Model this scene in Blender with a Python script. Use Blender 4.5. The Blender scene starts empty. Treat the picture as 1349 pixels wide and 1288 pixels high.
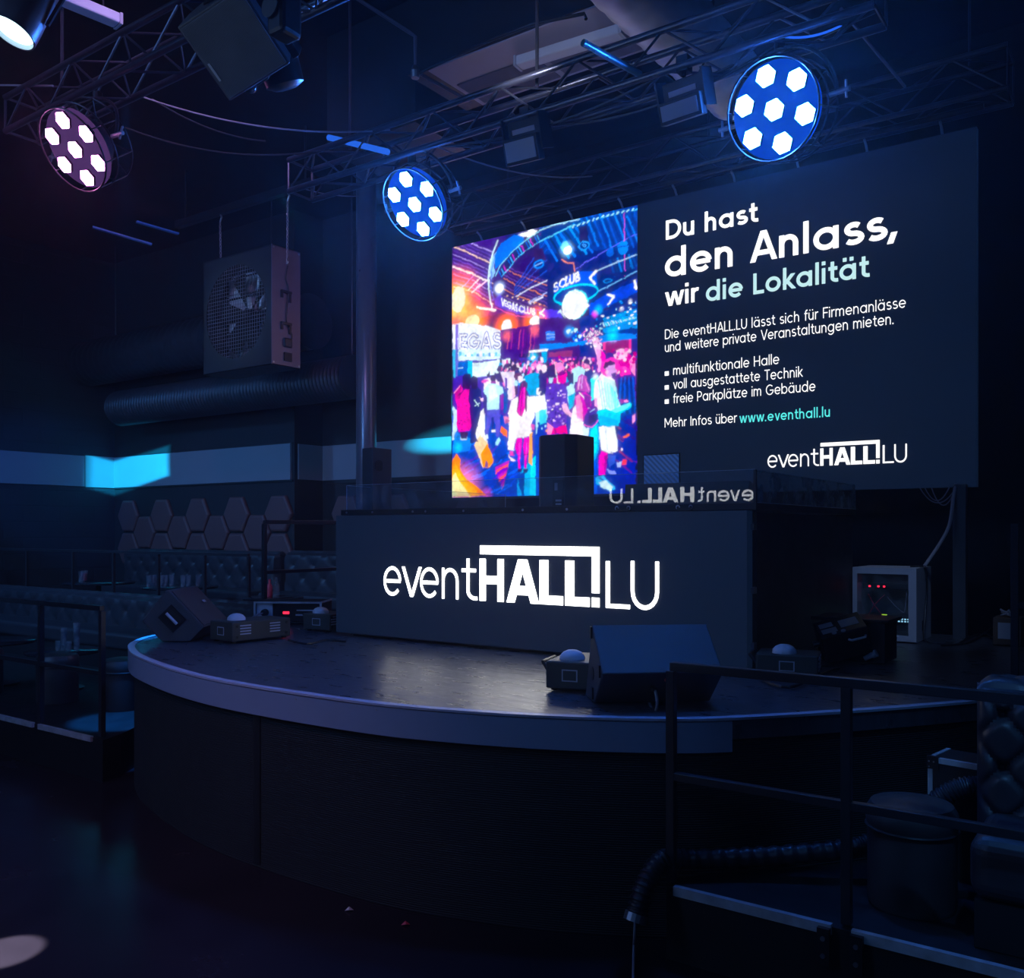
import bpy, math, random
import numpy as np
from mathutils import Vector, Matrix
SC = bpy.context.scene
COL = SC.collection
PI = math.pi
# ---------------------------------------------------------------- camera
FPX, CX, HOR, EYE = 1205.0, 674.5, 698.0, 1.95       # focal length and horizon in pixels of the 1349x1288 photo
YAW = math.radians(35.4176)
Rt = Vector((math.cos(YAW), math.sin(YAW), 0)); Fw = Vector((-math.sin(YAW), math.cos(YAW), 0))
CAM = Vector((0, 0, EYE))
cam = bpy.data.cameras.new('camera'); camo = bpy.data.objects.new('camera', cam); COL.objects.link(camo)
camo.location = CAM; camo.rotation_euler = (PI/2, 0, YAW)
cam.sensor_width = 36; cam.lens = 36*FPX/1349; cam.shift_y = (HOR-644)/1349
cam.clip_end = 200
SC.camera = camo
# ---------------------------------------------------------------- world, exposure, beams of the hall and added fill lamps
w = bpy.data.worlds.new('hall_dark'); SC.world = w; w.use_nodes = True
w.node_tree.nodes['Background'].inputs[0].default_value = (.10, .17, .60, 1)
w.node_tree.nodes['Background'].inputs[1].default_value = .018
hz = w.node_tree.nodes.new('ShaderNodeVolumeScatter'); hz.inputs['Color'].default_value = (.85, .9, 1, 1)      # thin stage haze
hz.inputs['Density'].default_value = .004; hz.inputs['Anisotropy'].default_value = .78
w.node_tree.links.new(hz.outputs[0], w.node_tree.nodes['World Output'].inputs['Volume'])
SC.view_settings.view_transform = 'Standard'; SC.view_settings.look = 'None'
SC.view_settings.exposure = 0; SC.view_settings.gamma = 1
def lamp(name, kind, loc, target, energy, color, **kw):
    l = bpy.data.lights.new(name, kind); l.energy = energy; l.color = color
    for k, v in kw.items(): setattr(l, k, v)
    o = bpy.data.objects.new(name, l); COL.objects.link(o); o.location = loc
    d = Vector(target)-Vector(loc); o.rotation_euler = d.to_track_quat('-Z', 'Y').to_euler()
    return o
def gobo(o, hx, hy, soft=.006, oval=False):
    """shutters of a profile lamp: half width and height of its beam as tangents"""
    l = o.data; l.use_nodes = True; nt = l.node_tree; N = nt.nodes; K = nt.links; e = N['Emission']
    tc = N.new('ShaderNodeTexCoord'); sp = N.new('ShaderNodeSeparateXYZ'); K.new(tc.outputs['Normal'], sp.inputs[0])
    def m(op, a, b=None):
        n = N.new('ShaderNodeMath'); n.operation = op
        for i, v in enumerate((a, b)):
            if v is None: continue
            if hasattr(v, 'is_output'): K.new(v, n.inputs[i])
            else: n.inputs[i].default_value = v
        return n.outputs[0]
    x = m('DIVIDE', m('ABSOLUTE', m('DIVIDE', sp.outputs[0], sp.outputs[2])), hx); y = m('DIVIDE', m('ABSOLUTE', m('DIVIDE', sp.outputs[1], sp.outputs[2])), hy)
    if oval: d = m('SQRT', m('ADD', m('MULTIPLY', x, x), m('MULTIPLY', y, y)))
    else: d = m('MAXIMUM', x, y)
    r = N.new('ShaderNodeMapRange'); r.inputs[1].default_value = 1-soft/hy; r.inputs[2].default_value = 1; r.inputs[3].default_value = 1; r.inputs[4].default_value = 0
    K.new(d, r.inputs[0]); K.new(r.outputs[0], e.inputs['Strength'])
lamp('hall_fill', 'AREA', (1.5, -3.5, 6.0), (-4, 5, 1), 42, (.13, .36, 1), size=2.5)  # unseen blue fill added behind the camera
lamp('hall_fill', 'AREA', (-7.5, -3.0, 6.0), (-8, 6, 1), 170, (.15, .36, 1), size=2.5)  # second unseen fill, added to light the left half
lamp('violet_wash_light', 'SPOT', (-4.2, 2.6, 6.3), (-10.5, 8.3, 2.9), 230, (.66, .42, 1), spot_size=1.0, spot_blend=.8, shadow_soft_size=.3)
lamp('blue_wall_fill', 'SPOT', (-7.0, -2.0, 3.1), (-10.6, 7.3, 3.2), 800, (.14, .42, 1), spot_size=.9, spot_blend=.9, shadow_soft_size=.3)  # unseen spot added to brighten the left wall and the fan
lamp('seating_fill', 'SPOT', (-13.5, 2.2, 5.6), (-12.0, 7.6, 1.2), 750, (.08, .34, 1), spot_size=1.2, spot_blend=.9, shadow_soft_size=.2)  # blue spot added out of view to lift the left seating
lamp('floor_fill', 'SPOT', (-2.0, -1.0, 6.2), (-4.8, 2.0, 0), 420, (.80, .50, .95), spot_size=.8, spot_blend=1, shadow_soft_size=.4)  # added violet fill, no visible source, brightens the floor at lower left
o = lamp('corner_beam', 'SPOT', (-9.5, 2.8, 4.9), (-14.24, 8.97, 2.955), 15000, (.01, .56, 1), spot_size=.34, spot_blend=.05, shadow_soft_size=.02); gobo(o, .108, .036, .006)
lamp('corner_halo', 'SPOT', (-9.6, 2.6, 4.9), (-14.88, 7.9, 2.72), 700, (.0, .16, 1), spot_size=.36, spot_blend=.7, shadow_soft_size=.06)
o = lamp('band_beam', 'SPOT', (-5.0, 4.2, 4.3), (-7.45, 9.52, 3.21), 9000, (.02, .66, 1), spot_size=.4, spot_blend=.1, shadow_soft_size=.02); gobo(o, .17, .036, .012, True)
lamp('edge_beam', 'SPOT', (-6.8, 4.2, 5.5), (-7.16, 4.42, .85), 3600, (.01, .24, 1), spot_size=.19, spot_blend=.45, shadow_soft_size=.03)
lamp('floor_beam', 'SPOT', (-3.6, -.5, 5.5), (-4.36, 2.08, 0), 12000, (.85, .85, 1), spot_size=.055, spot_blend=.25, shadow_soft_size=.02)
lamp('side_beam', 'SPOT', (.5, 1.5, 5.5), (-.5, 4.2, 1.1), 260, (.10, .38, 1), spot_size=.34, spot_blend=.9, shadow_soft_size=.1)
lamp('cabinet_fill', 'SPOT', (-.9, 4.6, 5.0), (-1.65, 8.0, 1.3), 150, (.30, .5, 1), spot_size=.32, spot_blend=.9, shadow_soft_size=.1)  # unseen spot added to brighten the network cabinet
lamp('speaker_fill', 'SPOT', (-5.8, -1.5, 2.5), (-3.68, 2.84, 4.3), 170, (.45, .68, 1), spot_size=.30, spot_blend=.9, shadow_soft_size=.2)  # added out of view to light the face of the tilted speaker
lamp('fan_fill', 'SPOT', (-7.5, -1.0, 2.6), (-9.05, 7.1, 4.55), 1000, (.34, .56, 1), spot_size=.17, spot_blend=.6, shadow_soft_size=.15)  # extra unseen spot aimed into the fan to show its shutter
lamp('batten_fill', 'SPOT', (-3.3, 4.5, 4.75), (-3.4, 6.2, 5.6), 16, (.72, .76, 1), spot_size=1.7, spot_blend=.8, shadow_soft_size=.05)  # unseen lamp added to lift the batten lamp and the duct
# ---------------------------------------------------------------- helpers: a pixel of the photo turned into a point of the place
def ray(px, py): return Fw + Rt*((px-CX)/FPX) + Vector((0, 0, (HOR-py)/FPX))
def ony(px, py, y): d = ray(px, py); return CAM + d*(y/d.y)
def onz(px, py, z): d = ray(px, py); return CAM + d*((z-EYE)/d.z)
def atd(px, py, dep): return CAM + ray(px, py)*dep
V = Vector
# ---------------------------------------------------------------- materials
def mat(name, color, rough=.5, metal=0., var=.25, scale=8., bump=0., bscale=60., emit=None, estr=0., coat=0., stretch=None, spec=.5):
    m = bpy.data.materials.new(name); m.use_nodes = True; nt = m.node_tree; N = nt.nodes; K = nt.links
    p = N['Principled BSDF']; p.inputs['Roughness'].default_value = rough; p.inputs['Metallic'].default_value = metal
    p.inputs['Coat Weight'].default_value = coat
    tc = N.new('ShaderNodeTexCoord'); mp = N.new('ShaderNodeMapping'); K.new(tc.outputs['Object'], mp.inputs[0])
    if stretch: mp.inputs['Scale'].default_value = stretch
    nz = N.new('ShaderNodeTexNoise'); nz.inputs['Scale'].default_value = scale; nz.inputs['Detail'].default_value = 6
    K.new(mp.outputs[0], nz.inputs['Vector'])
    cr = N.new('ShaderNodeMix'); cr.data_type = 'RGBA'
    a = [c*(1-var) for c in color]; b = [min(1, c*(1+var)) for c in color]
    cr.inputs[6].default_value = (*a, 1); cr.inputs[7].default_value = (*b, 1)
    K.new(nz.outputs[0], cr.inputs[0]); K.new(cr.outputs[2], p.inputs['Base Color'])
    mr = N.new('ShaderNodeMapRange'); mr.inputs[3].default_value = max(.02, rough-.1); mr.inputs[4].default_value = min(1, rough+.1)
    K.new(nz.outputs[0], mr.inputs[0]); K.new(mr.outputs[0], p.inputs['Roughness'])
    p.inputs['Specular IOR Level'].default_value = spec
    if bump:
        n2 = N.new('ShaderNodeTexNoise'); n2.inputs['Scale'].default_value = bscale; n2.inputs['Detail'].default_value = 4
        K.new(mp.outputs[0], n2.inputs['Vector'])
        bp = N.new('ShaderNodeBump'); bp.inputs['Strength'].default_value = bump; bp.inputs['Distance'].default_value = .01
        K.new(n2.outputs[0], bp.inputs['Height']); K.new(bp.outputs[0], p.inputs['Normal'])
    if emit:
        p.inputs['Emission Color'].default_value = (*emit, 1); p.inputs['Emission Strength'].default_value = estr
    return m
def ribmat(name, color, rough, scale, axis='Z', strength=.5):
    m = mat(name, color, rough); nt = m.node_tree; p = nt.nodes['Principled BSDF']
    tc = nt.nodes.new('ShaderNodeTexCoord'); wv = nt.nodes.new('ShaderNodeTexWave'); wv.bands_direction = axis
    wv.inputs['Scale'].default_value = scale; wv.inputs['Distortion'].default_value = .3
    nt.links.new(tc.outputs['Object'], wv.inputs['Vector'])
    b = nt.nodes.new('ShaderNodeBump'); b.inputs['Strength'].default_value = strength; b.inputs['Distance'].default_value = .008
    nt.links.new(wv.outputs[0], b.inputs['Height']); nt.links.new(b.outputs[0], p.inputs['Normal']); return m
def brickmat(name, color, rough):
    m = mat(name, color, rough, var=.3, scale=3); nt = m.node_tree; p = nt.nodes['Principled BSDF']
    tc = nt.nodes.new('ShaderNodeTexCoord'); mp = nt.nodes.new('ShaderNodeMapping'); mp.inputs['Rotation'].default_value = (PI/2, 0, PI/2)
    sep = nt.nodes.new('ShaderNodeSeparateXYZ'); com = nt.nodes.new('ShaderNodeCombineXYZ'); add = nt.nodes.new('ShaderNodeMath')
    nt.links.new(tc.outputs['Object'], sep.inputs[0]); nt.links.new(sep.outputs[0], add.inputs[0]); nt.links.new(sep.outputs[1], add.inputs[1])
    nt.links.new(add.outputs[0], com.inputs[0]); nt.links.new(sep.outputs[2], com.inputs[1])
    bk = nt.nodes.new('ShaderNodeTexBrick'); bk.inputs['Scale'].default_value = 1; bk.inputs['Brick Width'].default_value = .6
    bk.inputs['Row Height'].default_value = .26; bk.inputs['Mortar Size'].default_value = .012; bk.inputs['Mortar Smooth'].default_value = .3
    bk.inputs['Color1'].default_value = (1, 1, 1, 1); bk.inputs['Color2'].default_value = (.9, .9, .9, 1); bk.inputs['Mortar'].default_value = (0, 0, 0, 1)
    nt.links.new(com.outputs[0], bk.inputs['Vector'])
    b = nt.nodes.new('ShaderNodeBump'); b.inputs['Strength'].default_value = .7; b.inputs['Distance'].default_value = .012
    nt.links.new(bk.outputs[0], b.inputs['Height']); nt.links.new(b.outputs[0], p.inputs['Normal']); return m
def emis(name, color, s):
    m = bpy.data.materials.new(name); m.use_nodes = True; nt = m.node_tree
    nt.nodes.remove(nt.nodes['Principled BSDF']); e = nt.nodes.new('ShaderNodeEmission')
    e.inputs[0].default_value = (*color, 1); e.inputs[1].default_value = s
    nt.links.new(e.outputs[0], nt.nodes['Material Output'].inputs[0]); return m
def glassmat(name, tint, rough=.0, dirt=.06):
    m = bpy.data.materials.new(name); m.use_nodes = True; nt = m.node_tree; N = nt.nodes; K = nt.links
    N.remove(N['Principled BSDF'])
    t = N.new('ShaderNodeBsdfTransparent'); t.inputs[0].default_value = (*tint, 1)
    g = N.new('ShaderNodeBsdfGlossy'); g.inputs['Roughness'].default_value = rough
    d = N.new('ShaderNodeBsdfDiffuse'); d.inputs[0].default_value = (.5, .55, .6, 1)
    fr = N.new('ShaderNodeFresnel'); ge = N.new('ShaderNodeNewGeometry'); io = N.new('ShaderNodeMapRange')
    io.inputs[3].default_value = 1.5; io.inputs[4].default_value = 1/1.5; K.new(ge.outputs['Backfacing'], io.inputs[0]); K.new(io.outputs[0], fr.inputs[0])
    nz = N.new('ShaderNodeTexNoise'); nz.inputs['Scale'].default_value = 9; nz.inputs['Detail'].default_value = 8
    tc = N.new('ShaderNodeTexCoord'); K.new(tc.outputs['Object'], nz.inputs['Vector'])
    mr = N.new('ShaderNodeMapRange'); mr.inputs[1].default_value = .45; mr.inputs[2].default_value = .8; mr.inputs[3].default_value = dirt*.3; mr.inputs[4].default_value = dirt*2.2
    K.new(nz.outputs[0], mr.inputs[0])
    m1 = N.new('ShaderNodeMixShader'); m2 = N.new('ShaderNodeMixShader')
    K.new(mr.outputs[0], m1.inputs[0]); K.new(t.outputs[0], m1.inputs[1]); K.new(d.outputs[0], m1.inputs[2])
    K.new(fr.outputs[0], m2.inputs[0]); K.new(m1.outputs[0], m2.inputs[1]); K.new(g.outputs[0], m2.inputs[2])
    K.new(m2.outputs[0], N['Material Output'].inputs[0]); return m
M = dict(
    floor=mat('polished_dark_floor', (.020, .016, .022), .24, var=.4, scale=2.5, bump=.10, bscale=9),
    ceiling=mat('black_ceiling', (.012, .012, .016), .9), wall=mat('dark_wall', (.014, .015, .020), .8, bump=.15, bscale=25),
    brick=brickmat('dark_block_wall', (.026, .030, .040), .7), band=mat('pale_wall_band', (.22, .235, .27), .55, var=.06),
    deck=mat('worn_dark_deck', (.062, .068, .085), .30, spec=1., var=.5, scale=5, bump=.6, bscale=10, stretch=(1, 3, 1)),
    fascia=mat('grey_fascia', (.25, .32, .46), .38, var=.05), lip=mat('deck_edge', (.42, .46, .58), .35, var=.2, scale=20),
    skirt=ribmat('black_ribbed_skirt', (.013, .015, .018), .75, 28), platform=mat('black_platform', (.010, .0095, .012), .55, var=.5),
    black=mat('black_paint', (.014, .014, .017), .5), blackmetal=mat('black_metal', (.03, .032, .038), .35, .5),
    truss=mat('truss_metal', (.075, .075, .095), .32, .6), rail=mat('black_rail', (.034, .036, .046), .33, .3), steel=mat('brushed_steel', (.42, .43, .46), .35, .9), edge=mat('polished_glass_edge', (.5, .56, .66), .3), alu=mat('worn_aluminium', (.50, .52, .56), .42, .3, var=.5, scale=14),
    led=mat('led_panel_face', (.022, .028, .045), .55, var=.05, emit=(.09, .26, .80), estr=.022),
    leather=mat('dark_leather', (.034, .033, .042), .42, bump=.1, bscale=120), pouf=mat('pouf_leather', (.05, .045, .05), .42, bump=.1, bscale=120),
    hexpad=mat('mauve_padding', (.12, .056, .058), .6, var=.12), cab=mat('speaker_black', (.062, .066, .078), .55, bump=.2, bscale=220),
    grille=mat('speaker_grille', (.06, .065, .08), .5, .3), box=mat('olive_black_box', (.06, .06, .055), .5), white=mat('pale_plastic', (.62, .62, .68), .45, var=.1),
    pale=mat('pale_grey_metal', (.52, .53, .60), .45, var=.08), mauve=mat('galvanised_side', (.20, .17, .22), .45, .3, var=.12), cable=mat('black_cable', (.02, .02, .024), .45),
    palecable=mat('pale_cable', (.30, .29, .34), .5), duct=mat('spiral_duct', (.5, .5, .54), .42, .35), darkduct=mat('dark_duct', (.05, .052, .065), .45, .4),
    hose=mat('black_hose', (.022, .022, .03), .42), glass=glassmat('booth_glass', (.92, .95, .98), 0, .09), dusty=glassmat('dusty_glass', (.88, .94, .96), .0, .6),
    clear=glassmat('drinking_glass', (.86, .91, .97), .02, .22), tablegl=mat('black_table_top', (.02, .022, .03), .15), card=mat('brown_cardboard', (.16, .10, .07), .8),
    pipe=mat('column_paint', (.15, .17, .23), .32, .4, var=.1), lav=mat('lavender_panel', (.42, .38, .46), .5, var=.1), floodface=mat('flood_panel', (.40, .42, .50), .5, var=.05),
    txt=emis('led_white', (1, .985, .96), 4.5), scr=emis('screen_white', (1, .985, .97), 1.35), teal=emis('screen_teal', (.56, .86, .88), 1.0), cyan=emis('screen_cyan', (.10, .80, .78), 1.1),
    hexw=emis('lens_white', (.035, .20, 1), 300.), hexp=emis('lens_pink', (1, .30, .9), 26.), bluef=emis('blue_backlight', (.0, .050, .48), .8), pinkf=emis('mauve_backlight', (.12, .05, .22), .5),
    red=emis('red_indicator', (1, .02, .06), 2.), green=emis('green_indicator', (.5, .9, .05), .9), sky=emis('blue_indicator', (.35, .75, 1), 1.1),
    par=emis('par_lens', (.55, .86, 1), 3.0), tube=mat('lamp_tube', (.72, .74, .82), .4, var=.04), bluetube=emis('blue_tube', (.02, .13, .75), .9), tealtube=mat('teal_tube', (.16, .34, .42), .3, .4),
    redp=mat('red_plastic', (.55, .05, .09), .5), tab=emis('tablet_reflection', (.03, .08, .36), .5), sign=emis('sign_white', (1, 1, 1), 7.),
)
nt = M['tab'].node_tree; wv = nt.nodes.new('ShaderNodeTexWave'); wv.bands_direction = 'DIAGONAL'; wv.inputs['Scale'].default_value = 14; tc = nt.nodes.new('ShaderNodeTexCoord')  # striped reflection on the tablet face painted as dim blue emission
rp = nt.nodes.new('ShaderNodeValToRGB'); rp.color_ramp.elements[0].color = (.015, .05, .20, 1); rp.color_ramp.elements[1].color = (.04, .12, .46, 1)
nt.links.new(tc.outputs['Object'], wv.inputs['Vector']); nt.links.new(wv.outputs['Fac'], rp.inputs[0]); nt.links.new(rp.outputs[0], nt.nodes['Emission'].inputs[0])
# ---------------------------------------------------------------- mesh builder
OFF = {}
class MB:
    def __init__(s, M=None): s.v = []; s.f = []; s.M = M
    def add(s, vs, fs, M=None):
        k = len(s.v)
        for p in vs:
            p = V(p)
            if M is not None: p = M @ p
            if s.M is not None: p = s.M @ p
            s.v.append(p)
        s.f += [tuple(i+k for i in f) for f in fs]; return s
    def box(s, lo, hi, M=None):
        a, b, c = lo; d, e, f = hi
        return s.add([(a, b, c), (d, b, c), (d, e, c), (a, e, c), (a, b, f), (d, b, f), (d, e, f), (a, e, f)],
                     [(0, 3, 2, 1), (4, 5, 6, 7), (0, 1, 5, 4), (1, 2, 6, 5), (2, 3, 7, 6), (3, 0, 4, 7)], M)
    def cbox(s, c, d, M=None): return s.box([c[i]-d[i]/2 for i in range(3)], [c[i]+d[i]/2 for i in range(3)], M)
    def tube(s, pts, r, n=8, closed=False):
        pts = [V(p) for p in pts]; m = len(pts); rr = r if isinstance(r, (list, tuple)) else [r]*m
        vs = []; fs = []; up = None
        for i, p in enumerate(pts):
            if closed: t = pts[(i+1) % m]-pts[i-1]
            else: t = pts[min(i+1, m-1)]-pts[max(i-1, 0)]
            t = t.normalized() if t.length > 1e-9 else V((0, 0, 1))
            if up is None: up = t.orthogonal().normalized()
            up = (up-t*up.dot(t)); up = up.normalized() if up.length > 1e-6 else t.orthogonal().normalized()
            b = t.cross(up)
            for k in range(n):
                a = 2*PI*k/n; vs.append(p+(up*math.cos(a)+b*math.sin(a))*rr[i])
        for i in range(m if closed else m-1):
            j = (i+1) % m
            for k in range(n):
                fs.append((i*n+k, i*n+(k+1) % n, j*n+(k+1) % n, j*n+k))
        if not closed: fs += [tuple(range(n-1, -1, -1)), tuple(range((m-1)*n, m*n))]
        return s.add(vs, fs)
    def bar(s, a, b, w, h=None):
        a = V(a); b = V(b); h = h or w; t = (b-a).normalized()
        u = t.cross(V((0, 0, 1))); u = u.normalized() if u.length > 1e-4 else V((1, 0, 0)); n = u.cross(t)
        vs = [q+u*x*w/2+n*y*h/2 for q in (a, b) for x, y in ((-1, -1), (1, -1), (1, 1), (-1, 1))]
        return s.add(vs, [(0, 1, 2, 3), (7, 6, 5, 4), (0, 4, 5, 1), (1, 5, 6, 2), (2, 6, 7, 3), (3, 7, 4, 0)])
    def lathe(s, prof, c=(0, 0, 0), n=24, M=None):
        vs = []; fs = []; m = len(prof)
        for r, z in prof:
            for k in range(n): a = 2*PI*k/n; vs.append((c[0]+r*math.cos(a), c[1]+r*math.sin(a), c[2]+z))
        for i in range(m-1):
            for k in range(n): fs.append((i*n+k, i*n+(k+1) % n, (i+1)*n+(k+1) % n, (i+1)*n+k))
        fs += [tuple(range(n-1, -1, -1)), tuple(range((m-1)*n, m*n))]
        return s.add(vs, fs, M)
    def prism(s, poly, o, ux, uy, ext):
        o = V(o); ux = V(ux); uy = V(uy); ext = V(ext); n = len(poly)
        vs = [o+ux*x+uy*y for x, y in poly]+[o+ux*x+uy*y+ext for x, y in poly]
        return s.add(vs, [tuple(range(n-1, -1, -1)), tuple(range(n, 2*n))]+[(i, (i+1) % n, n+(i+1) % n, n+i) for i in range(n)])
    def sheet(s, A, B):                     # a strip between two polylines
        n = len(A); return s.add(list(A)+list(B), [(i, i+1, n+i+1, n+i) for i in range(n-1)])
def link(name, mb, m, parent=None, smooth=False, bevel=0, kind=None, label=None, seg=2):
    me = bpy.data.meshes.new(name); off = OFF.get(parent.name, V((0, 0, 0))) if parent else V((0, 0, 0))
    me.from_pydata([p-off for p in mb.v], [], mb.f); me.validate(); 
    import bmesh
    bm = bmesh.new(); bm.from_mesh(me); bmesh.ops.recalc_face_normals(bm, faces=bm.faces)
    if smooth:
        for f in bm.faces: f.smooth = True
    bm.to_mesh(me); bm.free()
    me.materials.append(M[m] if isinstance(m, str) else m)
    o = bpy.data.objects.new(name, me); COL.objects.link(o)
    if parent: o.parent = parent
    OFF[o.name] = off.copy()
    if smooth:
        try:
            me.set_sharp_from_angle(angle=math.radians(40))
        except Exception: pass
    if bevel:
        b = o.modifiers.new('edge', 'BEVEL'); b.width = bevel; b.segments = seg; b.limit_method = 'ANGLE'
    if kind: o['kind'] = kind
    if label: o['label'] = label
    return o
def thing(name, loc, label, cat, group=None):
    o = bpy.data.objects.new(name, None); COL.objects.link(o); o.location = loc; o.empty_display_size = .1
    OFF[o.name] = V(loc); o['label'] = label; o['category'] = cat
    if group: o['group'] = group
    return o
def tag(o, label, cat, group=None, kind=None):
    o['label'] = label; o['category'] = cat
    if group: o['group'] = group
    if kind: o['kind'] = kind
    return o
def single(name, mb, m, label, cat, group=None, **kw):
    """a thing that is one mesh: its origin moved to the middle of its footprint"""
    lo = [min(p[i] for p in mb.v) for i in range(3)]; hi = [max(p[i] for p in mb.v) for i in range(3)]
    c = V(((lo[0]+hi[0])/2, (lo[1]+hi[1])/2, lo[2])); mb.v = [p-c for p in mb.v]
    o = link(name, mb, m, **kw); o.location = c; return tag(o, label, cat, group)
def smooth_line(pts, k=6, closed=False):
    pts = [V(p) for p in pts]; out = []; n = len(pts)
    for i in range(n-1):
        p0 = pts[max(i-1, 0)]; p1 = pts[i]; p2 = pts[i+1]; p3 = pts[min(i+2, n-1)]
        for j in range(k):
            t = j/k; out.append(.5*((2*p1)+(p2-p0)*t+(2*p0-5*p1+4*p2-p3)*t*t+(3*p1-p0-3*p2+p3)*t**3))
    out.append(pts[-1]); return out
def frame(o, x, y, z):
    """matrix with columns x, y, z at o"""
    m = Matrix.Identity(4)
    for i, c in enumerate((V(x), V(y), V(z), V(o))):
        for j in range(3): m[j][i] = c[j]
    return m
# ---------------------------------------------------------------- stroke lettering: geometric sans, built as ribbons of even thickness
def ell(cx, cy, rx, ry, a0, a1, n=18):
    n = max(4, int(n*abs(a1-a0)/360)+2)
    return [(cx+rx*math.cos(math.radians(a0+(a1-a0)*i/n)), cy+ry*math.sin(math.radians(a0+(a1-a0)*i/n))) for i in range(n+1)]
XH, CAP, ASC, DSC = .5, .7, .72, -.2
def glyph(c, t):
    """strokes and advance of one letter, stem thickness t, cap height .7"""
    h = t/2; R = .265; w = 2*R; sx = R-h; sy = XH/2-h; cy = XH/2; S = []; st = lambda *p: S.append(list(p))
    bowl = lambda: S.append(ell(R, cy, sx, sy, 0, 360, 30))
    base = {'ä': 'a', 'ü': 'u', 'ö': 'o'}.get(c)
    if base:
        S, adv = glyph(base, t); k = .11; m = (adv-.06)/2; d = max(h*1.05, .035)
        for x in (m-k, m+k): S = S+[[(x-d, .655), (x+d, .655, 2*d)]]
        return S, adv
    if c == ' ': return [], .28
    if c in 'aou' or c in 'dbpgec':
        if c == 'o': bowl(); return S, w+.06
        if c == 'a': bowl(); st((w-h, 0), (w-h, XH)); return S, w+.09
        if c == 'd': bowl(); st((w-h, 0), (w-h, ASC)); return S, w+.09
        if c == 'b': bowl(); st((h, 0), (h, ASC)); return S, w+.06
        if c == 'p': bowl(); st((h, DSC), (h, XH)); return S, w+.06
        if c == 'g': bowl(); S.append([(w-h, XH), (w-h, 0)]+ell(R, 0, sx, .2-h, 0, -150)); return S, w+.09
        if c == 'e': S.append(ell(R, cy, sx, sy, 2, 318, 30)); st((h, cy), (w-h*.6, cy)); return S, w+.06
        if c == 'c': S.append(ell(R, cy, sx, sy, 45, 315, 30)); return S, w+.02
        r = .21-h; S.append([(h, XH), (h, .21)]+ell(.21, .21, r, r, 180, 360)+[(.42-h, XH)]); st((.42-h, 0), (.42-h, XH)); return S, .42+.09
    if c in 'nhr':
        r = .21-h; st((h, 0), (h, ASC if c == 'h' else XH))
        if c == 'r': S.append(ell(.22, XH-.21, .22-h, .21-h, 175, 75)); return S, .30
        S.append([(h, XH-.21)]+ell(.21, XH-.21, r, r, 180, 0)+[(.42-h, 0)]); return S, .42+.09
    if c == 'm':
        q = .19; r = q-h; st((h, 0), (h, XH))
        for k in (0, 1): o = k*(2*q-t); S.append([(o+h, XH-q)]+ell(o+q, XH-q, r, r, 180, 0)+[(o+2*q-h, 0)])
        return S, 4*q-t+.09
    if c == 't': S.append([(.13, .66), (.13, .15)]+ell(.13+.15-h*0, .15, .15, .15-h, 180, 285)); st((0, XH-h), (.29, XH-h)); return S, .34
    if c == 'f': S.append([(.11, 0), (.11, .56)]+ell(.11+.15, .56, .15, .16-h, 180, 85)); st((0, XH-h), (.28, XH-h)); return S, .32
    if c in 'il':
        st((h, 0), (h, ASC if c == 'l' else XH))
        if c == 'i': d = max(h*1.05, .035); S.append([(h-d, .655), (h+d, .655, 2*d)])
        return S, t+.08
    if c == 'k': st((h, 0), (h, ASC)); st((h, .17), (.38-h*.6, XH)); st((.14, .27), (.41-h*.6, 0)); return S, .44
    if c == 's':
        r = (XH/2-h)/2; S.append(ell(.2, XH-h-r, .17-h*.6, r, 40, 270)[:-1]+ell(.2, h+r, .19-h*.6, r, 90, -145)); return S, .44
    if c == 'v': q = .22; e = t*.52; st((e, XH), (q-h*.1, 0)); st((q+h*.1, 0), (2*q-e, XH)); return S, .46
    if c == 'w':
        e = t*.52; a, b = .2, .5
        st((e, XH), (a-h*.1, 0)); st((a+h*.1, 0), (.35-h*.1, XH)); st((.35+h*.1, XH), (b-h*.1, 0)); st((b+h*.1, 0), (.70-e, XH)); return S, .72
    if c == 'z': st((0, XH-h), (.36-h, XH-h), (h, h), (.38, h)); return S, .44
    if c == '.': d = max(h*1.1, .04); S.append([(0, d), (2*d, d, 2*d)]); return S, 2*d+.08
    if c == ',': d = max(h*1.1, .04); S.append([(d*1.3, 2*d), (.0, -.11)]); return S, 2*d+.08
    H = CAP
    if c in 'DPBG' or c in 'CSU':
        if c == 'D': S.append([(h, h), (.24, h)]+ell(.24, H/2, .36-h, H/2-h, -90, 90)+[(h, H-h), (h, h), (.1, h)]); return S, .66
        if c == 'P': r = .21-h; S.append([(h, 0), (h, H-h), (.24, H-h)]+ell(.24, H-.21, .23-h, r, 90, -90)+[(h, H-.42+h)]); return S, .53
        if c == 'B': S.append([(h, h), (h, H-h), (.24, H-h)]+ell(.24, H-.18, .19-h, .18-h, 90, -90)+[(h, H-.36+h)]); S.append([(h, H/2), (.26, H/2)]+ell(.26, .18, .22-h, .18-h, 90, -90)+[(h, h)]); return S, .54
        if c == 'C': S.append(ell(.36, H/2, .36-h, H/2-h, 45, 315, 30)); return S, .66
        if c == 'G': S.append(ell(.36, H/2, .36-h, H/2-h, 45, 350, 30)); st((.38, H/2-.03), (.72-h*.5, H/2-.03)); return S, .77
        if c == 'S': r = (H/2-h)/2; S.append(ell(.26, H-h-r, .22-h, r, 40, 270)[:-1]+ell(.26, h+r, .25-h, r, 90, -145)); return S, .56
        r = .26-h; S.append([(h, H), (h, .26)]+ell(.26, .26, r, r, 180, 360)+[(.52-h, H)]); return S, .60
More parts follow.
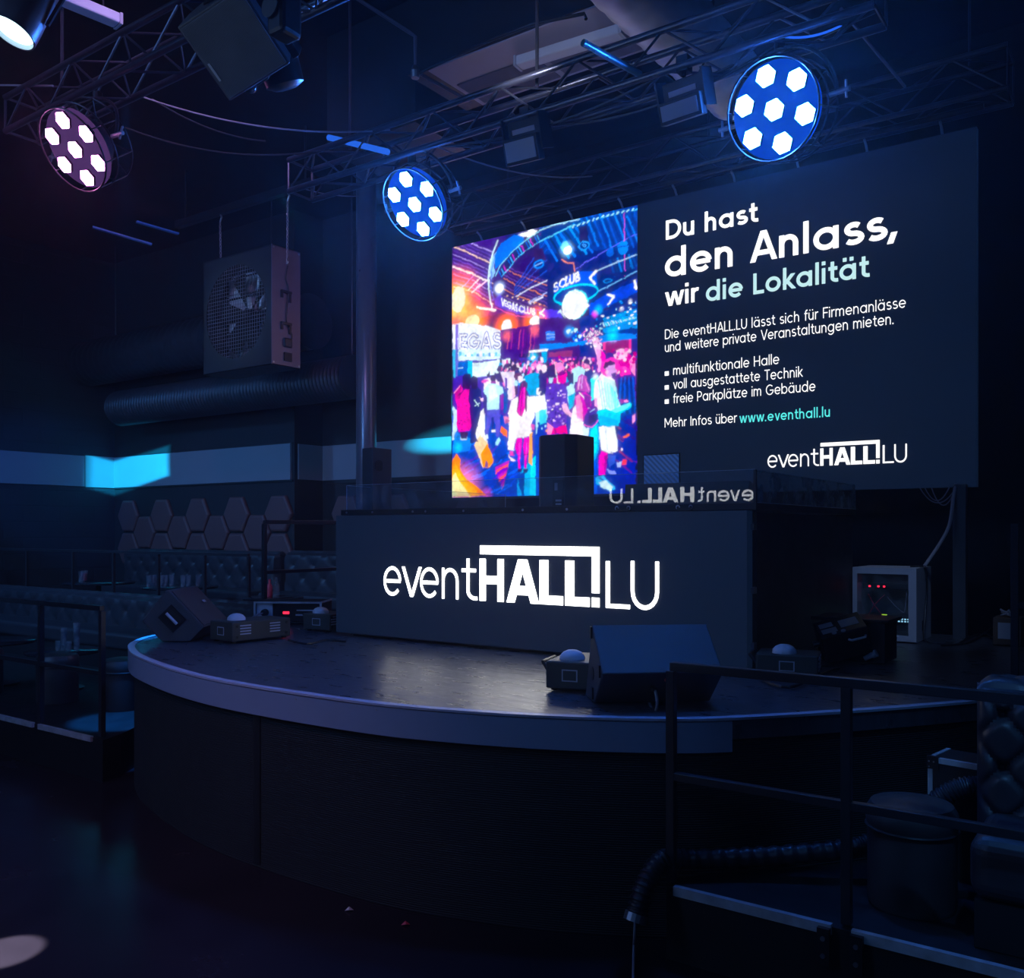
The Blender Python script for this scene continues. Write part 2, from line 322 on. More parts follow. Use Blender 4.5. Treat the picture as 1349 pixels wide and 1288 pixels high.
    if c == 'A': e = t*.54; st((e, 0), (.31-h*.15, H)); st((.31+h*.15, H), (.62-e, 0)); st((.16, .2), (.46, .2)); return S, .64
    if c == 'L': st((h, H), (h, h), (.38, h)); return S, .42
    if c == 'H': st((h, 0), (h, H)); st((.54-h, 0), (.54-h, H)); st((h, H/2), (.54-h, H/2)); return S, .62
    if c == 'U': return glyph('U', t)
    if c == 'F': st((h, 0), (h, H-h), (.42, H-h)); st((h, H/2), (.38, H/2)); return S, .46
    if c == 'E': st((.42, h), (h, h), (h, H-h), (.42, H-h)); st((h, H/2), (.38, H/2)); return S, .48
    if c == 'T': st((0, H-h), (.5, H-h)); st((.25, 0), (.25, H)); return S, .53
    if c == 'V': e = t*.54; st((e, H), (.31-h*.1, 0)); st((.31+h*.1, 0), (.62-e, H)); return S, .63
    if c == 'M': st((h, 0), (h, H)); st((.74-h, 0), (.74-h, H)); st((t*.6, H), (.37, .18)); st((.37, .18), (.74-t*.6, H)); return S, .83
    if c == 'I': st((h, 0), (h, H)); return S, t+.09
    raise ValueError(c)
def strokes(txt, t, track=0):
    x = 0; out = []
    for c in txt:
        S, adv = glyph(c, t)
        for s in S: out.append([(p[0]+x,)+tuple(p[1:]) for p in s])
        x += adv+track
    return out, x-.06-track
def ribbon(pts, t):
    """left and right sides of a stroke, mitred at its corners; a third number on a point sets its own thickness"""
    if len(pts[-1]) > 2: t = pts[-1][2]
    P = [(p[0], p[1]) for p in pts]; P = [p for i, p in enumerate(P) if i == 0 or math.dist(p, P[i-1]) > 1e-6]
    n = len(P); cl = math.dist(P[0], P[-1]) < 1e-6; L = []; Rr = []
    for i in range(n):
        a = P[i-1] if i else (P[-2] if cl else None); b = P[i+1] if i < n-1 else (P[1] if cl else None)
        ds = []
        if a: l = math.dist(a, P[i]); ds.append(((P[i][0]-a[0])/l, (P[i][1]-a[1])/l))
        if b: l = math.dist(b, P[i]); ds.append(((b[0]-P[i][0])/l, (b[1]-P[i][1])/l))
        nx = sum(-d[1] for d in ds); ny = sum(d[0] for d in ds); l = math.hypot(nx, ny) or 1; nx /= l; ny /= l
        k = max(.45, abs(-ds[0][1]*nx+ds[0][0]*ny)); k = t/2/k
        L.append((P[i][0]+nx*k, P[i][1]+ny*k)); Rr.append((P[i][0]-nx*k, P[i][1]-ny*k))
    if n <= 3 and not cl:                   # ends of straight slanting strokes are cut level
        for i, j in ((0, 1), (n-1, n-2)):
            dx, dy = P[i][0]-P[j][0], P[i][1]-P[j][1]
            if abs(dy) > .5*math.hypot(dx, dy) and abs(dx) > 1e-6:
                for Q in (L, Rr): Q[i] = (Q[i][0]+(P[i][1]-Q[i][1])*dx/dy, P[i][1])
    return L, Rr
def lettering(mb, txt, t, o, ux, uz, un, width, cap, depth=.004, track=0):
    """txt written from o along ux to the given width, capitals cap high, standing depth proud along un"""
    S, w = strokes(txt, t, track); sx = width/w; sz = cap/CAP; o = V(o); ux = V(ux); uz = V(uz); un = V(un)
    for i, s in enumerate(S):
        L, R = ribbon(s, t); q = lambda p, d: o+ux*(p[0]*sx)+uz*(p[1]*sz)+un*(d+i % 5*.00015)
        n = len(L); A = [q(p, depth) for p in L]; B = [q(p, depth) for p in R]; A2 = [q(p, 0) for p in L]; B2 = [q(p, 0) for p in R]
        mb.add(A+B+A2+B2, [(i, i+1, n+i+1, n+i) for i in range(n-1)]+[(i, i+1, 2*n+i+1, 2*n+i) for i in range(n-1)]
               + [(n+i, n+i+1, 3*n+i+1, 3*n+i) for i in range(n-1)]+[(0, n, 3*n, 2*n), (n-1, 2*n-1, 4*n-1, 3*n-1)])
    return mb
def logo(mb, o, ux, uz, un, width, depth=.004):
    """the hall's logo: thin event, heavy HALL under a bar that turns down into an exclamation mark, thin LU"""
    k = width/2.489; o = V(o); ux = V(ux)
    U = lambda s, t, x0, x1, cap: lettering(mb, s, t, o+ux*(x0*k), ux, uz, un, (x1-x0)*k, cap*k, depth)
    U('e', .056, 0, .189, .335); U('v', .056, .2, .389, .335); U('e', .056, .395, .583, .335); U('n', .056, .62, .793, .335)
    U('t', .056, .816, .947, .335)
    U('H', .135, .989, 1.221, .318); U('A', .145, 1.239, 1.51, .318); U('L', .14, 1.534, 1.722, .318); U('L', .14, 1.751, 1.94, .318)
    U('L', .062, 2.081, 2.256, .32); U('U', .062, 2.274, 2.489, .325)
    q = lambda x0, z0, x1, z1: mb.prism([(x0*k, z0*k), (x1*k, z0*k), (x1*k, z1*k), (x0*k, z1*k)], o, ux, uz, V(un)*depth)
    q(.993, .352, 2.029, .417); q(1.969, .097, 2.029, .352); q(1.969, 0, 2.029, .065)
    return mb
def tuft(mb, o, ux, uz, un, w, h, dep, nx, nz, edge=.06, res=7):
    """buttoned upholstery: a padded panel quilted in diamonds"""
    o, ux, uz, un = V(o), V(ux), V(uz), V(un); a = nx*res; b = nz*res; vs = []; fs = []
    for j in range(b+1):
        for i in range(a+1):
            u = i/a; v = j/b; p = (u*nx+v*nz)/2; q = (u*nx-v*nz)/2
            dp = abs(p-round(p)); dq = abs(q-round(q)); m = min(dp, dq)
            hgt = 1-.75*math.exp(-(dp*dp+dq*dq)/.022)-.30*math.exp(-(m/.085)**2)
            e = min(1, min(u*w, (1-u)*w, v*h, (1-v)*h)/edge); e = math.sqrt(max(0, 1-(1-e)**2))
            vs.append(o+ux*(u*w)+uz*(v*h)+un*(dep*e*(.40+.60*max(0, hgt))))
    for j in range(b):
        for i in range(a): k = j*(a+1)+i; fs.append((k, k+1, k+a+2, k+a+1))
    return mb.add(vs, fs)
PICTURE = """
P 180a55 -6.9,-71.3 295.9,-7.5 295.9,194.6 -6.9,162.9
P 3a1c78 1.6,-9.5 89.1,-17.2 106.6,103.8 1.6,105.8
P 2a1464 81.3,46.4 158.5,19.3 158.5,120.2 91.1,101.7
P 0a3f9a 146.7,-6 295.9,1.6 295.9,61.6 209.5,67.4 146.7,35.6
P 081f70 146.7,35.6 238.6,45.7 295.9,48.7 295.9,124.4 146.7,109.4
L b9a7e8 1.7 2.7,-17.5 22.6,-6.5 71.4,19.2
L 6a55b8 1 2.7,-11.9 23.8,-0.7 71.4,24.7
L 8d6fd0 1 2.7,-6.3 25.1,5.1 71.4,30.1
L ffd9c0 1.7 2.7,-0.8 26.3,10.8 71.4,35.5
L 5940a0 1 2.7,4.8 27.6,16.6 71.4,40.9
L b9a7e8 1 2.7,10.4 28.8,22.3 71.4,46.3
L 6a55b8 1.7 2.7,16 30.1,28.1 71.4,51.8
L 8d6fd0 1 2.7,21.6 31.3,33.8 71.4,57.2
L ffd9c0 1 2.7,27.2 32.5,39.5 71.4,62.6
L 5940a0 1.7 2.7,32.8 33.8,45.2 71.4,68
L b9a7e8 1 2.7,38.4 35,51 71.4,73.5
L 6a55b8 1 2.7,44 36.2,56.7 71.4,78.9
L 8d6fd0 1.7 2.7,49.6 37.5,62.4 71.4,84.3
L ffd9c0 1 2.7,55.2 38.7,68 71.4,89.7
L 5940a0 1 2.7,60.8 39.9,73.7 71.4,95.1
L 7a55b0 0.9 89.1,38.2 106.6,49 158.5,72.8
L ff9a50 0.9 89.1,42.9 106.6,53.7 158.5,77.4
L 5a3a98 0.9 89.1,47.7 106.6,58.4 158.5,82
L 7a55b0 0.9 89.1,52.4 106.6,63.1 158.5,86.6
L ff9a50 0.9 89.1,57.1 106.6,67.8 158.5,91.2
L 5a3a98 0.9 89.1,61.9 106.6,72.5 158.5,95.7
L 7a55b0 0.9 89.1,66.6 106.6,77.2 158.5,100.3
L ff9a50 0.9 89.1,71.4 106.6,81.9 158.5,104.9
L 5a3a98 0.9 89.1,76.1 106.6,86.6 158.5,109.5
L 7a55b0 0.9 89.1,80.9 106.6,91.3 158.5,114.1
L 0d1a70 1.3 106.6,83.5 158.5,65.2
L 3c5fd0 1.3 106.6,81.9 158.5,58.3
L 0d1a70 1.3 106.6,80.3 158.5,51.4
L 3c5fd0 1.3 106.6,78.8 158.5,44.5
L 0d1a70 1.3 106.6,77.2 158.5,37.6
L 3c5fd0 1.3 106.6,75.6 158.5,30.7
L 0d1a70 1.3 106.6,74 158.5,23.9
L 3c5fd0 1.3 106.6,72.5 158.5,17
L ffe6f0 1.6 28.8,63.8 49.3,50.8
L ffd0ea 2.4 35,68 63.4,54.6
L c08cf0 1.6 18.4,58.9 41.2,43
L fff0f5 2.2 2.7,27.7 30.9,40.5 61.4,55.9
L dfe8ff 1.6 108.5,85.3 133.2,76.6 158.5,71.3
L b9c8ff 1.4 129.4,94.6 158.5,86.6
L e8e8ff 2.4 131.3,96.4 151.7,91.7
L 0f62c8 2.4 206,-7.9 225,35.9
L 0a2c80 2.4 211.2,-5.6 230.2,37.9
L 1b86e8 2.4 216.4,-3.4 235.3,39.8
L 06307c 2.4 221.6,-1.2 240.3,41.8
L 0f62c8 2.4 226.8,1 245.4,43.7
L 0a2c80 2.4 231.9,-2.7 250.4,45.6
L 1b86e8 2.4 237,-0.5 255.4,47.5
L 06307c 2.4 242,1.7 260.4,49.4
L 0f62c8 2.4 247.1,3.9 265.3,51.3
L 0a2c80 2.4 252.1,6 270.2,44.5
L 1b86e8 2.4 257.1,2.4 275.1,46.4
L 06307c 2.4 262,4.5 280,48.3
L 0f62c8 2.4 266.9,6.7 284.8,50.2
L 0a2c80 2.4 271.9,8.8 289.6,52
L 1b86e8 2.4 276.7,11 294.4,53.9
L 06307c 2.4 281.6,7.3 299.2,55.7
L 0f62c8 2.4 286.4,9.4 304,57.6
L 0a2c80 2.4 291.2,11.5 308.7,59.4
L 1c7ff0 3 150.4,10.1 174.1,47.9
L 051a5a 3 158.7,9.4 183.1,47.6
L 2f9df8 3 166.9,8.6 192,47.4
L 1c7ff0 3 175,7.9 200.8,47.1
L 051a5a 3 183.1,7.1 209.5,46.8
L 2f9df8 3 191.1,6.4 218.2,46.5
L 1c7ff0 3 199,5.7 226.8,46.3
L 0b49a0 3 252.1,61.2 258.7,81.3
L 093070 3 257.4,60.8 263.7,80
L 1a78d0 3 262.7,60.4 268.6,78.8
L 0b49a0 3 267.9,60 273.5,77.6
L 093070 3 273.2,59.6 278.4,76.4
L 1a78d0 3 278.4,59.2 283.2,75.2
L 0b49a0 3 283.5,58.8 288,74
L 093070 3 288.7,58.5 292.8,72.8
L 1a78d0 3 293.8,58.1 297.6,71.6
L 7a7af8 1.2 202.5,63.3 238.6,50.1 288.8,34.6
L bfe4ff 1.4 231.9,71.1 255.4,66.2 288.8,60.3
L e06ad0 0.9 272.7,5.5 272.7,83.5
L 09206a 4 206,72.8 245.4,79.1 288.8,80.4
L 8fd0ff 1.2 225,99.5 255.4,90.9 288.8,80.4
L 0a1650 2.5 225,104 289.6,83.4
P 2a1050 136.9,27.7 151.7,27.2 157.3,45.1 140.6,46.8
D 3f8cf0 146.2 47.8 8.9 5.8
D 0f2a88 146.2 47.8 6.3 3.7
L a9d4ff 1.2 139.7,49 151.7,46.4
P 1a1050 206.9,11.7 218.2,10.9 221.6,32.3 208.6,32.9
D 5aa9ff 214.7 36.3 8.3 5.9
D 0c2a86 214.7 36.3 6.2 4.3
D 6fb8ff 215.1 36.3 3.1 2.1
D 0c2a86 215.1 36.3 1.5 1.1
D 1d6fd8 252.1 51 5 5.3
D 2f8cf0 270.5 48.5 7.4 8.7
L 0a2c80 1.2 263.7,47.2 278.4,45.6
D 3f97e8 247.9 85.7 6.7 2.6
D 0a2470 247.9 85.7 4.7 1.6
D 7fd0ff 185.8 31.8 5.6 6.8
D ffffff 190.2 37.9 6.4 5.1
G 9fe0ff 189.3 36.2 13.6 0.8
L ff9a78 1.3 181.3,47.6 190.2,53.7 199,55.2 200.8,66
P 2f78e8 75.4,42.2 73.4,24.4 83.3,10.2 106.6,1.9 121.9,3.2 121.9,15.7 98.9,27.2 83.3,37.2
P 9fd0ff 64.4,43.6 69.4,26.9 77.3,18.7 72.4,38.5 75.4,47 67.4,56.9
P ffffff 112.3,3 133.2,-0.1 144.4,3.6 133.2,10 121.9,8.6
P 101a60 79.3,46.1 98.9,28.8 121.9,17.2 140.6,9.8 158.5,4.7 158.5,13.1 136.9,19.9 114.3,31.5 95,45.5 85.2,53.4
L 9fe8ff 1.4 75.4,51.8 83.3,38.8 98.9,26.4 121.9,14.1 140.6,6.7 158.5,2.4
L 7fd0ff 1.4 85.2,54.1 98.9,44.5 114.3,31.5 136.9,21.5 158.5,15.4
L 2f6fe0 1.6 81.3,46.4 86.2,55.1
L 5fb8ff 1.6 85,43.1 89.9,51.8
L d050d0 1.6 88.8,39.9 93.6,48.6
L 0a1250 1.6 92.5,36.7 97.3,45.4
L 2f6fe0 1.6 96.2,33.6 101,42.3
L 5fb8ff 1.6 99.9,30.7 104.7,39.4
L d050d0 1.6 103.6,27.9 108.4,36.6
L 0a1250 1.6 107.2,25.3 112,34
L 2f6fe0 1.6 110.9,22.9 115.7,31.5
L 5fb8ff 1.6 114.5,20.6 119.3,29.3
L d050d0 1.6 118.2,18.6 122.9,27.2
L 0a1250 1.6 121.8,16.8 126.5,25.4
L 2f6fe0 1.6 125.4,15.1 130.1,23.8
L 5fb8ff 1.6 129,13.7 133.7,22.3
L d050d0 1.6 132.5,12.5 137.2,21.1
L 0a1250 1.6 136.1,11.5 140.8,20.1
L 2f6fe0 1.6 139.7,10.6 144.3,19.2
L 5fb8ff 1.6 143.2,9.9 147.8,18.4
L d050d0 1.6 146.7,9.3 151.4,17.8
L 0a1250 1.6 150.3,8.8 154.9,17.3
L 2f6fe0 1.6 153.8,8.3 158.3,16.8
L 5fb8ff 1.6 157.3,7.9 161.8,16.4
P 0f2a80 146.7,1.7 183.1,-0.4 200.8,7.5 168.7,13.5 146.7,18.6
L bff4ff 1.5 146.7,4 170.5,0.9 207.8,1.4
L 7fe0ff 1.6 146.7,18.6 170.5,13.1 193.7,8.4 221.6,6.4 255.4,5 275.1,3.9 289.3,6
L bff4ff 1.6 197.3,9.9 200.1,8.2
L 1a4ab0 1.6 201,9.6 203.8,7.9
L bff4ff 1.6 204.6,9.2 207.4,7.5
L 1a4ab0 1.6 208.3,8.8 211.1,7.1
L bff4ff 1.6 211.9,8.5 214.7,6.8
L 1a4ab0 1.6 215.6,8.1 218.3,6.4
L bff4ff 1.6 219.2,7.7 222,6
L 1a4ab0 1.6 222.8,7.4 225.6,5.7
L bff4ff 1.6 226.4,7 229.1,5.3
L 1a4ab0 1.6 230,6.6 232.7,5
L bff4ff 1.6 233.6,6.3 236.3,4.6
L 1a4ab0 1.6 237.1,5.9 239.8,4.3
L bff4ff 1.6 240.7,5.6 243.4,3.9
L 1a4ab0 1.6 244.2,5.2 246.9,3.6
L bff4ff 1.6 247.7,5.2 250.4,3.6
L 1a4ab0 1.6 251.2,5.2 253.9,3.6
L bff4ff 1.6 254.7,5.2 257.4,3.6
L 1a4ab0 1.6 258.2,5.2 260.9,3.6
L bff4ff 1.6 261.7,5.2 264.3,3.6
L 1a4ab0 1.6 265.1,5.2 267.8,3.6
L bff4ff 1.6 268.6,5.2 271.2,3.5
L 1a4ab0 1.6 272,5.2 274.6,3.5
L bff4ff 1.6 275.4,5.2 278,3.5
L 1a4ab0 1.6 278.8,5.2 281.4,3.5
L bff4ff 1.6 282.2,5.2 284.8,3.5
L 1a4ab0 1.6 285.6,5.2 288.2,3.5
L dff6ff 2.6 79.3,4.7 71.4,19.2 65.4,37.4 63.4,53 64.4,69.2 67.4,87.2 69.4,95.5
L 5a7ae8 1.4 75.4,23.1 68.4,44.3 67.4,66.5 72.4,83.2
P 5a48c8 72.4,81.6 83.3,78.4 91.1,85.9 114.3,98.7 142.5,107.3 142.5,116.5 114.3,108.8 91.1,100.1 75.4,91.6
P 5a4ad8 146.7,107.1 177.7,112.2 183.1,123.5 146.7,117.1
T ffffff 1.7 VEGAS 85.2 92.6 112.3 105 9.1
T ffffff 1.7 CLUB 114.6 106.2 140.3 113.5 8.7
L ffffff 2.6 154.5,108.2 147.1,111.3 154,116.5
L ff70c0 1 75.4,94.4 95,104.6 118.1,112.5 157.3,119.3
D ffd9b0 95 81.7 1.5 1
D 402060 99.4 83.3 1.6 1
D ffd9b0 103.9 84.9 1.5 1
D 402060 108.3 86.5 1.6 1
D ffd9b0 112.7 88.1 1.6 1
D 402060 117.1 89.7 1.5 0.9
D ffd9b0 121.5 91.3 1.5 0.9
D 402060 125.8 92.8 1.5 1
D ffd9b0 130.2 94.4 1.5 0.9
D 402060 134.5 95.9 1.5 1
D ffd9b0 138.8 97.5 1.5 0.9
D 402060 143.1 99 1.4 1
D ffd9b0 147.3 100.6 1.5 0.9
D 402060 151.6 102.1 1.4 0.9
G b8d8ff 81.7 69.4 12.7 1.3
D ffffff 81.7 69.4 7.4 6.4
L ffffff 3 43.2,90.2 75.4,97.9
G ff7000 7.9 73.8 54.1 2.2
G ff8a10 37.1 107.2 32.4 1.8
G ff7000 94 124.2 26.8 2.4
G ff7000 139.7 122.3 25.5 2.4
G ffb040 7.9 77 32.9 1.4
G ff5a10 55.4 96.8 32.1 0.5
D fff6d8 11.1 74.2 12.5 18.1
D fff0c0 36 107.9 12.3 8.9
D ffffff 94 122.6 8.5 9.5
D ffffff 139.7 121.6 8.5 7.4
P 4a1a80 83.3,126 158.5,126.3 158.5,161.5 83.3,162.1
L 9a3a90 1.6 85.2,129.4 81.3,160.7
L 3a1a70 1.6 91.5,129.6 87.6,161.4
L c05a80 1.6 97.7,129.7 93.8,162
L 9a3a90 1.6 103.9,129.9 100,162.7
L 3a1a70 1.6 110,130 106.2,163.4
L c05a80 1.6 116.2,130.2 112.3,164.1
L 9a3a90 1.6 122.2,130.3 118.4,164.8
L 3a1a70 1.6 128.3,130.4 124.5,165.4
L c05a80 1.6 134.3,130.6 130.5,166.1
L 9a3a90 1.6 140.3,130.7 136.5,166.7
L 3a1a70 1.6 146.2,130.9 142.5,167.4
L c05a80 1.6 152.1,131 148.4,168.1
G ff7a20 94 135.2 11.1 0.8
G ff7a20 139.7 133.1 12.4 0.9
P f0f6ff 1.6,107.4 14.2,107.4 59.4,116.6 83.3,126 83.3,162.1 1.6,153.2
P 7a68d0 6.3,108 11.3,108.7 10,154.1 5.4,153.6
T 3c4aa8 5 EGAS 12.6 145.2 85.6 151.9 22.9
T ffffff 2.4 EGAS 12.6 145.2 85.6 151.9 22.9
P dff4ff 1.6,142.6 83.3,151.9 83.3,171 1.6,162.4
P 6fc8e8 12.1,147.1 16.8,147.3 16.8,154.1 12.1,153.6
P b0e8ff 17.4,149.8 22,150 22,154.7 17.4,154.2
P 4a90d0 22.6,152.5 27.2,152.7 27.2,155.3 22.6,154.8
P fff0ff 27.8,150.3 32.3,150.5 32.3,155.8 27.8,155.3
P 6fc8e8 32.9,153 37.5,153.2 37.5,156.4 32.9,155.9
P b0e8ff 38.1,150.8 42.6,151 42.6,157 38.1,156.5
P 4a90d0 43.2,153.5 47.7,153.7 47.7,157.5 43.2,157
P fff0ff 48.3,151.3 52.7,151.5 52.7,158.1 48.3,157.6
P 6fc8e8 53.4,154 57.8,154.2 57.8,158.6 53.4,158.2
P b0e8ff 58.4,156.6 62.8,156.8 62.8,159.2 58.4,158.7
P 4a90d0 63.4,154.5 67.8,154.6 67.8,159.7 63.4,159.3
P fff0ff 68.4,157.1 72.8,157.3 72.8,160.3 68.4,159.8
P 6fc8e8 73.4,154.9 77.7,155.1 77.7,160.8 73.4,160.4
P b0e8ff 78.3,157.6 82.7,157.7 82.7,161.4 78.3,160.9
P 4632a8 1.6,159.1 158.5,169.7 158.5,258.4 1.6,248
P 5a2a98 146.7,159.2 288,175.4 288,261.3 146.7,251.5
P 0a2a88 206,126.6 295.9,115.8 295.9,185.4 206,175.6
P 3a1870 146.7,118.6 207.8,126.8 207.8,175.8 146.7,169.1
P 2a8ad8 242,131.4 288.8,124.8 288.8,149.1 242,149
D ffffff 237.7 111.3 1.5 0.6
D 0a1a60 223 126.3 2 1.5
D 0a1a60 236.7 127.7 2 1.6
D bff0ff 239.4 143.6 2.1 1.5
D 0a1a60 275.1 120 1.2 1.6
D 0a1a60 285.5 145.9 0.8 1.3
D 3fc8ff 266.7 130.6 1.1 0.9
D 1f7ae0 284.5 144.7 2 0.5
D 0a1a60 241.5 134.8 2.1 1.1
D ffffff 249.7 131.8 1.4 0.9
D bff0ff 239.3 138 0.8 1.3
D ffffff 240.7 128.2 1.9 0.7
D 3fc8ff 266.9 114.1 1.7 1.1
D 1f7ae0 234.2 123.5 1.2 1.2
D bff0ff 281.9 117.5 1.8 0.9
D bff0ff 260.8 143.3 1.2 0.7
D 08206a 252.7 111.1 0.8 1.7
D 0a1a60 241.1 133.6 0.7 0.9
D ffffff 285.9 143.3 2 1.5
D 1f7ae0 267.3 114.6 0.9 1
D 3fc8ff 230.9 121 1.3 0.6
D 0a1a60 224.7 111.9 2.4 1.3
D 3fc8ff 251.4 117.2 0.8 0.6
D 3fc8ff 271 134.6 1.7 1.2
D bff0ff 260.9 122.8 0.8 1.2
D 3fc8ff 273.4 127.9 1.4 0.8
D ffffff 249.4 110.4 1.4 1.4
D 3fc8ff 250.6 117.4 0.7 0.9
D 3fc8ff 238.1 115.3 1.4 0.9
D 0a1a60 243.7 142.1 1.6 1.8
D 08206a 248.9 143.2 2.1 1.4
D ffffff 224.4 120.3 1 1.6
D 0a1a60 281.6 148.3 1.1 1.1
D ffffff 281.6 125.5 1.5 1.3
D ffffff 267.7 121.8 2.2 0.6
D 08206a 286.2 150.3 0.9 1
D 0a1a60 263.3 140 1.8 0.6
D 1f7ae0 233 131 1.5 1
D 3fc8ff 248.1 139.2 2.2 0.6
D ffffff 280.1 117.8 2 1.2
D 08206a 280.2 121.1 1.7 1.5
D 1f7ae0 259.5 140.1 1.4 0.7
D 1f7ae0 268.3 116 2.1 1.3
D 1f7ae0 231.1 120.3 2.2 0.9
D 1f7ae0 245.2 111.2 1.4 0.9
D ffffff 286.5 128.9 2.1 1.1
D 0a1a60 226.9 140.9 1.6 1.1
D bff0ff 278.9 142.4 1.6 1.6
D ffffff 264.4 146.3 1.4 1.5
D 3fc8ff 233 140.1 1.9 1
D bff0ff 279 123 1.8 0.6
D ffffff 242.8 128.8 2 1.3
D ffffff 257.1 129.9 2.1 1
D 08206a 272.9 149.5 0.7 0.6
D ffffff 282.1 134.1 1.9 1.2
D ffffff 284 133 1.6 1.1
D 0a1a60 231.2 135.9 2.4 1
D 08206a 251 132.2 2 0.8
D 1f7ae0 281.7 127.6 2 1.4
D 08206a 280.5 116.4 2.2 0.8
D 0a1a60 265.6 123.7 2.1 1.3
D bff0ff 257 138.7 2 1.5
D 1f7ae0 285 120.1 2.3 1.4
D bff0ff 287.6 117.5 0.9 1.1
D 08206a 280.7 121.9 1.2 1.6
D ffffff 249.1 131.7 1.9 1
D 08206a 237.3 119.7 1.6 1.2
D 0a1a60 275.3 131.8 1.1 1
D 1f7ae0 222.5 112.2 1.5 1.2
D ffffff 276.8 128.2 1.7 0.7
P 1d4fd0 221.6,110.9 245.4,102.6 288.8,91.9 288.8,106.2 245.4,118.7 221.6,125.7
L ffffff 2.8 248.7,103.1 257.4,106.5 250.4,114.3
L ffffff 3 286.1,91.4 288.4,100.4
G 30c0ff 235.3 119.5 8.8 1
G ff60d0 230.2 124.7 6.6 0.9
G ffffff 268.6 123.4 4.3 0.8
G ffffff 280 115.6 4.4 0.8
L dffaff 1.4 242,137.3 244,141.9
L 8fe8ff 1.4 245,137.2 247.1,141.6
L dffaff 1.4 248.1,137.2 250.1,141.3
L 8fe8ff 1.4 251.1,137.2 253.1,140.9
L dffaff 1.4 254.1,137.1 256.1,140.6
L 8fe8ff 1.4 257.1,137.1 259,140.2
L dffaff 1.4 260,137 262,139.9
L 8fe8ff 1.4 263,137 265,139.6
L dffaff 1.4 266,136.9 267.9,139.2
L 8fe8ff 1.4 268.9,136.9 270.9,138.9
L dffaff 1.4 271.9,136.9 273.8,138.6
L 8fe8ff 1.4 274.8,136.8 276.7,138.2
L dffaff 1.4 277.7,136.8 279.7,137.9
L 8fe8ff 1.4 280.6,136.7 282.6,137.6
L dffaff 1.4 283.5,136.7 285.5,137.2
L 8fe8ff 1.4 286.4,136.7 288.4,136.9
P ff5aa0 242,159.3 281.6,158.3 281.6,175.5 242,171
P 8a2a70 245.4,162.6 278.4,160.8 278.4,178.1 245.4,174.3
P 2f8af0 146.7,152.5 206,156.5 252.1,151.7 288,156.2 288,161.9 206,161 146.7,161.7
G 30d0ff 255.4 152.9 13.1 0.9
G 40b0ff 192 141.3 10.5 0.9
D dff8ff 192 141 3.9 2.4
P 4a80e8 156.9,137.6 170.5,138.6 170.5,150 157.8,149.2
L a8c8ff 1 157.8,141.5 170.5,142.4
L a8c8ff 1 157.8,144.9 170.5,145.9
D 2a4ad0 204.3 150.3 8.7 6
D c8f4ff 202.8 154 2.1 1.8
D 3fa8f0 204.9 143.5 1.1 1
D 3fa8f0 203.2 148.7 1.8 1.5
D 0a1860 207.3 141.1 1.4 1.3
D 3fa8f0 198.2 138.3 1.7 1.5
D 0a1860 205.9 147.5 2.6 2.2
D 3fa8f0 196.6 141.4 2.3 1.9
D c8f4ff 196.8 142.6 1.3 1.1
D c8f4ff 208.7 149.4 2 1.8
D 0a1860 206.2 150.6 2.1 1.8
D c8f4ff 208.7 150.7 1.9 1.6
D 0a1860 196.4 151.9 1.3 1.1
D 3fa8f0 198.6 151.5 1.8 1.6
D c8f4ff 201.7 140.7 2.4 2.1
P 8a3a70 161.4,164.9 197.3,165.9 197.3,174.6 161.4,170.7
P 3a1a80 83.3,151.9 114.3,155.5 114.3,169.5 100.8,171.2 83.3,161.4
G 40e0ff 136.9 168.1 10.8 1
D ffffff 136.9 168.6 3.7 2.1
L ffffff 3 131.3,160.5 158.5,161.3
P 18a8e0 149.9,162.6 158.5,162.8 158.5,177.4 151.7,178.2
P 1a5ae0 168.7,82 183.1,72.1 207.8,67.1 231.9,71.1 234.4,90.6 221.6,84.2 200.8,83.9 179.5,89.7 170.5,102.1
T ffffff 2.4 CLUB 177.3 85.2 208.6 79.2 11.9
T ffffff 2 S 168.3 88.8 175.9 86.9 12.2
L ffffff 3.2 231.5,71 223.3,77.8 230.2,86.3
P 0a2a90 234.4,95 233.3,97.9 230.2,100.6 225.2,103 218.6,104.9 210.9,106.1 202.5,106.7 194.1,106.4 186.2,105.4 179.4,103.8 174.1,101.5 170.7,98.8 169.6,95.8 170.7,92.9 174.1,90.1 179.4,87.7 186.2,85.8 194.1,84.6 202.5,84.2 210.9,84.5 218.6,85.6 225.2,87.3 230.2,89.6 233.3,92.2 234.4,95
L 3fd8ff 2.6 234.4,95 233.3,97.9 230.2,100.6 225.2,103 218.6,104.9 210.9,106.1 202.5,106.7 194.1,106.4 186.2,105.4 179.4,103.8 174.1,101.5 170.7,98.8 169.6,95.8 170.7,92.9 174.1,90.1 179.4,87.7 186.2,85.8 194.1,84.6 202.5,84.2 210.9,84.5 218.6,85.6 225.2,87.3 230.2,89.6 233.3,92.2 234.4,95
D 5fe8ff 201.1 108.3 19.5 19.1
D ffffff 200.1 108.7 18.4 18.3
D f4f8ff 199 107.7 15.7 15.7
P dff4ff 179.5,110.9 187.5,124.1 178.6,115.3 174.1,115.5
P ffffff 217.3,108.8 223,112.6 215.6,117.5
P e8fbff 36,165.2 99.8,166.7 100.4,186.1 75.4,185.2 36,185.4
P 0a58b8 1.6,160.7 27.8,161.9 27.8,179.8 1.6,181.3
P 2fb8e0 27.8,161.9 36,161.9 36,185.4 27.8,184.6
L ddffff 1.2 11.1,169.9 19.5,170
P 5ac0e8 1.6,142.6 6.3,143.1 5.8,182.5 1.6,182.1
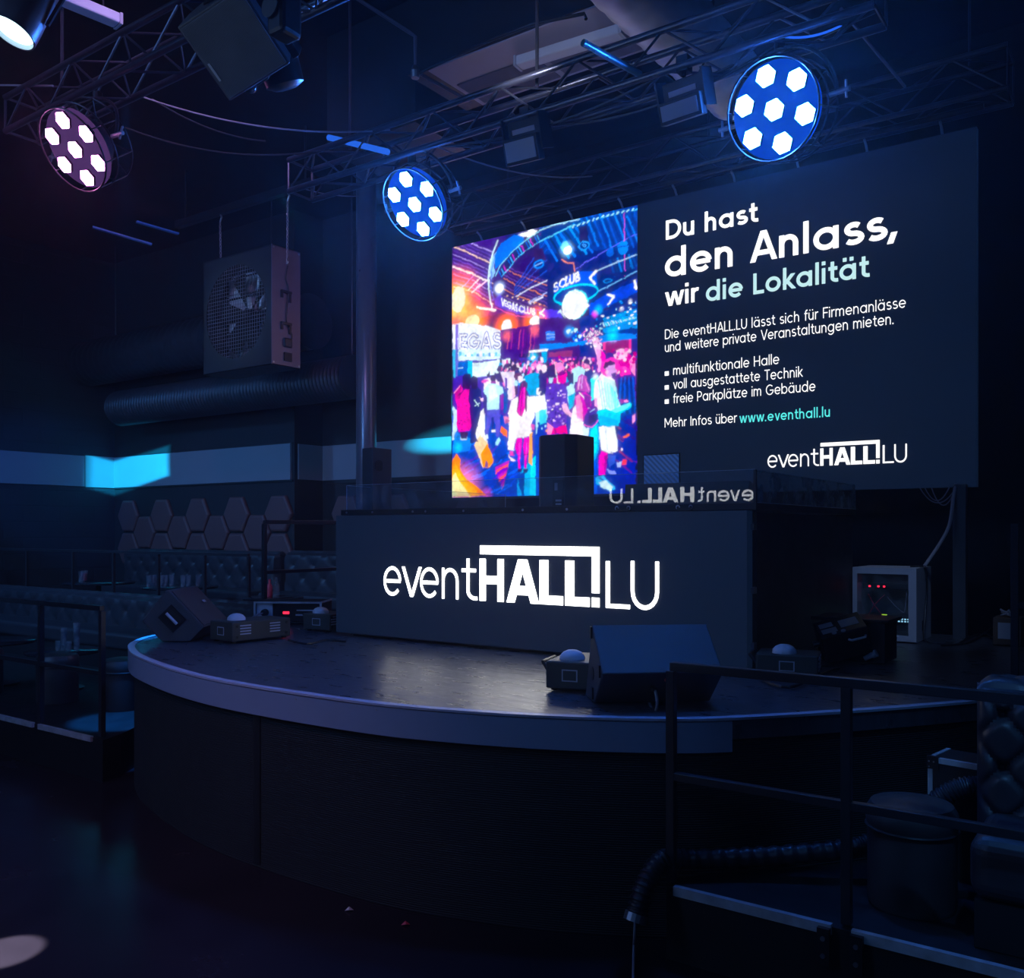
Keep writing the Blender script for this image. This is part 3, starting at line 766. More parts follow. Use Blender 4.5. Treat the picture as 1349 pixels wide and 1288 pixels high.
P 6a70d0 6.3,143.1 11.1,143.7 10,181.3 5.8,180.9
P 0a48b8 -1.6,234.6 158.5,246.2 158.5,353.3 -1.6,350
P 0a30a0 146.7,245.3 288,255.6 288,352.3 146.7,349.2
L 1a74f0 2.6 58.9,311.9 86.2,301.9
L 0a3aa0 2.6 40,298.3 69.9,288.4
L 1a74f0 2.6 34.9,322.9 64.6,312.7
L 4a3ac0 2.6 21.8,277.6 49.4,267.8
L 0a3aa0 2.6 30.1,312.2 59,302.1
L 0a3aa0 2.6 60.6,341.6 90.3,331.2
L 0a3aa0 2.6 78,345 95.7,334.4
L 07308a 2.6 23.9,310 38.3,299.2
L 1a74f0 2.6 69.3,344 97.6,333.6
L 0f5ad8 2.6 90.3,302.7 116.1,292.9
L 4a3ac0 2.6 28,314.3 46,303.7
L 1a74f0 2.6 96.5,320.7 121.9,310.7
L 1a74f0 2.6 14.6,284.1 43.4,274.2
L 4a3ac0 2.6 73.2,326.1 90.7,315.6
L 0f5ad8 2.6 55,347.4 70.2,336.5
L 4a3ac0 2.6 10.4,308.5 36.1,298.1
L 1a74f0 2.6 9.9,322.1 37,311.6
L 0f5ad8 2.6 97.7,326.7 118,316.5
L 0f5ad8 2.6 95.8,337.4 108.7,326.8
L 0f5ad8 2.6 29.4,288.1 58,278.3
L 07308a 2.6 104,269.8 119.2,259.8
L 1a74f0 2.6 31.8,328.2 59,317.8
L 4a3ac0 2.6 36.9,298.3 56.4,287.9
L 0f5ad8 2.6 23.9,306.8 50.2,296.6
L 1a74f0 2.6 93.3,293.3 118.5,283.6
L 07308a 2.6 77.8,304.2 93.4,293.8
L 1a74f0 2.6 55.2,303.2 73.2,292.9
L 0a3aa0 2.6 97.8,347.9 114.9,337.3
L 4a3ac0 2.6 69.4,288.5 82.8,278.1
L 07308a 2.6 47.6,317.6 70.7,307.3
L 07308a 2.6 38.4,345.3 61.9,334.6
L 1a74f0 2.6 77.4,346.1 100.9,335.6
L 0f5ad8 2.6 96,310.2 118.7,300.2
L 07308a 2.6 6.7,312.7 22.4,301.9
L 5a2a88 2.4 255.2,304.4 271.7,316.7
L 2a1a80 2.4 269.8,271.5 286.1,284
L 2a1a80 2.4 272.7,256.4 288.9,269
L 2a1a80 2.4 272.5,299.1 288.7,311.3
L 8a3a70 2.4 266.7,267.9 282.9,280.5
L 8a3a70 2.4 265.5,298 281.8,310.3
L 2a1a80 2.4 274.8,262.1 290.9,274.6
L 2a1a80 2.4 250.1,253.4 266.6,266.1
L 5a2a88 2.4 266.9,313.6 283.1,325.7
L 12309a 2.4 266.6,267.8 282.8,280.4
L 2a1a80 2.4 251.5,262.9 268,275.6
L 12309a 2.4 259.2,289.1 275.6,301.5
L 12309a 2.4 263.1,274 279.4,286.6
L 5a2a88 2.4 270.9,299.7 287.1,312
L 8a3a70 2.4 253.6,273.2 270.1,285.8
L 2a1a80 2.4 255.1,287.1 271.5,299.6
L 12309a 2.4 273.5,294.7 289.7,307
L 2a1a80 2.4 258.4,295.9 274.8,308.3
L 2a1a80 2.4 253.8,272.5 270.3,285.2
L 8a3a70 2.4 249.3,257.4 265.9,270.2
L 12309a 2.4 270.6,298 286.8,310.3
L 12309a 2.4 273.6,312.1 289.7,324.2
L 12309a 2.4 253.1,314 269.6,326.3
L 2a1a80 2.4 258.1,250.9 274.5,263.6
L 12309a 2.4 260.6,298.2 277,310.6
L 5a2a88 2.4 254.4,271.4 270.8,284.1
P c8e8ff 1.6,221.6 9,228.8 7.9,268.1 0.7,271
P 3a8ae8 5.8,258.1 35,269.7 32.9,285.8 0.7,287.5
G 30d0ff 11.1 279.8 9.8 0.8
P ffffff 45.2,238 57.4,226 57.4,259.7 61.4,276 55.4,282.1 43.2,270.1 41.2,260.3
P ffe0b0 39.1,278 49.3,264 61.4,277.6 69.4,292.4 71.4,303.7 65.4,309.8 53.4,309.3 47.3,296.2
P ff9a20 50.3,291.5 61.4,277.6 69.4,292.4 71.8,303.7 63.4,310.5 54.4,309.4
P 6a4a90 57.4,309.5 59.4,298.3 63.4,309.7
P c04ac0 75.4,310.2 98.9,301.7 96.9,307.1 73.4,316.5
P ff6a60 77.1,313.8 97.7,305.7 95.8,311.2 75.2,320.1
P 7a3ad0 78.9,317.3 96.5,309.8 94.6,315.2 76.9,323.6
P c04ac0 80.7,320.9 95.4,313.8 93.4,319.3 78.7,327.2
P ff6a60 82.5,324.4 94.2,317.9 92.3,323.3 80.5,330.7
P 7a3ad0 84.2,328 93,322 91.1,327.4 82.3,334.3
P c04ac0 86,331.5 91.9,326 89.9,331.5 84,337.8
P ff6a60 87.8,335.1 90.7,330.1 88.7,335.6 85.8,341.3
P ff7a30 85.2,255.1 95,262.1 95,271.6 83.3,262.9
P 00b0e8 111.4,349.2 112.3,325.7 121.9,312 140.6,297.4 141,349.8
P 3fe0f8 131.3,349.6 133.2,304.8 141,297.4 141,349.8
P 0a3a9a 111.4,321.8 123.8,318.3 121.9,349.4 119,349.4
P ff8a10 -0.5,346.7 -0.5,300.6 7.9,287.8 14.2,296.3 14.2,311 24.7,324.5 45.2,336.4 61.4,348.1
P ffb030 -1,347.6 -0.5,312.1 5.8,300.9 12.1,312.6 20.5,326 39.1,337.9 49.3,348.6
P fff2c0 -1.4,348 -0.5,323.7 5.8,314 12.1,325.7 24.7,339.1 32.9,348.8
G ff7a10 18.4 334.1 42.5 1.1
G ff5a40 61.4 346.5 12.8 0.6
P 10a8e8 217.3,349.3 219.9,301.1 223.3,265.7 233.6,260.5 238.6,272.6 235.3,295.9 231.9,316.4 225,350.2
P 40e8ff 221.6,301.2 225,268.8 232.7,263.4 235.3,281.2 230.2,301.6
P 0a5ad0 219.9,349.3 221.6,316 235.3,301.8 233.6,349.6
D 1aa0e0 84.5 174 3.3 4.8
D 180a40 84.5 168.6 2.2 2.3
D bfe8ff 88.7 174.9 3.3 4.7
D f8d0f0 88.7 169.5 2.2 2.2
D 10207a 94.7 175.5 3.3 4.7
D d85aa8 94.7 170.2 2.1 2.2
D 0a1060 101.7 175.8 3.3 4.8
D 2a0a50 101.7 170.5 2.1 2.2
D 10207a 107.9 175.2 3.3 4.7
D 3a1a60 107.9 169.9 2.1 2.2
D d02aa0 114.6 177.1 3.3 4.7
D 3a1a60 114.6 171.8 2.1 2.2
D 1aa0e0 121 177.8 3.2 4.7
D 3a1a60 121 172.5 2.1 2.2
D ffffff 129.1 179.5 3.2 4.7
D f8d0f0 129.1 174.2 2.1 2.2
D 1aa0e0 133.4 178.3 3.2 4.7
D 2a0a50 133.4 173.1 2.1 2.1
D ff8ad8 139.7 180.1 3.1 4.6
D d85aa8 139.7 174.8 2 2.2
D ff8ad8 146.1 177.9 3.2 4.6
D 2a0a50 146.1 172.6 2.1 2.2
D 0a1060 151.2 180.5 3.2 4.6
D f8d0f0 151.2 175.3 2.1 2.1
D 2a1470 159.3 181.8 3.1 4.6
D 3a1a60 159.3 176.6 2 2.1
D d02aa0 165.7 182 3 4.6
D f8d0f0 165.7 176.8 2 2.2
D ffffff 169.4 181.7 3.1 4.6
D d85aa8 169.4 176.5 2 2.1
D 6a2a98 177.4 181.2 3.1 4.5
D ff9ac8 177.4 176 2 2.1
D 0a1060 182.3 183.3 3 4.5
D 2a0a50 182.3 178.1 2 2.1
D 0a1060 187.5 182.5 3 4.5
D ff9ac8 187.5 177.3 2 2.1
D bfe8ff 194 184.6 3 4.5
D 180a40 194 179.5 2 2.1
D 10207a 198.9 184.4 3 4.5
D 180a40 198.9 179.3 1.9 2.1
D ff8ad8 204.9 185.5 3 4.5
D 2a0a50 204.9 180.4 2 2.1
D 2a1470 210.5 186.2 2.9 4.5
D 180a40 210.5 181.1 1.9 2.1
D ffffff 215.6 183.4 3 4.4
D f8d0f0 215.6 178.3 1.9 2.1
D 2a1470 222.7 185.5 2.9 4.4
D f8d0f0 222.7 180.4 1.9 2.1
D 2a1470 85.2 180.3 3.3 4.7
D 2a0a50 85.2 174.9 2.1 2.2
D 2a1470 91.3 178.7 3.3 4.7
D f8d0f0 91.3 173.3 2.1 2.2
D ffffff 97.4 179.9 3.2 4.8
D 2a0a50 97.4 174.6 2.1 2.2
D 2a1470 104.5 179.7 3.3 4.7
D f8d0f0 104.5 174.4 2.2 2.2
D ffffff 112 180.5 3.3 4.7
D f8d0f0 112 175.2 2.1 2.2
D bfe8ff 117.4 183.2 3.2 4.7
D 2a0a50 117.4 177.9 2 2.2
D ff8ad8 123.3 182.8 3.2 4.7
D f8d0f0 123.3 177.5 2 2.2
D 1aa0e0 129.3 185 3.2 4.6
D 180a40 129.3 179.7 2 2.2
D ff8ad8 135.8 184 3.2 4.6
D ff9ac8 135.8 178.7 2.1 2.2
D 6a2a98 143.1 185 3.2 4.6
D ff9ac8 143.1 179.8 2.1 2.1
D ffffff 146.9 183.3 3.1 4.7
D ff9ac8 146.9 178.1 2 2.2
D ffffff 154.6 185.4 3.1 4.6
D ff9ac8 154.6 180.2 2 2.1
D bfe8ff 159.6 186.2 3.1 4.6
D 180a40 159.6 181 2 2.2
D bfe8ff 167.1 187.4 3 4.5
D 3a1a60 167.1 182.2 2 2.1
D 2a1470 172.9 185.6 3.1 4.5
D ff9ac8 172.9 180.4 2 2.1
D 0a1060 176.6 185.2 3 4.6
D 3a1a60 176.6 180.1 2 2.1
D ff8ad8 184.4 186.5 3 4.6
D ff9ac8 184.4 181.4 1.9 2.1
D ff8ad8 191 187.9 3 4.5
D 3a1a60 191 182.8 2 2.1
D ffffff 195.4 189.4 3 4.5
D f8d0f0 195.4 184.3 1.9 2.1
D 2a1470 200.2 190 3 4.5
D 2a0a50 200.2 184.9 1.9 2.1
D d02aa0 205.9 187.6 2.9 4.5
D d85aa8 205.9 182.6 1.9 2.1
D ff8ad8 213.4 188.4 2.9 4.5
D ff9ac8 213.4 183.4 1.9 2.1
D d02aa0 218.1 189.9 2.9 4.5
D 180a40 218.1 184.9 1.9 2
D 10207a 223.8 189.5 2.9 4.4
D f8d0f0 223.8 184.4 1.9 2.1
D 6a2a98 85.5 183.7 3.3 4.7
D d85aa8 85.5 178.3 2.2 2.2
D 2a1470 93.3 186.6 3.3 4.7
D ff9ac8 93.3 181.2 2.2 2.2
D 6a2a98 98.4 184.6 3.3 4.7
D 3a1a60 98.4 179.2 2.1 2.2
D 10207a 105.5 188.1 3.3 4.7
D ff9ac8 105.5 182.8 2.2 2.2
D 10207a 112 186.4 3.3 4.7
D 3a1a60 112 181.1 2.1 2.2
D 10207a 117.4 189.1 3.3 4.7
D f8d0f0 117.4 183.8 2.1 2.2
D 10207a 125.9 189 3.2 4.7
D 3a1a60 125.9 183.7 2.1 2.2
D d02aa0 130.7 187.6 3.2 4.6
D d85aa8 130.7 182.3 2.1 2.2
D 0a1060 136.6 188.4 3.2 4.7
D f8d0f0 136.6 183.2 2.1 2.1
D ff8ad8 144.5 190.2 3.2 4.6
D f8d0f0 144.5 185 2.1 2.1
D 1aa0e0 148.6 189.9 3.1 4.6
D ff9ac8 148.6 184.7 2 2.1
D 1aa0e0 156.8 190.5 3.2 4.6
D 3a1a60 156.8 185.3 2.1 2.1
D 0a1060 160.5 192.3 3.1 4.6
D 3a1a60 160.5 187.1 2 2.1
D ffffff 167.4 191 3.1 4.6
D 2a0a50 167.4 185.8 2 2.1
D ffffff 172.6 191.4 3 4.5
D f8d0f0 172.6 186.2 2 2.1
D 6a2a98 180.2 192.8 3 4.5
D f8d0f0 180.2 187.6 1.9 2.1
D 10207a 186.3 194.7 3 4.5
D 3a1a60 186.3 189.6 1.9 2.1
D 0a1060 191.2 193.8 3 4.5
D 3a1a60 191.2 188.7 2 2.1
D d02aa0 198 193.7 2.9 4.5
D 3a1a60 198 188.6 1.9 2.1
D 6a2a98 203 195.6 3 4.5
D 3a1a60 203 190.5 1.9 2.1
D 0a1060 209.7 194.2 3 4.5
D 180a40 209.7 189.1 1.9 2.1
D d02aa0 215.3 196.3 2.9 4.5
D ff9ac8 215.3 191.2 1.9 2.1
D ff8ad8 221 197 2.9 4.4
D ff9ac8 221 191.9 1.9 2.1
D 0a1060 226.6 196.8 2.9 4.4
D d85aa8 226.6 191.8 1.8 2.1
D d02aa0 88.7 190.8 3.3 4.8
D 2a0a50 88.7 185.5 2.1 2.2
D 1aa0e0 94 192.4 3.3 4.7
D 2a0a50 94 187 2.2 2.2
D 6a2a98 100.5 189.7 3.3 4.7
D ff9ac8 100.5 184.4 2.1 2.2
D d02aa0 107.3 192.4 3.2 4.7
D 3a1a60 107.3 187 2.1 2.2
D 2a1470 114.8 194.3 3.3 4.6
D f8d0f0 114.8 188.9 2.1 2.2
D bfe8ff 119.6 191.5 3.2 4.7
D 3a1a60 119.6 186.2 2.1 2.2
D 2a1470 125.2 194.5 3.3 4.7
D 2a0a50 125.2 189.2 2.1 2.2
D 10207a 133.4 192.4 3.2 4.7
D ff9ac8 133.4 187.2 2.1 2.2
D 2a1470 137.7 195.7 3.1 4.6
D 2a0a50 137.7 190.5 2 2.1
D 10207a 145.8 196.3 3.1 4.6
D f8d0f0 145.8 191 2 2.2
D 2a1470 152.1 197.1 3.2 4.6
D 2a0a50 152.1 191.9 2.1 2.1
D 6a2a98 156.2 194.6 3.1 4.6
D f8d0f0 156.2 189.4 2 2.2
D 6a2a98 164.3 196.6 3.1 4.6
D ff9ac8 164.3 191.4 2 2.1
D ffffff 170.6 196.7 3 4.6
D ff9ac8 170.6 191.6 1.9 2.1
D bfe8ff 175.4 196.5 3.1 4.5
D 3a1a60 175.4 191.3 2 2.2
D 2a1470 180.5 199.3 3.1 4.5
D 2a0a50 180.5 194.1 2 2.1
D d02aa0 187.1 197.1 3 4.5
D 3a1a60 187.1 192 1.9 2.1
D d02aa0 193.7 199.3 3 4.5
D 3a1a60 193.7 194.2 1.9 2.1
D 1aa0e0 197.8 200.1 3 4.5
D 180a40 197.8 195 1.9 2.1
D ffffff 204.6 198 3 4.5
D 180a40 204.6 193 1.9 2
D 2a1470 209.1 199.8 2.9 4.4
D 3a1a60 209.1 194.7 1.9 2.1
D ff8ad8 216 199.7 3 4.4
D 2a0a50 216 194.6 1.9 2.1
D 10207a 220.6 199.9 2.9 4.5
D ff9ac8 220.6 194.9 1.9 2
D 2a1470 227.4 200.5 2.9 4.4
D d85aa8 227.4 195.5 1.9 2.1
D ff8ad8 91 198 3.3 4.7
D d85aa8 91 192.6 2.1 2.2
D d02aa0 98.2 195.5 3.3 4.8
D ff9ac8 98.2 190.2 2.1 2.2
D ff8ad8 103.8 198.9 3.3 4.7
D 3a1a60 103.8 193.5 2.2 2.2
D bfe8ff 109.6 199.3 3.2 4.7
D 2a0a50 109.6 194 2.1 2.2
D 1aa0e0 116.1 199.3 3.2 4.7
D d85aa8 116.1 194 2.1 2.2
D bfe8ff 123 198.5 3.2 4.6
D 3a1a60 123 193.2 2.1 2.1
D 6a2a98 129.1 197.5 3.2 4.7
D d85aa8 129.1 192.2 2 2.2
D ffffff 133.8 198.1 3.2 4.7
D 3a1a60 133.8 192.9 2.1 2.1
D 1aa0e0 140.5 201.7 3.1 4.6
D 3a1a60 140.5 196.4 2 2.2
D 2a1470 146.7 202.1 3.2 4.6
D ff9ac8 146.7 196.9 2.1 2.1
D ffffff 152.5 201 3.1 4.6
D f8d0f0 152.5 195.8 2 2.1
D d02aa0 157.5 200.7 3.1 4.6
D 3a1a60 157.5 195.5 2 2.2
D bfe8ff 164.6 200.5 3.1 4.6
D 2a0a50 164.6 195.4 2 2.1
D d02aa0 171.3 201.9 3 4.5
D 2a0a50 171.3 196.7 2 2.1
D ffffff 176.8 203.2 3 4.6
D d85aa8 176.8 198.1 1.9 2.1
D 0a1060 182.1 202.8 3 4.5
D 3a1a60 182.1 197.6 2 2.1
D 1aa0e0 189.1 201.9 3 4.6
D 2a0a50 189.1 196.8 2 2.1
D 1aa0e0 195.2 205.2 3 4.5
D d85aa8 195.2 200.1 1.9 2.1
D 0a1060 199.8 205.3 3 4.5
D 2a0a50 199.8 200.2 1.9 2.1
D 10207a 205.7 205.5 3 4.5
D d85aa8 205.7 200.4 1.9 2.1
D 6a2a98 212.6 204.4 3 4.5
D ff9ac8 212.6 199.3 1.9 2.1
D d02aa0 217.2 203.9 3 4.5
D 2a0a50 217.2 198.9 1.9 2.1
D d02aa0 223.1 207.8 2.9 4.4
D 3a1a60 223.1 202.8 1.9 2
D 2a2a90 163.9 176.8 2.4 1.7
D 2a2a90 193.1 188.4 1.3 2.5
D ff6ab0 173.3 187.2 1.3 2
D 0a1060 193.7 194.2 1.4 2.9
D ff9ad8 235.9 195.3 2.1 2.8
D 10309a 222.7 195 1.7 2.2
D ffffff 229.2 196.2 1.5 1.4
D ffffff 179 177.4 1.8 2.3
D 2a2a90 163.6 188.6 1.5 2.3
D ff9ad8 156.2 187.9 2 2.6
D ffffff 236.2 187.3 2 2
D ff6ab0 228.1 180.8 2 1.6
D 10309a 224.9 195.1 2.2 2.1
D ff6ab0 195.4 187.4 2.1 1.7
D 2a2a90 238.4 193 2.5 2
D ff9ad8 196.7 189.8 1.3 2.7
D ff6ab0 190.2 184.8 1.8 1.7
D ff9ad8 203.8 187.2 2.7 2.1
D 2a2a90 189 186.8 1.5 2.6
D ff9ad8 167.9 179.1 2.5 2.6
D c02a90 228.7 182.7 1.5 1.5
D ff9ad8 193.3 176.9 2.7 1.3
D 10309a 176.9 178.7 2.8 1.5
D c02a90 194.6 183.5 2.4 2.6
D 0a1060 155 180.2 2.2 2.2
D ffffff 188.2 185.8 1.6 2.6
D ff6ab0 177 190.1 1.4 2.3
D ff6ab0 175.2 185 2.4 2.7
D 10309a 162.6 173.9 2.9 2.1
D 0a1060 205.9 177.6 1.7 2.9
D ff9ad8 220.6 189 1.4 2.4
D 10309a 229.8 191.9 2.5 2.7
D ff9ad8 150.5 179.8 1.6 1.6
D 10309a 174.1 188.8 1.5 1.5
D 0a1060 215.5 193.1 1.3 2.9
D c02a90 204.4 192.7 2.1 2.8
D ff9ad8 163 184.8 1.8 1.8
D 0a1060 191.3 188.9 2 3
D 10309a 202.4 194.7 1.8 2.2
D ff9ad8 196.9 183.3 2.5 2.7
D 10309a 180.9 187.1 2.2 2.6
D ffffff 218.6 193.1 2.5 1.5
D 2a2a90 185.9 183.4 2.6 2.6
D c02a90 177.3 172.7 2.4 2.3
D ff6ab0 184.1 178.6 2.2 2.1
D ffffff 149.8 171.9 1.6 2.1
D 10309a 181.6 190.8 1.9 2.6
D 0a1060 200.9 186.7 1.5 1.5
D ff6ab0 213.8 189.6 2.4 2.5
D 0a1060 228.6 185.8 1.6 1.7
D ff6ab0 199.3 177.6 1.5 1.5
D c02a90 158.7 184.8 1.8 2.7
D ff6ab0 199.5 191.2 2.6 2.8
D ff6ab0 186.8 193.6 1.7 2.8
D 0a1060 184 192.1 1.8 2.2
D 10309a 216.6 186.8 2.6 1.8
D c02a90 180.4 176.2 2.6 1.7
D ff9ad8 198.6 192.2 1.9 3
D c02a90 193.1 190.5 2.7 2.2
D c02a90 198.3 186.6 2.1 2.3
P fff0ff 55.4,189.7 65.4,188.3 81.3,193 83.3,205.8 55.4,203.4
D e060c0 57.4 192.3 6 2.3
P 2a1a70 73.4,182.7 83.3,182.1 89.1,196.9 79.3,194.4
P f0e8ff 83.3,182.1 106.6,184.4 108.5,195.6 103.7,220.2 93,220.9 91.1,200.2
D 2a0a50 106.6 179.7 4.6 4.1
D 3a1a70 81.9 178 3.5 3.4
D 2a1a60 93 175.9 3.3 3.5
P 0a50a8 89.1,206.4 96.9,205.5 95,238.4 89.1,238.8
P 5a3ab0 91.1,190.7 95,191.1 94.6,210 92.1,209.8
P 18a0d8 123.8,192.3 133.2,188.6 148.1,190.1 149.9,205.6 146.2,219.1 131.3,218.6 125.6,208.1
P 0a1a70 148.1,187 158.5,186.5 158.5,221.7 149.9,221
D ffe0f0 146.2 182.2 4.1 5.2
D ffd0f0 145.3 199.1 0 0
P ffffff 142.5,209.6 149.9,208.7 149,218.6 143.4,218.1
P ffffff 131.3,219.4 157.3,220.1 158.5,237 140.6,241.8 133.2,235.1
P bff0ff 140.6,241.8 158.5,237 158.5,258.4 141.6,269.6
P 0a3ab0 144.4,252.9 158.5,252.3 158.5,273 142.5,272
D bff0ff 146.2 245.3 1.5 1.5
D ffb040 147.9 251.1 1.4 1.6
D 06206a 149.5 256.9 1.5 1.6
D bff0ff 151.2 262.7 1.5 1.5
D ffb040 152.8 248.5 1.5 1.6
D 06206a 154.5 254.3 1.5 1.6
D bff0ff 156.2 260.1 1.4 1.5
D ffb040 157.8 265.9 1.5 1.5
P 180a50 18.4,182.1 24.7,179.1 32.9,181.1 34,188.5 30.9,201.2 18.4,198.4
P e81aa8 5.8,200.6 16.3,195 20.5,200.3 30.9,201.2 30.9,223.9 36,237.3 35,250.2 30.9,258.1 12.1,258.5 7.9,248.4 9,222.2 5.4,212.1
D ff4ad0 24.4 220.4 1 0.9
D a00a80 25.3 223.3 1 0.8
D ff4ad0 23.5 241.3 1 0.8
D a00a80 17.2 243.5 1 0.8
D ff4ad0 29 257.3 1 0.8
D a00a80 11.5 223.9 1 0.8
D ff4ad0 13.8 209.3 1.1 0.8
D a00a80 20.9 244.7 1.1 0.9
D ff4ad0 12.9 245.2 1.1 0.8
D a00a80 29.4 256.1 1 0.8
D ff4ad0 27.4 212.8 1.1 0.8
D a00a80 26.5 233.5 1.1 0.8
D ff4ad0 16.3 245.2 1.1 0.8
D a00a80 17.7 248.1 1 0.8
D ff4ad0 30.2 223.7 1.1 0.8
D a00a80 13.2 246.4 1 0.8
D ff4ad0 13.7 206.5 1 0.9
D a00a80 30.1 214.6 1.1 0.8
D ff4ad0 16.1 222.3 1 0.8
D a00a80 26.6 211.9 1.1 0.8
D ff4ad0 17.3 203.8 1.1 0.8
D a00a80 16 242.6 1 0.8
D ff4ad0 24.7 234.8 1.1 0.9
D a00a80 30.6 202.9 1.1 0.8
D ff4ad0 16.5 236.3 1.1 0.8
D a00a80 18.3 255.9 1.1 0.9
D ff4ad0 15.2 254.8 1 0.8
D a00a80 26.9 239.4 1 0.8
D ff4ad0 31.6 225.9 1 0.8
D a00a80 17.8 225 1.1 0.8
D ff4ad0 26.9 247.6 1.1 0.8
D a00a80 24.5 245.8 1.1 0.8
D ff4ad0 25.3 245 1.1 0.8
D a00a80 13 247.2 1.1 0.8
D ff4ad0 22.3 219.1 1.1 0.8
D a00a80 13 234.4 1.1 0.8
D ff4ad0 15.1 220.5 1.1 0.8
D a00a80 22.6 212.4 1 0.8
D ff4ad0 15.4 204.2 1 0.8
D a00a80 18.1 247.4 1 0.8
P c0308a 5.8,200.6 16.3,191.7 14.2,212.8 6.3,213.8
L 300a50 1.2 12.1,207.7 21.6,200.4
L ff9ad8 2 3.7,203.7 14.2,194.8
P 180a40 14.2,258.6 28.8,259.6 26.7,267.6 15.3,267.7
P d0e8ff 14.2,266 26.7,265.9 26.7,270.5 15.3,270.2
P 20104a 15.3,265.3 26.3,265.1 25.7,268.8 15.5,268.5
P 0a2070 30.9,199.6 36,196.8 43.2,197.4 51.3,204.6 52.3,217.6 49.3,238.3 45.2,250.9 40.1,266.7 46.3,272.7 35,276.2 31.9,274.4 34,250.1 30.9,227.2 29.2,214
P 1a0a50 32.9,185.1 39.1,182.8 44.8,186.3 45.2,199.2 42.2,202.2 32.9,199.7
L ddffff 1.3 39.1,216.5 47.3,225.2
L ddffff 1 40.1,224.7 48.3,221.3
P ffd8f0 47.7,213.2 55,214.9 55.4,219.4 51.3,219.1
P 1a0a50 60.4,183.8 65.4,178.7 66.4,186.8 62.4,188
D 2a0a58 71.4 189.6 4.8 4.8
P 8a2a98 67.4,193.3 75.4,194 75,198.7 67.8,198.1
P c8f4ff 55.4,205 61.4,197.5 68.4,196.5 77.3,198.2 87.2,203 89.1,211.1 82.3,212.1 81.3,232.7 61.4,232.7 60.4,213.4 57,209.9
P e8fbff 63.4,199.3 75.4,198.8 79.3,215 64.4,221.8
P 2a1a80 56,209 60.4,211.8 60.4,226.3 57.4,236.5 55.4,232.3
P 8a2aa8 83.3,212.2 88.2,211.8 89.1,231.7 85.2,234.5
P 5a58c8 61.4,231.9 82.3,232.4 83.3,250.3 81.3,269.2 76.4,269.7 75.4,252.9 70.4,241.4 67.4,252.4 62.4,264.8 59,263.8 60.4,245.5
P b8f0ff 75.4,275.2 81.3,270 84.2,274.1 79.3,281 75.4,280.3
P e8f4ff 58.4,267 62.4,264 63.4,270.5 59.4,271.9
P ffffff 68.4,259.6 75.4,259.6 75.8,262.5 69,262.5
P 0a2a80 68.4,242.9 72.4,242.3 73.4,259.1 69.4,259.7
P e08ab8 89.1,242.7 102.7,242.2 104.7,250.9 91.1,252.4
P b05a90 92.1,246.1 103.7,246.1 104.3,251.7 91.1,252
D 5a1a60 112.3 190.5 6.5 4
P ffe8f4 112.3,191.2 119,190.3 120.3,197.5 114.3,200
P 3a1a60 105.6,204.7 112.3,203 112.3,214.7 106.6,217.3
P ffd0ec 101.8,205.9 106.6,203.2 108.5,217.5 103.7,220.2
P fff8ff 101.8,221.6 112.3,217.8 114.3,243 110.4,267.8 106.6,289.5 96,287.4 98.9,248.2 96.9,238.6
P e85ab8 98.9,289.1 104.7,290.2 105.6,296.5 99.8,295.4
P fff0f8 96.5,292.1 100.8,297.8 110.4,303 108.5,304.5 100.8,302.6
P ffffff 97.9,262.3 107.5,262.9 106.6,289.5 96.9,287.4
P fdfaff 110.4,222.4 116.2,218.1 129.4,218.5 136,226 139.7,244.8 133.2,256.7 134.1,272.3 108.5,272.3 106.6,255 105.6,239.2
P 4a1a60 116.2,201 121.9,197.1 127.9,201.3 127.5,212.9 126.6,243.9 123.8,234.3 119,244.9 114.3,243 110.4,238 113.3,217.9
P e02ab0 118.1,207.4 124.7,208 123.8,234.3 119,244.1 114.3,243 111,237.3 115.2,221.2
L 8a1a80 1.6 120,202.9 118.1,224.5 116.5,241.6
L ff6ad8 1.4 123.4,207.9 121.9,231.1
L a02090 1.2 115.2,218.1 113.3,239.8
P f02ac0 110.4,272.8 119,273.3 118.4,285.4 115.2,302.4 117.1,313.4 113.3,313.3 112.3,299.2 108.9,286.5
P f02ac0 122.8,273.2 132.2,273.4 130.4,287.6 126.6,301.4 126.6,313.8 122.8,313.6 122.8,296.5 120.9,285.5
P 2a0a50 112,314 119,314.3 118.4,318.1 112.7,318.3
P 2a0a50 120.9,314.3 129.4,314.7 127.5,319.3 121.9,319.8
L ff8ae0 1 115.2,279 114.3,300.8
L ff8ae0 1 127.2,279.6 124.7,301.3
P d858b8 133.2,255.2 139.7,257.2 138.8,263.3 134.1,263.8
L 0a1a50 1.2 136,263.1 136,295.6 121.9,294.9
P ffb060 131.3,269 135.4,266.2 135.4,311 129.4,306.1
P 2a1a70 146.7,185.3 157.8,188 157.8,211 146.7,214.6
P 1a1660 157.8,183.4 170.5,180.2 172.3,198.6 159.6,197.4
D fff0ff 154.1 184.6 4.4 4.9
D ff9ad8 177.7 185.5 6.4 6
P bff0ff 197.3,190.5 206,186.9 216.4,192.4 214.7,205.6 199,207.2
P 18308a 214.7,196.7 225,191.8 231.9,204.3 228.5,230.6 218.2,226.8
D 1a1a60 202.5 181.3 3.9 3
D 1a1060 219 183 4.2 3.6
D ffb0e0 217.3 188.1 2.4 2.6
P 5af0ff 225,205.1 235.3,201.7 230.2,230.7 225,233.3
G ffffff 231 202.8 5.9 0.9
P 1a1a60 188.4,194.1 199,194.4 199,205.7 192,209.5
P c8f4ff 188.4,210.7 200.8,207.3 200.8,228.3 192,236.6 189.3,224.3
P 30b0d8 191.1,224.5 202.5,219.5 199,237.1 192,242.6
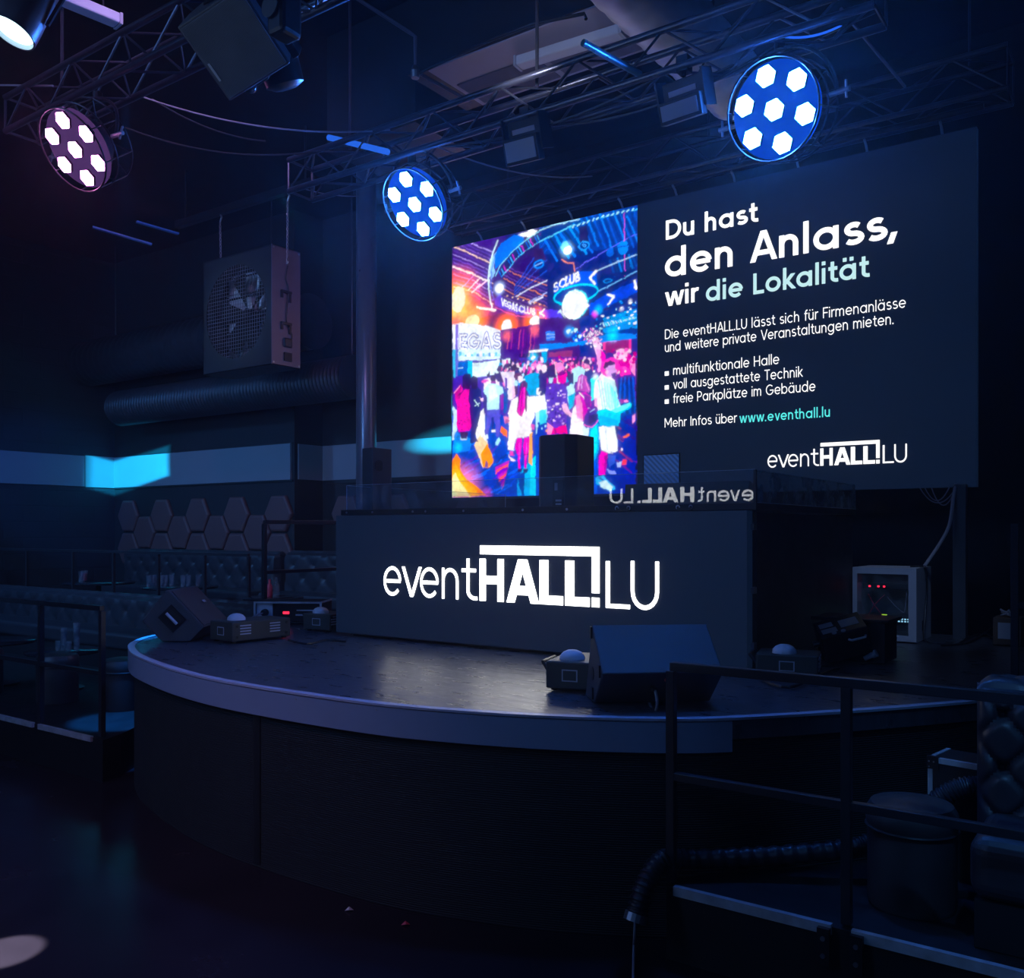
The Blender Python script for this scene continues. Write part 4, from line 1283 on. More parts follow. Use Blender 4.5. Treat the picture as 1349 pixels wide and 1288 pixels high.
P ffffff 146.7,219.2 155.9,218.4 155.9,239.9 146.7,240.7
P 5ad8f0 146.7,239.2 156.9,236.9 157.8,255.3 146.7,257.7
G a0f4ff 150.4 227.2 9.2 0.8
P f03aa8 174.1,195 181.3,190.4 188.4,194.1 188.1,204.6 183.1,208.7 175.9,205
P 6a1a80 174.1,195 181.3,190.1 188.1,193.3 184.9,196 176.8,196.7
P 5a40b8 157.8,209.4 172.3,205.4 184.9,208.9 190.2,216.9 190.2,239.5 187.5,263.4 168.7,263.7 160.5,257 158.7,234 156.3,221.5
D fff0ff 180 216.1 1.4 1
D 8a6ae0 165.2 251.4 1.1 0.8
D e0b8f8 184.3 232.9 1.9 0.9
D 2a1a80 172 245.3 1.3 1.2
D fff0ff 179.2 239.5 1.6 1.1
D 2a1a80 186.7 223 1.3 1.4
D 8a6ae0 177.5 234.7 1.1 0.9
D 2a1a80 167.5 240.7 1.7 0.9
D e0b8f8 181.6 254.9 1.5 1.2
D fff0ff 186.3 259.9 1.7 0.8
D 8a6ae0 177.7 250.6 2.2 1
D e0b8f8 168.9 235 2.1 1.4
D fff0ff 179.3 222.2 1.5 1
D 2a1a80 186.6 225.7 1.2 1
D e0b8f8 161.6 226.7 1.7 1.3
D 8a6ae0 164.8 238.5 1.3 1.2
D 8a6ae0 187.1 246.1 2 1.1
D 2a1a80 185.8 259.2 2.2 1.1
D 8a6ae0 174.1 249.2 1.9 1.2
D 8a6ae0 182 244.9 1.2 1
D 2a1a80 176.1 244.7 2.2 0.8
D 8a6ae0 184.6 238.2 2 0.9
D 8a6ae0 180.5 255.1 2 1.2
D 8a6ae0 174.6 241.7 2.4 1.2
D 8a6ae0 174.5 217.6 2.2 0.8
D 2a1a80 168.1 251 1.9 1
D 8a6ae0 174.6 232.7 2.2 1
D fff0ff 163.3 211.2 1.3 0.9
D fff0ff 163.5 236.2 2.2 0.9
D 2a1a80 186.6 241.6 1.8 1.3
D fff0ff 175.6 222 1.1 0.8
D 2a1a80 166.3 254.3 2 1.2
D 2a1a80 163.5 218.2 1.5 0.9
D e0b8f8 173.5 233.7 2 1
D 2a1a80 177.6 221.7 1.4 0.9
D 2a1a80 162.1 240.9 2.1 0.8
D e0b8f8 161.1 242.2 2.1 1.2
D 2a1a80 185.9 247.1 1.9 1.1
D fff0ff 173.6 232.5 2.2 1.4
D 2a1a80 167.1 257.6 1.1 0.9
D 8a6ae0 183.9 252.5 2 0.8
D fff0ff 168.8 252.9 1.3 0.9
D e0b8f8 173.3 248.9 1.1 1.3
D 2a1a80 171.5 242.7 1.6 1.2
D e0b8f8 186.1 221.5 1.2 1.3
D 8a6ae0 173.8 236.7 2.2 1.1
D 8a6ae0 163.9 236.5 1.3 0.8
D e0b8f8 183.3 221 1.7 1.1
D e0b8f8 170.1 254.2 2.3 1
D fff0ff 178.3 248.8 1.8 0.9
D 2a1a80 167 225.1 1.8 0.8
D fff0ff 175.9 232.7 2 1.1
D 2a1a80 182.5 218.8 1.3 0.9
D fff0ff 176.3 218.6 1.3 1.2
D e0b8f8 183.5 258.3 2 1.3
D fff0ff 160.3 226.2 1.4 1.1
D e0b8f8 185.3 224.9 2.3 0.8
D 2a1a80 161.9 251 1.7 1.2
D 2a1a80 179.5 247.5 1.6 1
D fff0ff 166.7 239 1.7 1
P f0308a 158.7,258.4 168.7,263.4 187.5,260.4 190.2,271.8 158.9,271
P ff9ac8 158.1,255.4 168.7,262.2 165.1,271.4 158.9,271
P a01a70 168.7,263.7 174.1,263.7 173.7,271.6 170.5,271.4
P b85ab8 206,200.3 211.2,197.6 218.2,201.5 221.6,212.2 224.2,218.4 221.6,222.6 216.4,220.7 207.8,218.4 202.5,219.5
L ffd0f0 1.5 208.6,202.1 206,215.3
L ff9ae0 1.5 216.4,204.3 221.6,218.2
L e8c0ff 1.4 212.1,200.9 211.2,215.8
P d040b8 200.8,228.3 207.8,221.4 216.4,220.7 224.2,227.3 225,239.2 218.2,244.6 214.7,257.7 204.3,255.5 200.8,240.3
P ff9ad8 202.5,225.4 207.8,222.9 212.1,238.2 213,256.1 204.3,254
L ffffff 1.6 207.8,221.4 218.2,231.2 221.6,241.9
P 7a2a98 213,221.9 223.3,227.2 224.2,240.6 218.2,241.6
P ffc8ec 181.3,234.2 188.4,234.1 193.7,244.2 206,252.6 213,256.1 211.2,259 199,253.6 188.4,246.9 183.1,241.9
P fdf6ff 198.1,240.1 202.5,235.9 204.3,254 214.7,259.2 221.6,268.6 218.2,286.2 217.3,290.6 204.3,295.9 194.1,272.8 195.1,254.9
P d8ecff 213,259.1 222.5,267.1 219,289.2 209.5,293.2
P 3a2a90 215.6,250.3 225,243.6 234.4,247.3 235.3,256.2 226.8,263 218.2,266.9 213.3,262.1
P 181060 221.6,250.8 233.6,249.4 231.9,258.9 221.6,262.6
L ff6ad0 1.3 214.7,262.2 225,265.8 235.3,257.7
L bfe0ff 1 223.3,246.5 230.2,243.3
P f02ab8 203.4,295.1 218.2,292.1 219,301.1 216.4,307.6 203.9,306.3
P 6a1470 203.9,306.3 218.2,307 219.9,317.4 219,349.3 203.9,349.7
P a01a80 206,307.9 211.2,308.1 209.5,345.4 205.2,345.3
P e81a90 202.9,340.7 211.2,349.1 202.9,349.4
P d03aa0 258.7,180.7 268.6,173.1 280,180.2 281.6,200.5 268.6,205 260.4,194
D ffc8ec 266.9 178.7 9.8 6.6
P ff5ac0 260.4,191.1 278.4,197.3 281.6,204.8 266.9,204.8
P ffa0d8 278.4,188.7 287.2,179.6 287.2,208.2 281.6,201.9
D ff70c8 273.7 185.9 1.9 1.7
D ff70c8 261.1 196 2.3 2
D c01a80 286.4 180.4 2.7 2.4
D ffd8f0 270.4 181 2.7 2.4
D ff70c8 281.7 195.2 1.5 1.4
D c01a80 279.9 183.4 2.2 1.9
D c01a80 273.1 200.6 2.3 2.1
D ff70c8 269.2 178.5 1.6 1.5
D c01a80 265.2 200.1 2.5 2.2
D ffd8f0 273.1 200.5 1.7 1.5
D c01a80 256.1 173.6 2.6 2.4
D c01a80 278.7 192.8 1.9 1.7
D ff70c8 272.2 197 3 2.6
D c01a80 274.8 188.5 2.9 2.5
D ffd8f0 278.7 176 2.8 2.5
D c01a80 285.7 186.8 2.9 2.6
D c01a80 285 191 1.8 1.6
D 5a1a80 258.5 175.9 2.6 2.3
D ff70c8 274.3 174.2 2.6 2.3
D ff70c8 263.9 177.7 2.5 2.2
D c01a80 256.8 195.4 1.4 1.3
D ff70c8 260.2 200.5 2.6 2.3
D ffd8f0 272.7 186.2 2.5 2.2
D c01a80 256.8 187.2 2.8 2.5
D ff70c8 281 196.8 1.8 1.6
D c01a80 258.5 185.1 1.9 1.7
D ffd8f0 257 194.4 2.1 1.8
D ffd8f0 263.6 200.5 2.4 2.2
D c01a80 262.8 181.9 1.8 1.6
D ff70c8 281.3 189.8 1.9 1.7
P ffd0f0 225,154.3 235.3,154.1 242,179.5 233.6,178.6
P ffb0e8 231.9,168.9 242,170.1 239.5,196.2 236.1,197.4
P ff4ac0 238.6,169.7 245.4,176.3 242.9,192.2 239.5,187.4
L ff8ad8 1.5 224.8,152.5 225.5,152.5
L fff0ff 1.5 235.8,149.9 235.3,150.3
L ff8ad8 1.5 226.7,149.1 225.9,146.7
L 8a2a90 1.5 226.6,154.1 225.8,155.2
L 8a2a90 1.5 219.3,152.6 220.6,151.8
L fff0ff 1.5 230.9,165.5 233.3,164.8
L ffffff 1.5 224.1,149.8 226,148.2
L ffffff 1.5 232.1,148.9 230.5,151.1
L ffd8f4 1.5 231.9,145.7 230.4,145.9
L ffd8f4 1.5 226.3,150.9 224.6,148.6
L ffd8f4 1.5 232.6,162.7 231.9,163
L ffd8f4 1.5 225.8,154.6 224.3,153.5
L fff0ff 1.5 214.9,146.6 214.3,147.7
L ff8ad8 1.5 231.6,159.8 229.3,159
L fff0ff 1.5 235.9,149.1 233.5,150.9
L 8a2a90 1.5 222,148.2 222,146.2
L ffd8f4 1.5 228.6,148 227.5,148.9
L ffffff 1.5 223.7,145.4 224.8,147.5
L ff8ad8 1.5 230.7,153.5 231.2,151.2
L ff8ad8 1.5 225.8,152.9 224.9,154.4
L ff8ad8 1.5 226.9,154.8 225.1,154.8
L 8a2a90 1.5 235,161 235.7,161.9
L ffffff 1.5 220.6,149.6 218,151.5
L ffffff 1.5 228.9,143.3 226.5,141.6
L ffffff 1.5 221.8,150.3 221.4,148.2
L ff8ad8 1.5 216.6,143.1 214,144.8
L ffffff 1.5 225.4,152.1 225.7,153.2
L fff0ff 1.5 226.6,153.7 227.8,153.8
L ffd8f4 1.5 225.4,154.3 225.2,153.8
L ffffff 1.5 230.3,154.4 229.7,155.6
L fff0ff 1.5 225.8,153.4 223.3,153.1
L ff8ad8 1.5 237.8,149.6 235.8,148.5
L 8a2a90 1.5 225.7,152.2 223.2,150.7
L ffd8f4 1.5 210,148.3 210.1,150
L fff0ff 1.5 231.4,147.1 230.5,147.5
L ffffff 1.5 228.6,157.3 226.5,157.3
L ffffff 1.5 237.1,161 238.7,163
L fff0ff 1.5 217.7,159.7 219.5,160.8
L ff8ad8 1.5 225,154.3 223.4,155.5
L 8a2a90 1.5 220.7,150.3 222.5,148.7
L 8a2a90 1.5 222,158.1 220.4,159.9
L ffd8f4 1.5 231.6,150.9 233.8,151.4
L ffffff 1.5 226.2,156.4 226.6,154.5
L fff0ff 1.5 229.8,156.9 228.2,159
L ff8ad8 1.5 228.9,151.8 230.4,151.4
L ff8ad8 1.5 214.9,154.9 216,153.3
L 8a2a90 1.5 237.4,157.6 235.3,155.2
L 8a2a90 1.5 219.1,147.3 221,146.7
L ff8ad8 1.5 237.4,148.1 235.6,146.7
L ffffff 1.5 218.9,153.5 220.1,154.6
L ffd8f4 1.5 225,152.1 225.5,152.4
L fff0ff 1.5 217.5,141.2 218.3,142.9
L ffd8f4 1.5 237.8,158.7 240.3,157.2
L 8a2a90 1.5 226,154.3 226,154.5
L ff8ad8 1.5 223.1,151.4 220.4,152
L ff8ad8 1.5 240.1,162.3 237.4,161.2
L ffd8f4 1.5 239.2,149.8 241.1,151.5
L ffffff 1.5 237.5,147.6 237.3,146
L 8a2a90 1.5 224.4,153 222.5,154.3
L ffd8f4 1.5 232.9,147.7 234.7,146.3
L ff8ad8 1.5 224.4,142.7 224.4,140.8
L fff0ff 1.5 238.8,162.6 240.5,164.9
L ff8ad8 1.5 214.7,148.4 212.1,146.5
L fff0ff 1.5 225.3,165.5 224.7,163.8
L ffffff 1.5 225.7,154 223.7,151.4
L fff0ff 1.5 230.7,153 231.4,152.9
L ff8ad8 1.5 220.9,157.7 221.6,156.1
L 8a2a90 1.5 230.6,140.2 231.6,138.6
L ff8ad8 1.5 224.8,160.4 224.9,158.4
L fff0ff 1.5 228.8,153.8 228.9,153
L ffffff 1.5 226.8,149.3 224.3,147.3
L ff8ad8 1.5 225.3,142.8 227.9,145.4
L ffffff 1.5 219.9,160.7 219.8,159.3
L ffffff 1.5 223.4,150.9 221.9,151.1
L fff0ff 1.5 224.7,152.5 224.6,153.5
L ffffff 1.5 213.6,149.2 215.6,151
L ffd8f4 1.5 227.1,156.8 228,156.6
L fff0ff 1.5 223,147.2 222.6,149.1
L ffffff 1.5 231.9,155.2 229.8,156.8
L fff0ff 1.5 223.9,154.2 223.1,154.6
L 8a2a90 1.5 225.3,151.8 226.9,154.3
L ffffff 1.5 225.9,160.5 223.3,159.6
L ffd8f4 1.5 222.8,157.1 225.5,155.7
L 8a2a90 1.5 226.8,160.1 227.2,159
L fff0ff 1.5 226.2,153.6 224.1,154.2
L ffffff 1.5 230.6,165.5 228.5,163.4
L 8a2a90 1.5 225.7,153.5 223.7,154.6
L ff8ad8 1.5 231.7,152 230.9,149.9
L 8a2a90 1.5 219.4,154.8 219.9,156.6
L ffffff 1.5 219.1,153.8 219,155.1
P 1a3a98 262,208.7 271.9,205.3 286.8,208.2 286.8,255.5 268.6,254.2 265.3,230.8
L 0a2070 2.2 265.3,207.6 260.4,250.7
L 2a5ac8 2.2 267.9,207.8 264.3,251
L 0a2070 2.2 270.5,208.1 268.3,251.3
L 2a5ac8 2.2 273.2,208.3 272.2,251.6
L 0a2070 2.2 275.8,208.6 276.1,251.9
L 2a5ac8 2.2 278.4,208.8 280,252.1
L 0a2070 2.2 281,209.1 283.9,252.4
L 2a5ac8 2.2 283.5,209.3 287.7,252.7
P fff6ff 230.2,210.1 240.3,199.3 250.4,203.9 258.7,209.8 260.4,220.2 263.7,233.5 265.3,242.4 258.7,250.6 235.3,245.9 229.3,230.7 228.8,218.8
P d8fbff 242,203.8 258.7,211.3 263.7,235 266.9,242.5 252.1,248.6 245.4,229.1
P 7ff0ff 252.1,215 262,227.6 264.5,240.8 258.7,247.7
L a8f4ff 1.6 235.3,207.6 242,243.5
L a8f4ff 1.6 239.5,209.5 245.4,243.7
L a8f4ff 1.6 243.7,211.3 248.7,244
L a8f4ff 1.6 247.9,213.2 252.1,244.2
L a8f4ff 1.6 252.1,215 255.4,244.5
L a8f4ff 1.6 256.2,216.9 258.7,244.7
L a8f4ff 1.6 260.4,218.7 262,245
D ff5ac0 252.1 193.1 14 11.7
P 0a1250 242,192.1 245.4,185.9 252.1,184.4 259.5,188.8 257.1,192.2 252.1,193.1 246.2,196.2
P d8a8e8 245.4,193.9 253.7,191.1 258.7,190.2 262.3,200 260.4,202 261.2,205 253.7,205.7 247.9,202.9
P 3a2a80 253.7,201.3 260.4,200.5 260.7,205.7 254.6,206.2
D ffd0f0 247.9 198.6 1.7 2.3
P ffb0e0 230.2,229.3 233.9,231 234.4,241.4 230.2,239.6
P 2ad0f0 234.4,245.8 245.4,243.7 258.7,250.6 266.9,242.5 275.1,240.2 282.4,239.4 281.6,244.4 273.5,248.8 266.9,251.9 266.1,261.3 263.7,266.9 236.1,265.1
P 7ff0ff 252.1,247.2 266.9,242.5 280,239.2 280.8,242.9 268.6,248.4 258.7,251.3
P 9a2a98 264,234.3 276.7,235.3 275.1,238.1 266.9,239.6
P ff9ad8 271,236.3 277.6,235.4 277.6,238.3 272.7,238.6
P 18b0e0 235.3,251.8 263.7,259.6 263.3,266.9 236.1,265.1
P f8fcff 236.1,265.8 258.7,266.6 262,277 262.8,297.3 253.7,301.2 239.5,295.4 237.3,278.4
L c8d8ff 1.6 245.4,268.6 248.7,295.2
P 0a2a80 258.7,268 263.3,267.6 262,282.8
P 12206a 252.9,298.3 255.1,297.7 254.6,301.3
P f81ac0 239.5,296.2 248.7,299.5 247.9,311.2 244.5,327.2 236.1,326.9 235.3,310.7
P a01a90 245.4,302.3 248.7,301 247.1,314.1 243.7,325.7
P 5ac8ff 233.6,328.3 243.7,327.2 245.4,331.6 258.7,340.8 259.5,345.9 252.1,347.2 231.9,337.1 230.5,332.6
P e8ffff 235.3,335.7 245.4,333.1 257.1,342.2 252.1,346.4 238.6,340.2
L 0a4ab0 1.2 237,329.9 242.9,333
P 3a5ac0 248.7,302.5 260.4,303 258.7,311.7 252.1,317.2
P b8c8ff 260.4,311.7 268.6,310.6 266.9,317.8 261.2,317.6
P ff5a60 269.4,308.5 275.9,308.8 274.3,315.2 268.6,315
P 8a9ae8 246.2,318.5 258.7,321.9 261.2,326.3 252.1,326
P ffb0e8 283.2,256.7 286.8,253.4 286.8,262.7 283.2,265.3
P ff7a40 268.6,281.7 278.4,276.8 279.7,279.5 271.9,283.3
D ffe8ff 268.6 295.9 1.3 2
"""
# ================================================================ the hall itself
def struct(name, mb, m): return link(name, mb, m, kind='structure')
CEIL = 6.6
struct('floor', MB().box((-15.2, -7, -.1), (6, 9.8, 0)), 'floor')
struct('ceiling', MB().box((-15.2, -7, CEIL), (6, 9.8, CEIL+.1)), 'ceiling')
struct('wall_left', MB().box((-15.1, -7, 0), (-14.92, 9.8, CEIL)), 'brick')
struct('wall_back', MB().box((-14.92, 9.0, 0), (-10.28, 9.8, CEIL)), 'wall')
struct('wall_rear', MB().box((-10.28, 9.55, 0), (6, 9.8, CEIL)), 'wall')
struct('wall_right', MB().box((6, -7, 0), (6.1, 9.8, CEIL)), 'wall')
struct('wall_front', MB().box((-15.1, -7.1, 0), (6.1, -7, CEIL)), 'wall')
B0, B1 = 2.69, 3.205
struct('trim_1', MB().box((-14.92, 2.0, B0), (-14.895, 8.44, B1)), 'band')
struct('trim_2', MB().box((-14.92, 8.46, B0-.01), (-14.885, 8.97, B1+.01)), 'band')
struct('trim_3', MB().box((-14.9, 8.965, B0-.005), (-10.33, 9.0, B1+.005)), 'band')
struct('trim_4', MB().box((-10.28, 9.06, B0), (-10.25, 9.55, B1)), 'band')
struct('trim_5', MB().box((-10.25, 9.52, B0), (-6.2, 9.55, B1)), 'band')
struct('trim_6', MB().box((-14.9, 8.975, B1), (-10.3, 8.999, B1+.02)).box((-14.9, 8.975, B0-.03), (-10.3, 8.999, B0-.005)), 'black')
struct('trim_7', MB().box((-10.2, 9.53, B0-.05), (-6.2, 9.549, B0)), 'black')
# column in front of the rear wall
struct('column', MB().lathe([(.125, 0), (.125, 6.6)], (-8.05, 8.2, 0), 32), 'pipe').modifiers.clear()
for f in bpy.data.objects['column'].data.polygons: f.use_smooth = len(f.vertices) == 4
# post under the right end of the screen
p1 = ony(1256, 830, 8.35); p2 = ony(1273, 830, 8.35)
single('screen_support_post', MB().box((p1.x, 8.32, 1.05), (p2.x, 8.42, 2.33)), mat('post_grey', (.06, .068, .085), .6), 'dark grey square post standing under the right end of the big screen', 'post')
# ================================================================ platforms and stage
def platform(name, poly, z0, z1, label, strip=None):
    t = thing(name, (poly[0][0], poly[0][1], z0), label, 'platform')
    link('body', MB().prism(poly, (0, 0, z0), (1, 0, 0), (0, 1, 0), (0, 0, z1-z0)), 'platform', t)
    for a, b in strip or []:
        link('edge_strip', MB().box((a[0], a[1], z1-.03), (b[0], b[1], z1+.012)), 'alu', t, label='worn aluminium edge strip')
    return t
platform('seating_platform', [(-14.9, 3.92), (-6.66, 3.92), (-6.74, 4.12), (-7.0, 4.5), (-7.25, 4.95), (-7.42, 5.6), (-7.42, 6.68), (-14.9, 6.68)], 0, .33, 'low black platform at the left carrying round tables and stools', [((-14.8, 3.90), (-7.69, 3.925)), ((-7.6, 3.90), (-6.8, 3.925))])
platform('seating_tier', [(-14.9, 6.70), (-8.30, 6.70), (-8.30, 8.98), (-14.9, 8.98)], 0, .66, 'raised black tier along the wall under the hexagon panels')
platform('lounge_platform', [(-1.84, 3.80), (2.2, 3.80), (2.2, 6.6), (-.15, 6.45), (-.72, 5.40), (-1.25, 4.58), (-1.84, 3.93)], 0, .33, 'low black platform in the right foreground behind the railing', [((-1.80, 3.785), (-1.10, 3.812)), ((-1.02, 3.785), (2.1, 3.812))])
ST = 1.05
edge = [(-7.3, 8.6), (-7.3, 7.2), (-7.28, 5.9), (-7.07, 4.75), (-6.72, 4.22), (-6.2, 3.88), (-5.7, 3.69), (-5.2, 3.55), (-4.75, 3.465), (-4.3, 3.43), (-3.75, 3.43), (-3.25, 3.465), (-2.8, 3.57), (-2.376, 3.722), (-1.95, 3.95), (-1.68, 4.17), (-1.274, 4.66), (-.912, 5.16), (-.70, 5.5), (-.25, 6.3), (.4, 7.4), (1.0, 8.6)]
EDGE = smooth_line([(x, y, 0) for x, y in edge], 8)
def offset(line, d):
    out = []
    for i, p in enumerate(line):
        t = line[min(i+1, len(line)-1)]-line[max(i-1, 0)]; n = V((t.y, -t.x, 0)).normalized(); out.append(p-n*d)
    return out
INN = offset(EDGE, -.0)
st = thing('stage', (-3.9, 5.5, 0), 'curved black stage with a grey band round its front edge', 'stage')
poly = [(p.x, p.y) for p in EDGE]
link('deck', MB().prism(poly, (0, 0, ST-.10), (1, 0, 0), (0, 1, 0), (0, 0, .10)), 'deck', st, label='worn dark stage floor')
def wall_strip(line, d0, d1, z0, z1):
    A = offset(line, d0); B = offset(line, d1); mb = MB(); z = lambda L, h: [p+V((0, 0, h)) for p in L]
    mb.sheet(z(A, z0), z(A, z1)); mb.sheet(z(A, z1), z(B, z1)); mb.sheet(z(B, z1), z(B, z0)); mb.sheet(z(B, z0), z(A, z0))
    for q in (0, -1):
        k = len(mb.v); mb.add([A[q]+V((0, 0, z0)), A[q]+V((0, 0, z1)), B[q]+V((0, 0, z1)), B[q]+V((0, 0, z0))], [(0, 1, 2, 3)])
    return mb
sgn = 1 if offset(EDGE, .1)[70].y > EDGE[70].y else -1        # positive offsets run outwards after this
def out(line, d0, d1, z0, z1): return wall_strip(line, -sgn*d0, -sgn*d1, z0, z1)
iband = next(i for i, p in enumerate(EDGE) if p.x > -1.68 and p.y < 5)
front = [p for i, p in enumerate(EDGE) if 20 <= i <= iband]
link('fascia_band', out(front, .002, .014, ST-.157, ST-.012), 'fascia', st, True, label='plain grey band screwed round the front edge')
link('edge_trim', out(EDGE[16:], -.035, .016, ST-.006, ST+.006), 'lip', st, label='pale worn strip along the rim of the deck')
link('skirt', out(EDGE, -.06, -.03, 0, ST-.1), 'skirt', st, True, label='black ribbed covering below the band')
k = min(range(len(EDGE)), key=lambda i: abs(EDGE[i].x+4.3)+(EDGE[i].y > 5)*9)
link('skirt_seam', out(EDGE[k:k+2], -.031, -.022, .02, ST-.16), 'black', st)
for i, q in enumerate(front):
    if i % 9 == 4 and i > 30:
        n = (offset(front, -sgn*.014)[i]); link('screw', MB().lathe([(.004, 0), (.004, .003)], (0, 0, 0), 8, frame(n+V((0, 0, ST-.03)), (1, 0, 0), (0, 0, 1), (0, -1, 0))), 'steel', st)
# ================================================================ railings
def railing(name, pts, posts, z0, zt, zm, label, w=.04, low=None, foot=True):
    """posts at points on a line, with a top and a middle rail"""
    a, b = V((*pts[0], 0)), V((*pts[1], 0)); t = thing(name, (a.x, a.y, z0), label, 'railing')
    link('top_rail', MB().bar(a+V((0, 0, zt-w/2)), b+V((0, 0, zt-w/2)), w), 'rail', t, bevel=.003)
    if zm: link('middle_rail', MB().bar(a+V((0, 0, zm-w/2)), b+V((0, 0, zm-w/2)), w*.9), 'rail', t, bevel=.003)
    for p in posts:
        q = a+(b-a)*p
        o = link('post', MB().bar(q+V((0, 0, z0)), q+V((0, 0, zt-w)), w), 'rail', t, bevel=.003)
    return t
railing('railing', [(-1.835, 3.842), (2.0, 3.842)], [.0, .204, .41, .62, .83], .342, 1.346, .845, 'long black railing across the right foreground at the platform edge')
for x in (-1.052,):
    pass
fp = thing('post_bracket', (-1.06, 3.77, .12), 'black bolted bracket holding the second post of the foreground railing', 'bracket')
for x in (-1.15, -1.02): link('plate', MB().box((x, 3.762, .18), (x+.05, 3.785, .33)), 'blackmetal', fp)
for x in (-1.125, -.995):
    for z in (.22, .29): link('bolt', MB().lathe([(.010, 0), (.010, .008)], (0, 0, 0), 8, frame((x, 3.762, z), (1, 0, 0), (0, 0, 1), (0, -1, 0))), 'steel', fp)
railing('railing', [(-14.8, 3.955), (-6.73, 3.955)], [0, .11, .22, .33, .44, .55, .66, .775, .886, 1], .342, 1.36, .853, 'black railing in front of the stools at the far left')
railing('railing', [(-14.8, 6.8), (-8.54, 6.8)], [0, .2, .4, .56, .72, .87, 1], .672, 1.68, None, 'thin black railing on the raised tier behind the tufted sofa', w=.035)
railing('railing', [(-7.26, 5.97), (-7.26, 8.4)], [0, .42, 1], 1.056, 2.05, 1.55, 'black railing on the rear left edge of the stage beside the lit desk')
pr = atd(1337, 890, 5.5)
railing('railing', [(pr.x, pr.y), (pr.x+1.1, pr.y+.25)], [0], 1.056, 2.03, 1.52, 'dark railing post standing on the right rear corner of the stage', w=.042)
bpy.data.objects.remove([o for o in bpy.data.objects if o.name.startswith('top_rail')][-1])
# ================================================================ lit DJ desk
YB = 5.5
dj = thing('dj_desk', (-3.9, 6.6, ST), 'wide black desk on the stage with a lit logo across its front', 'desk')
link('carcass', MB().box((-5.68, 5.60, ST+.006), (-2.085, 7.79, 2.06)), 'black', dj)
link('worktop', MB().box((-5.70, 5.50, 2.074), (-2.06, 7.8, 2.12)), 'black', dj, bevel=.004)
link('plinth', MB().box((-5.6, 5.55, ST+.004), (-2.2, 5.6, 1.08)), 'black', dj)
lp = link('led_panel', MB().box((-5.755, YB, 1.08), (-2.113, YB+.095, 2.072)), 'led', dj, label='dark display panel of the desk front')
link('panel_seams', MB().box((-5.755, YB-.0004, 1.573), (-2.113, YB, 1.5735)), 'black', lp)
link('lettering', logo(MB(), (-5.198, YB-.001, 1.416), (1, 0, 0), (0, 0, 1), (0, -1, 0), 2.489), 'txt', lp, label='glowing white eventHALL.LU logo')
link('front_glass', MB().box((-5.63, YB+.0, 2.121), (-2.062, YB+.008, 2.326)), 'glass', dj, label='clear glass screen along the front')
link('side_glass', MB().box((-2.072, YB+.01, 2.121), (-2.064, 7.79, 2.322)), 'dusty', dj, label='dusty glass screen at the right end')
link('side_glass', MB().box((-5.63, YB+.01, 2.121), (-5.622, 7.79, 2.322)), 'glass', dj, label='clear glass screen at the left end')
link('glass_edge', MB().box((-5.63, YB+.001, 2.3262), (-2.062, YB+.007, 2.3285)).box((-5.633, YB, 2.121), (-5.6302, YB+.008, 2.326)), 'edge', dj, label='bright polished edge of the front glass')
link('glass_edge', MB().box((-2.071, YB+.01, 2.3222), (-2.065, 7.79, 2.3245)).box((-2.072, 7.7902, 2.121), (-2.064, 7.793, 2.322)).box((-2.062, YB+.02, 2.1205), (-2.059, 7.79, 2.124)), 'edge', dj, label='bright polished edge of the right glass')
link('glass_edge', MB().box((-5.629, YB+.01, 2.3222), (-5.623, 7.79, 2.3240)).box((-5.63, 7.7902, 2.121), (-5.622, 7.793, 2.322)), 'edge', dj, label='bright polished edge of the left glass')
link('glass_clamp', MB().box((-2.070, YB-.004, 2.075), (-2.052, YB+.012, 2.325)), 'black', dj)
for px in (457, 491, 544, 561, 611, 689, 747):
    x = ony(px, 674, YB).x; link('screw', MB().lathe([(.009, 0), (.009, .006)], (0, 0, 0), 8, frame((x, YB-.001, 2.097), (1, 0, 0), (0, 0, 1), (0, -1, 0))), 'steel', dj)
for px in (821, 902):
    x = ony(px, 670, YB).x; l = link('panel_latch', MB().box((x-.05, YB-.012, 2.076), (x+.05, YB, 2.096)), 'blackmetal', dj)
    for s in (-1, 1): link('ring', MB().tube([(x+s*.045+.012*math.cos(a*PI/5), YB-.008, 2.098+.012*math.sin(a*PI/5)) for a in range(10)], .004, 6, True), 'steel', l)
for z in (1.2, 1.55, 1.95): link('hinge', MB().box((-2.108, 5.55, z), (-2.086, 5.6, z+.04)), 'steel', dj)
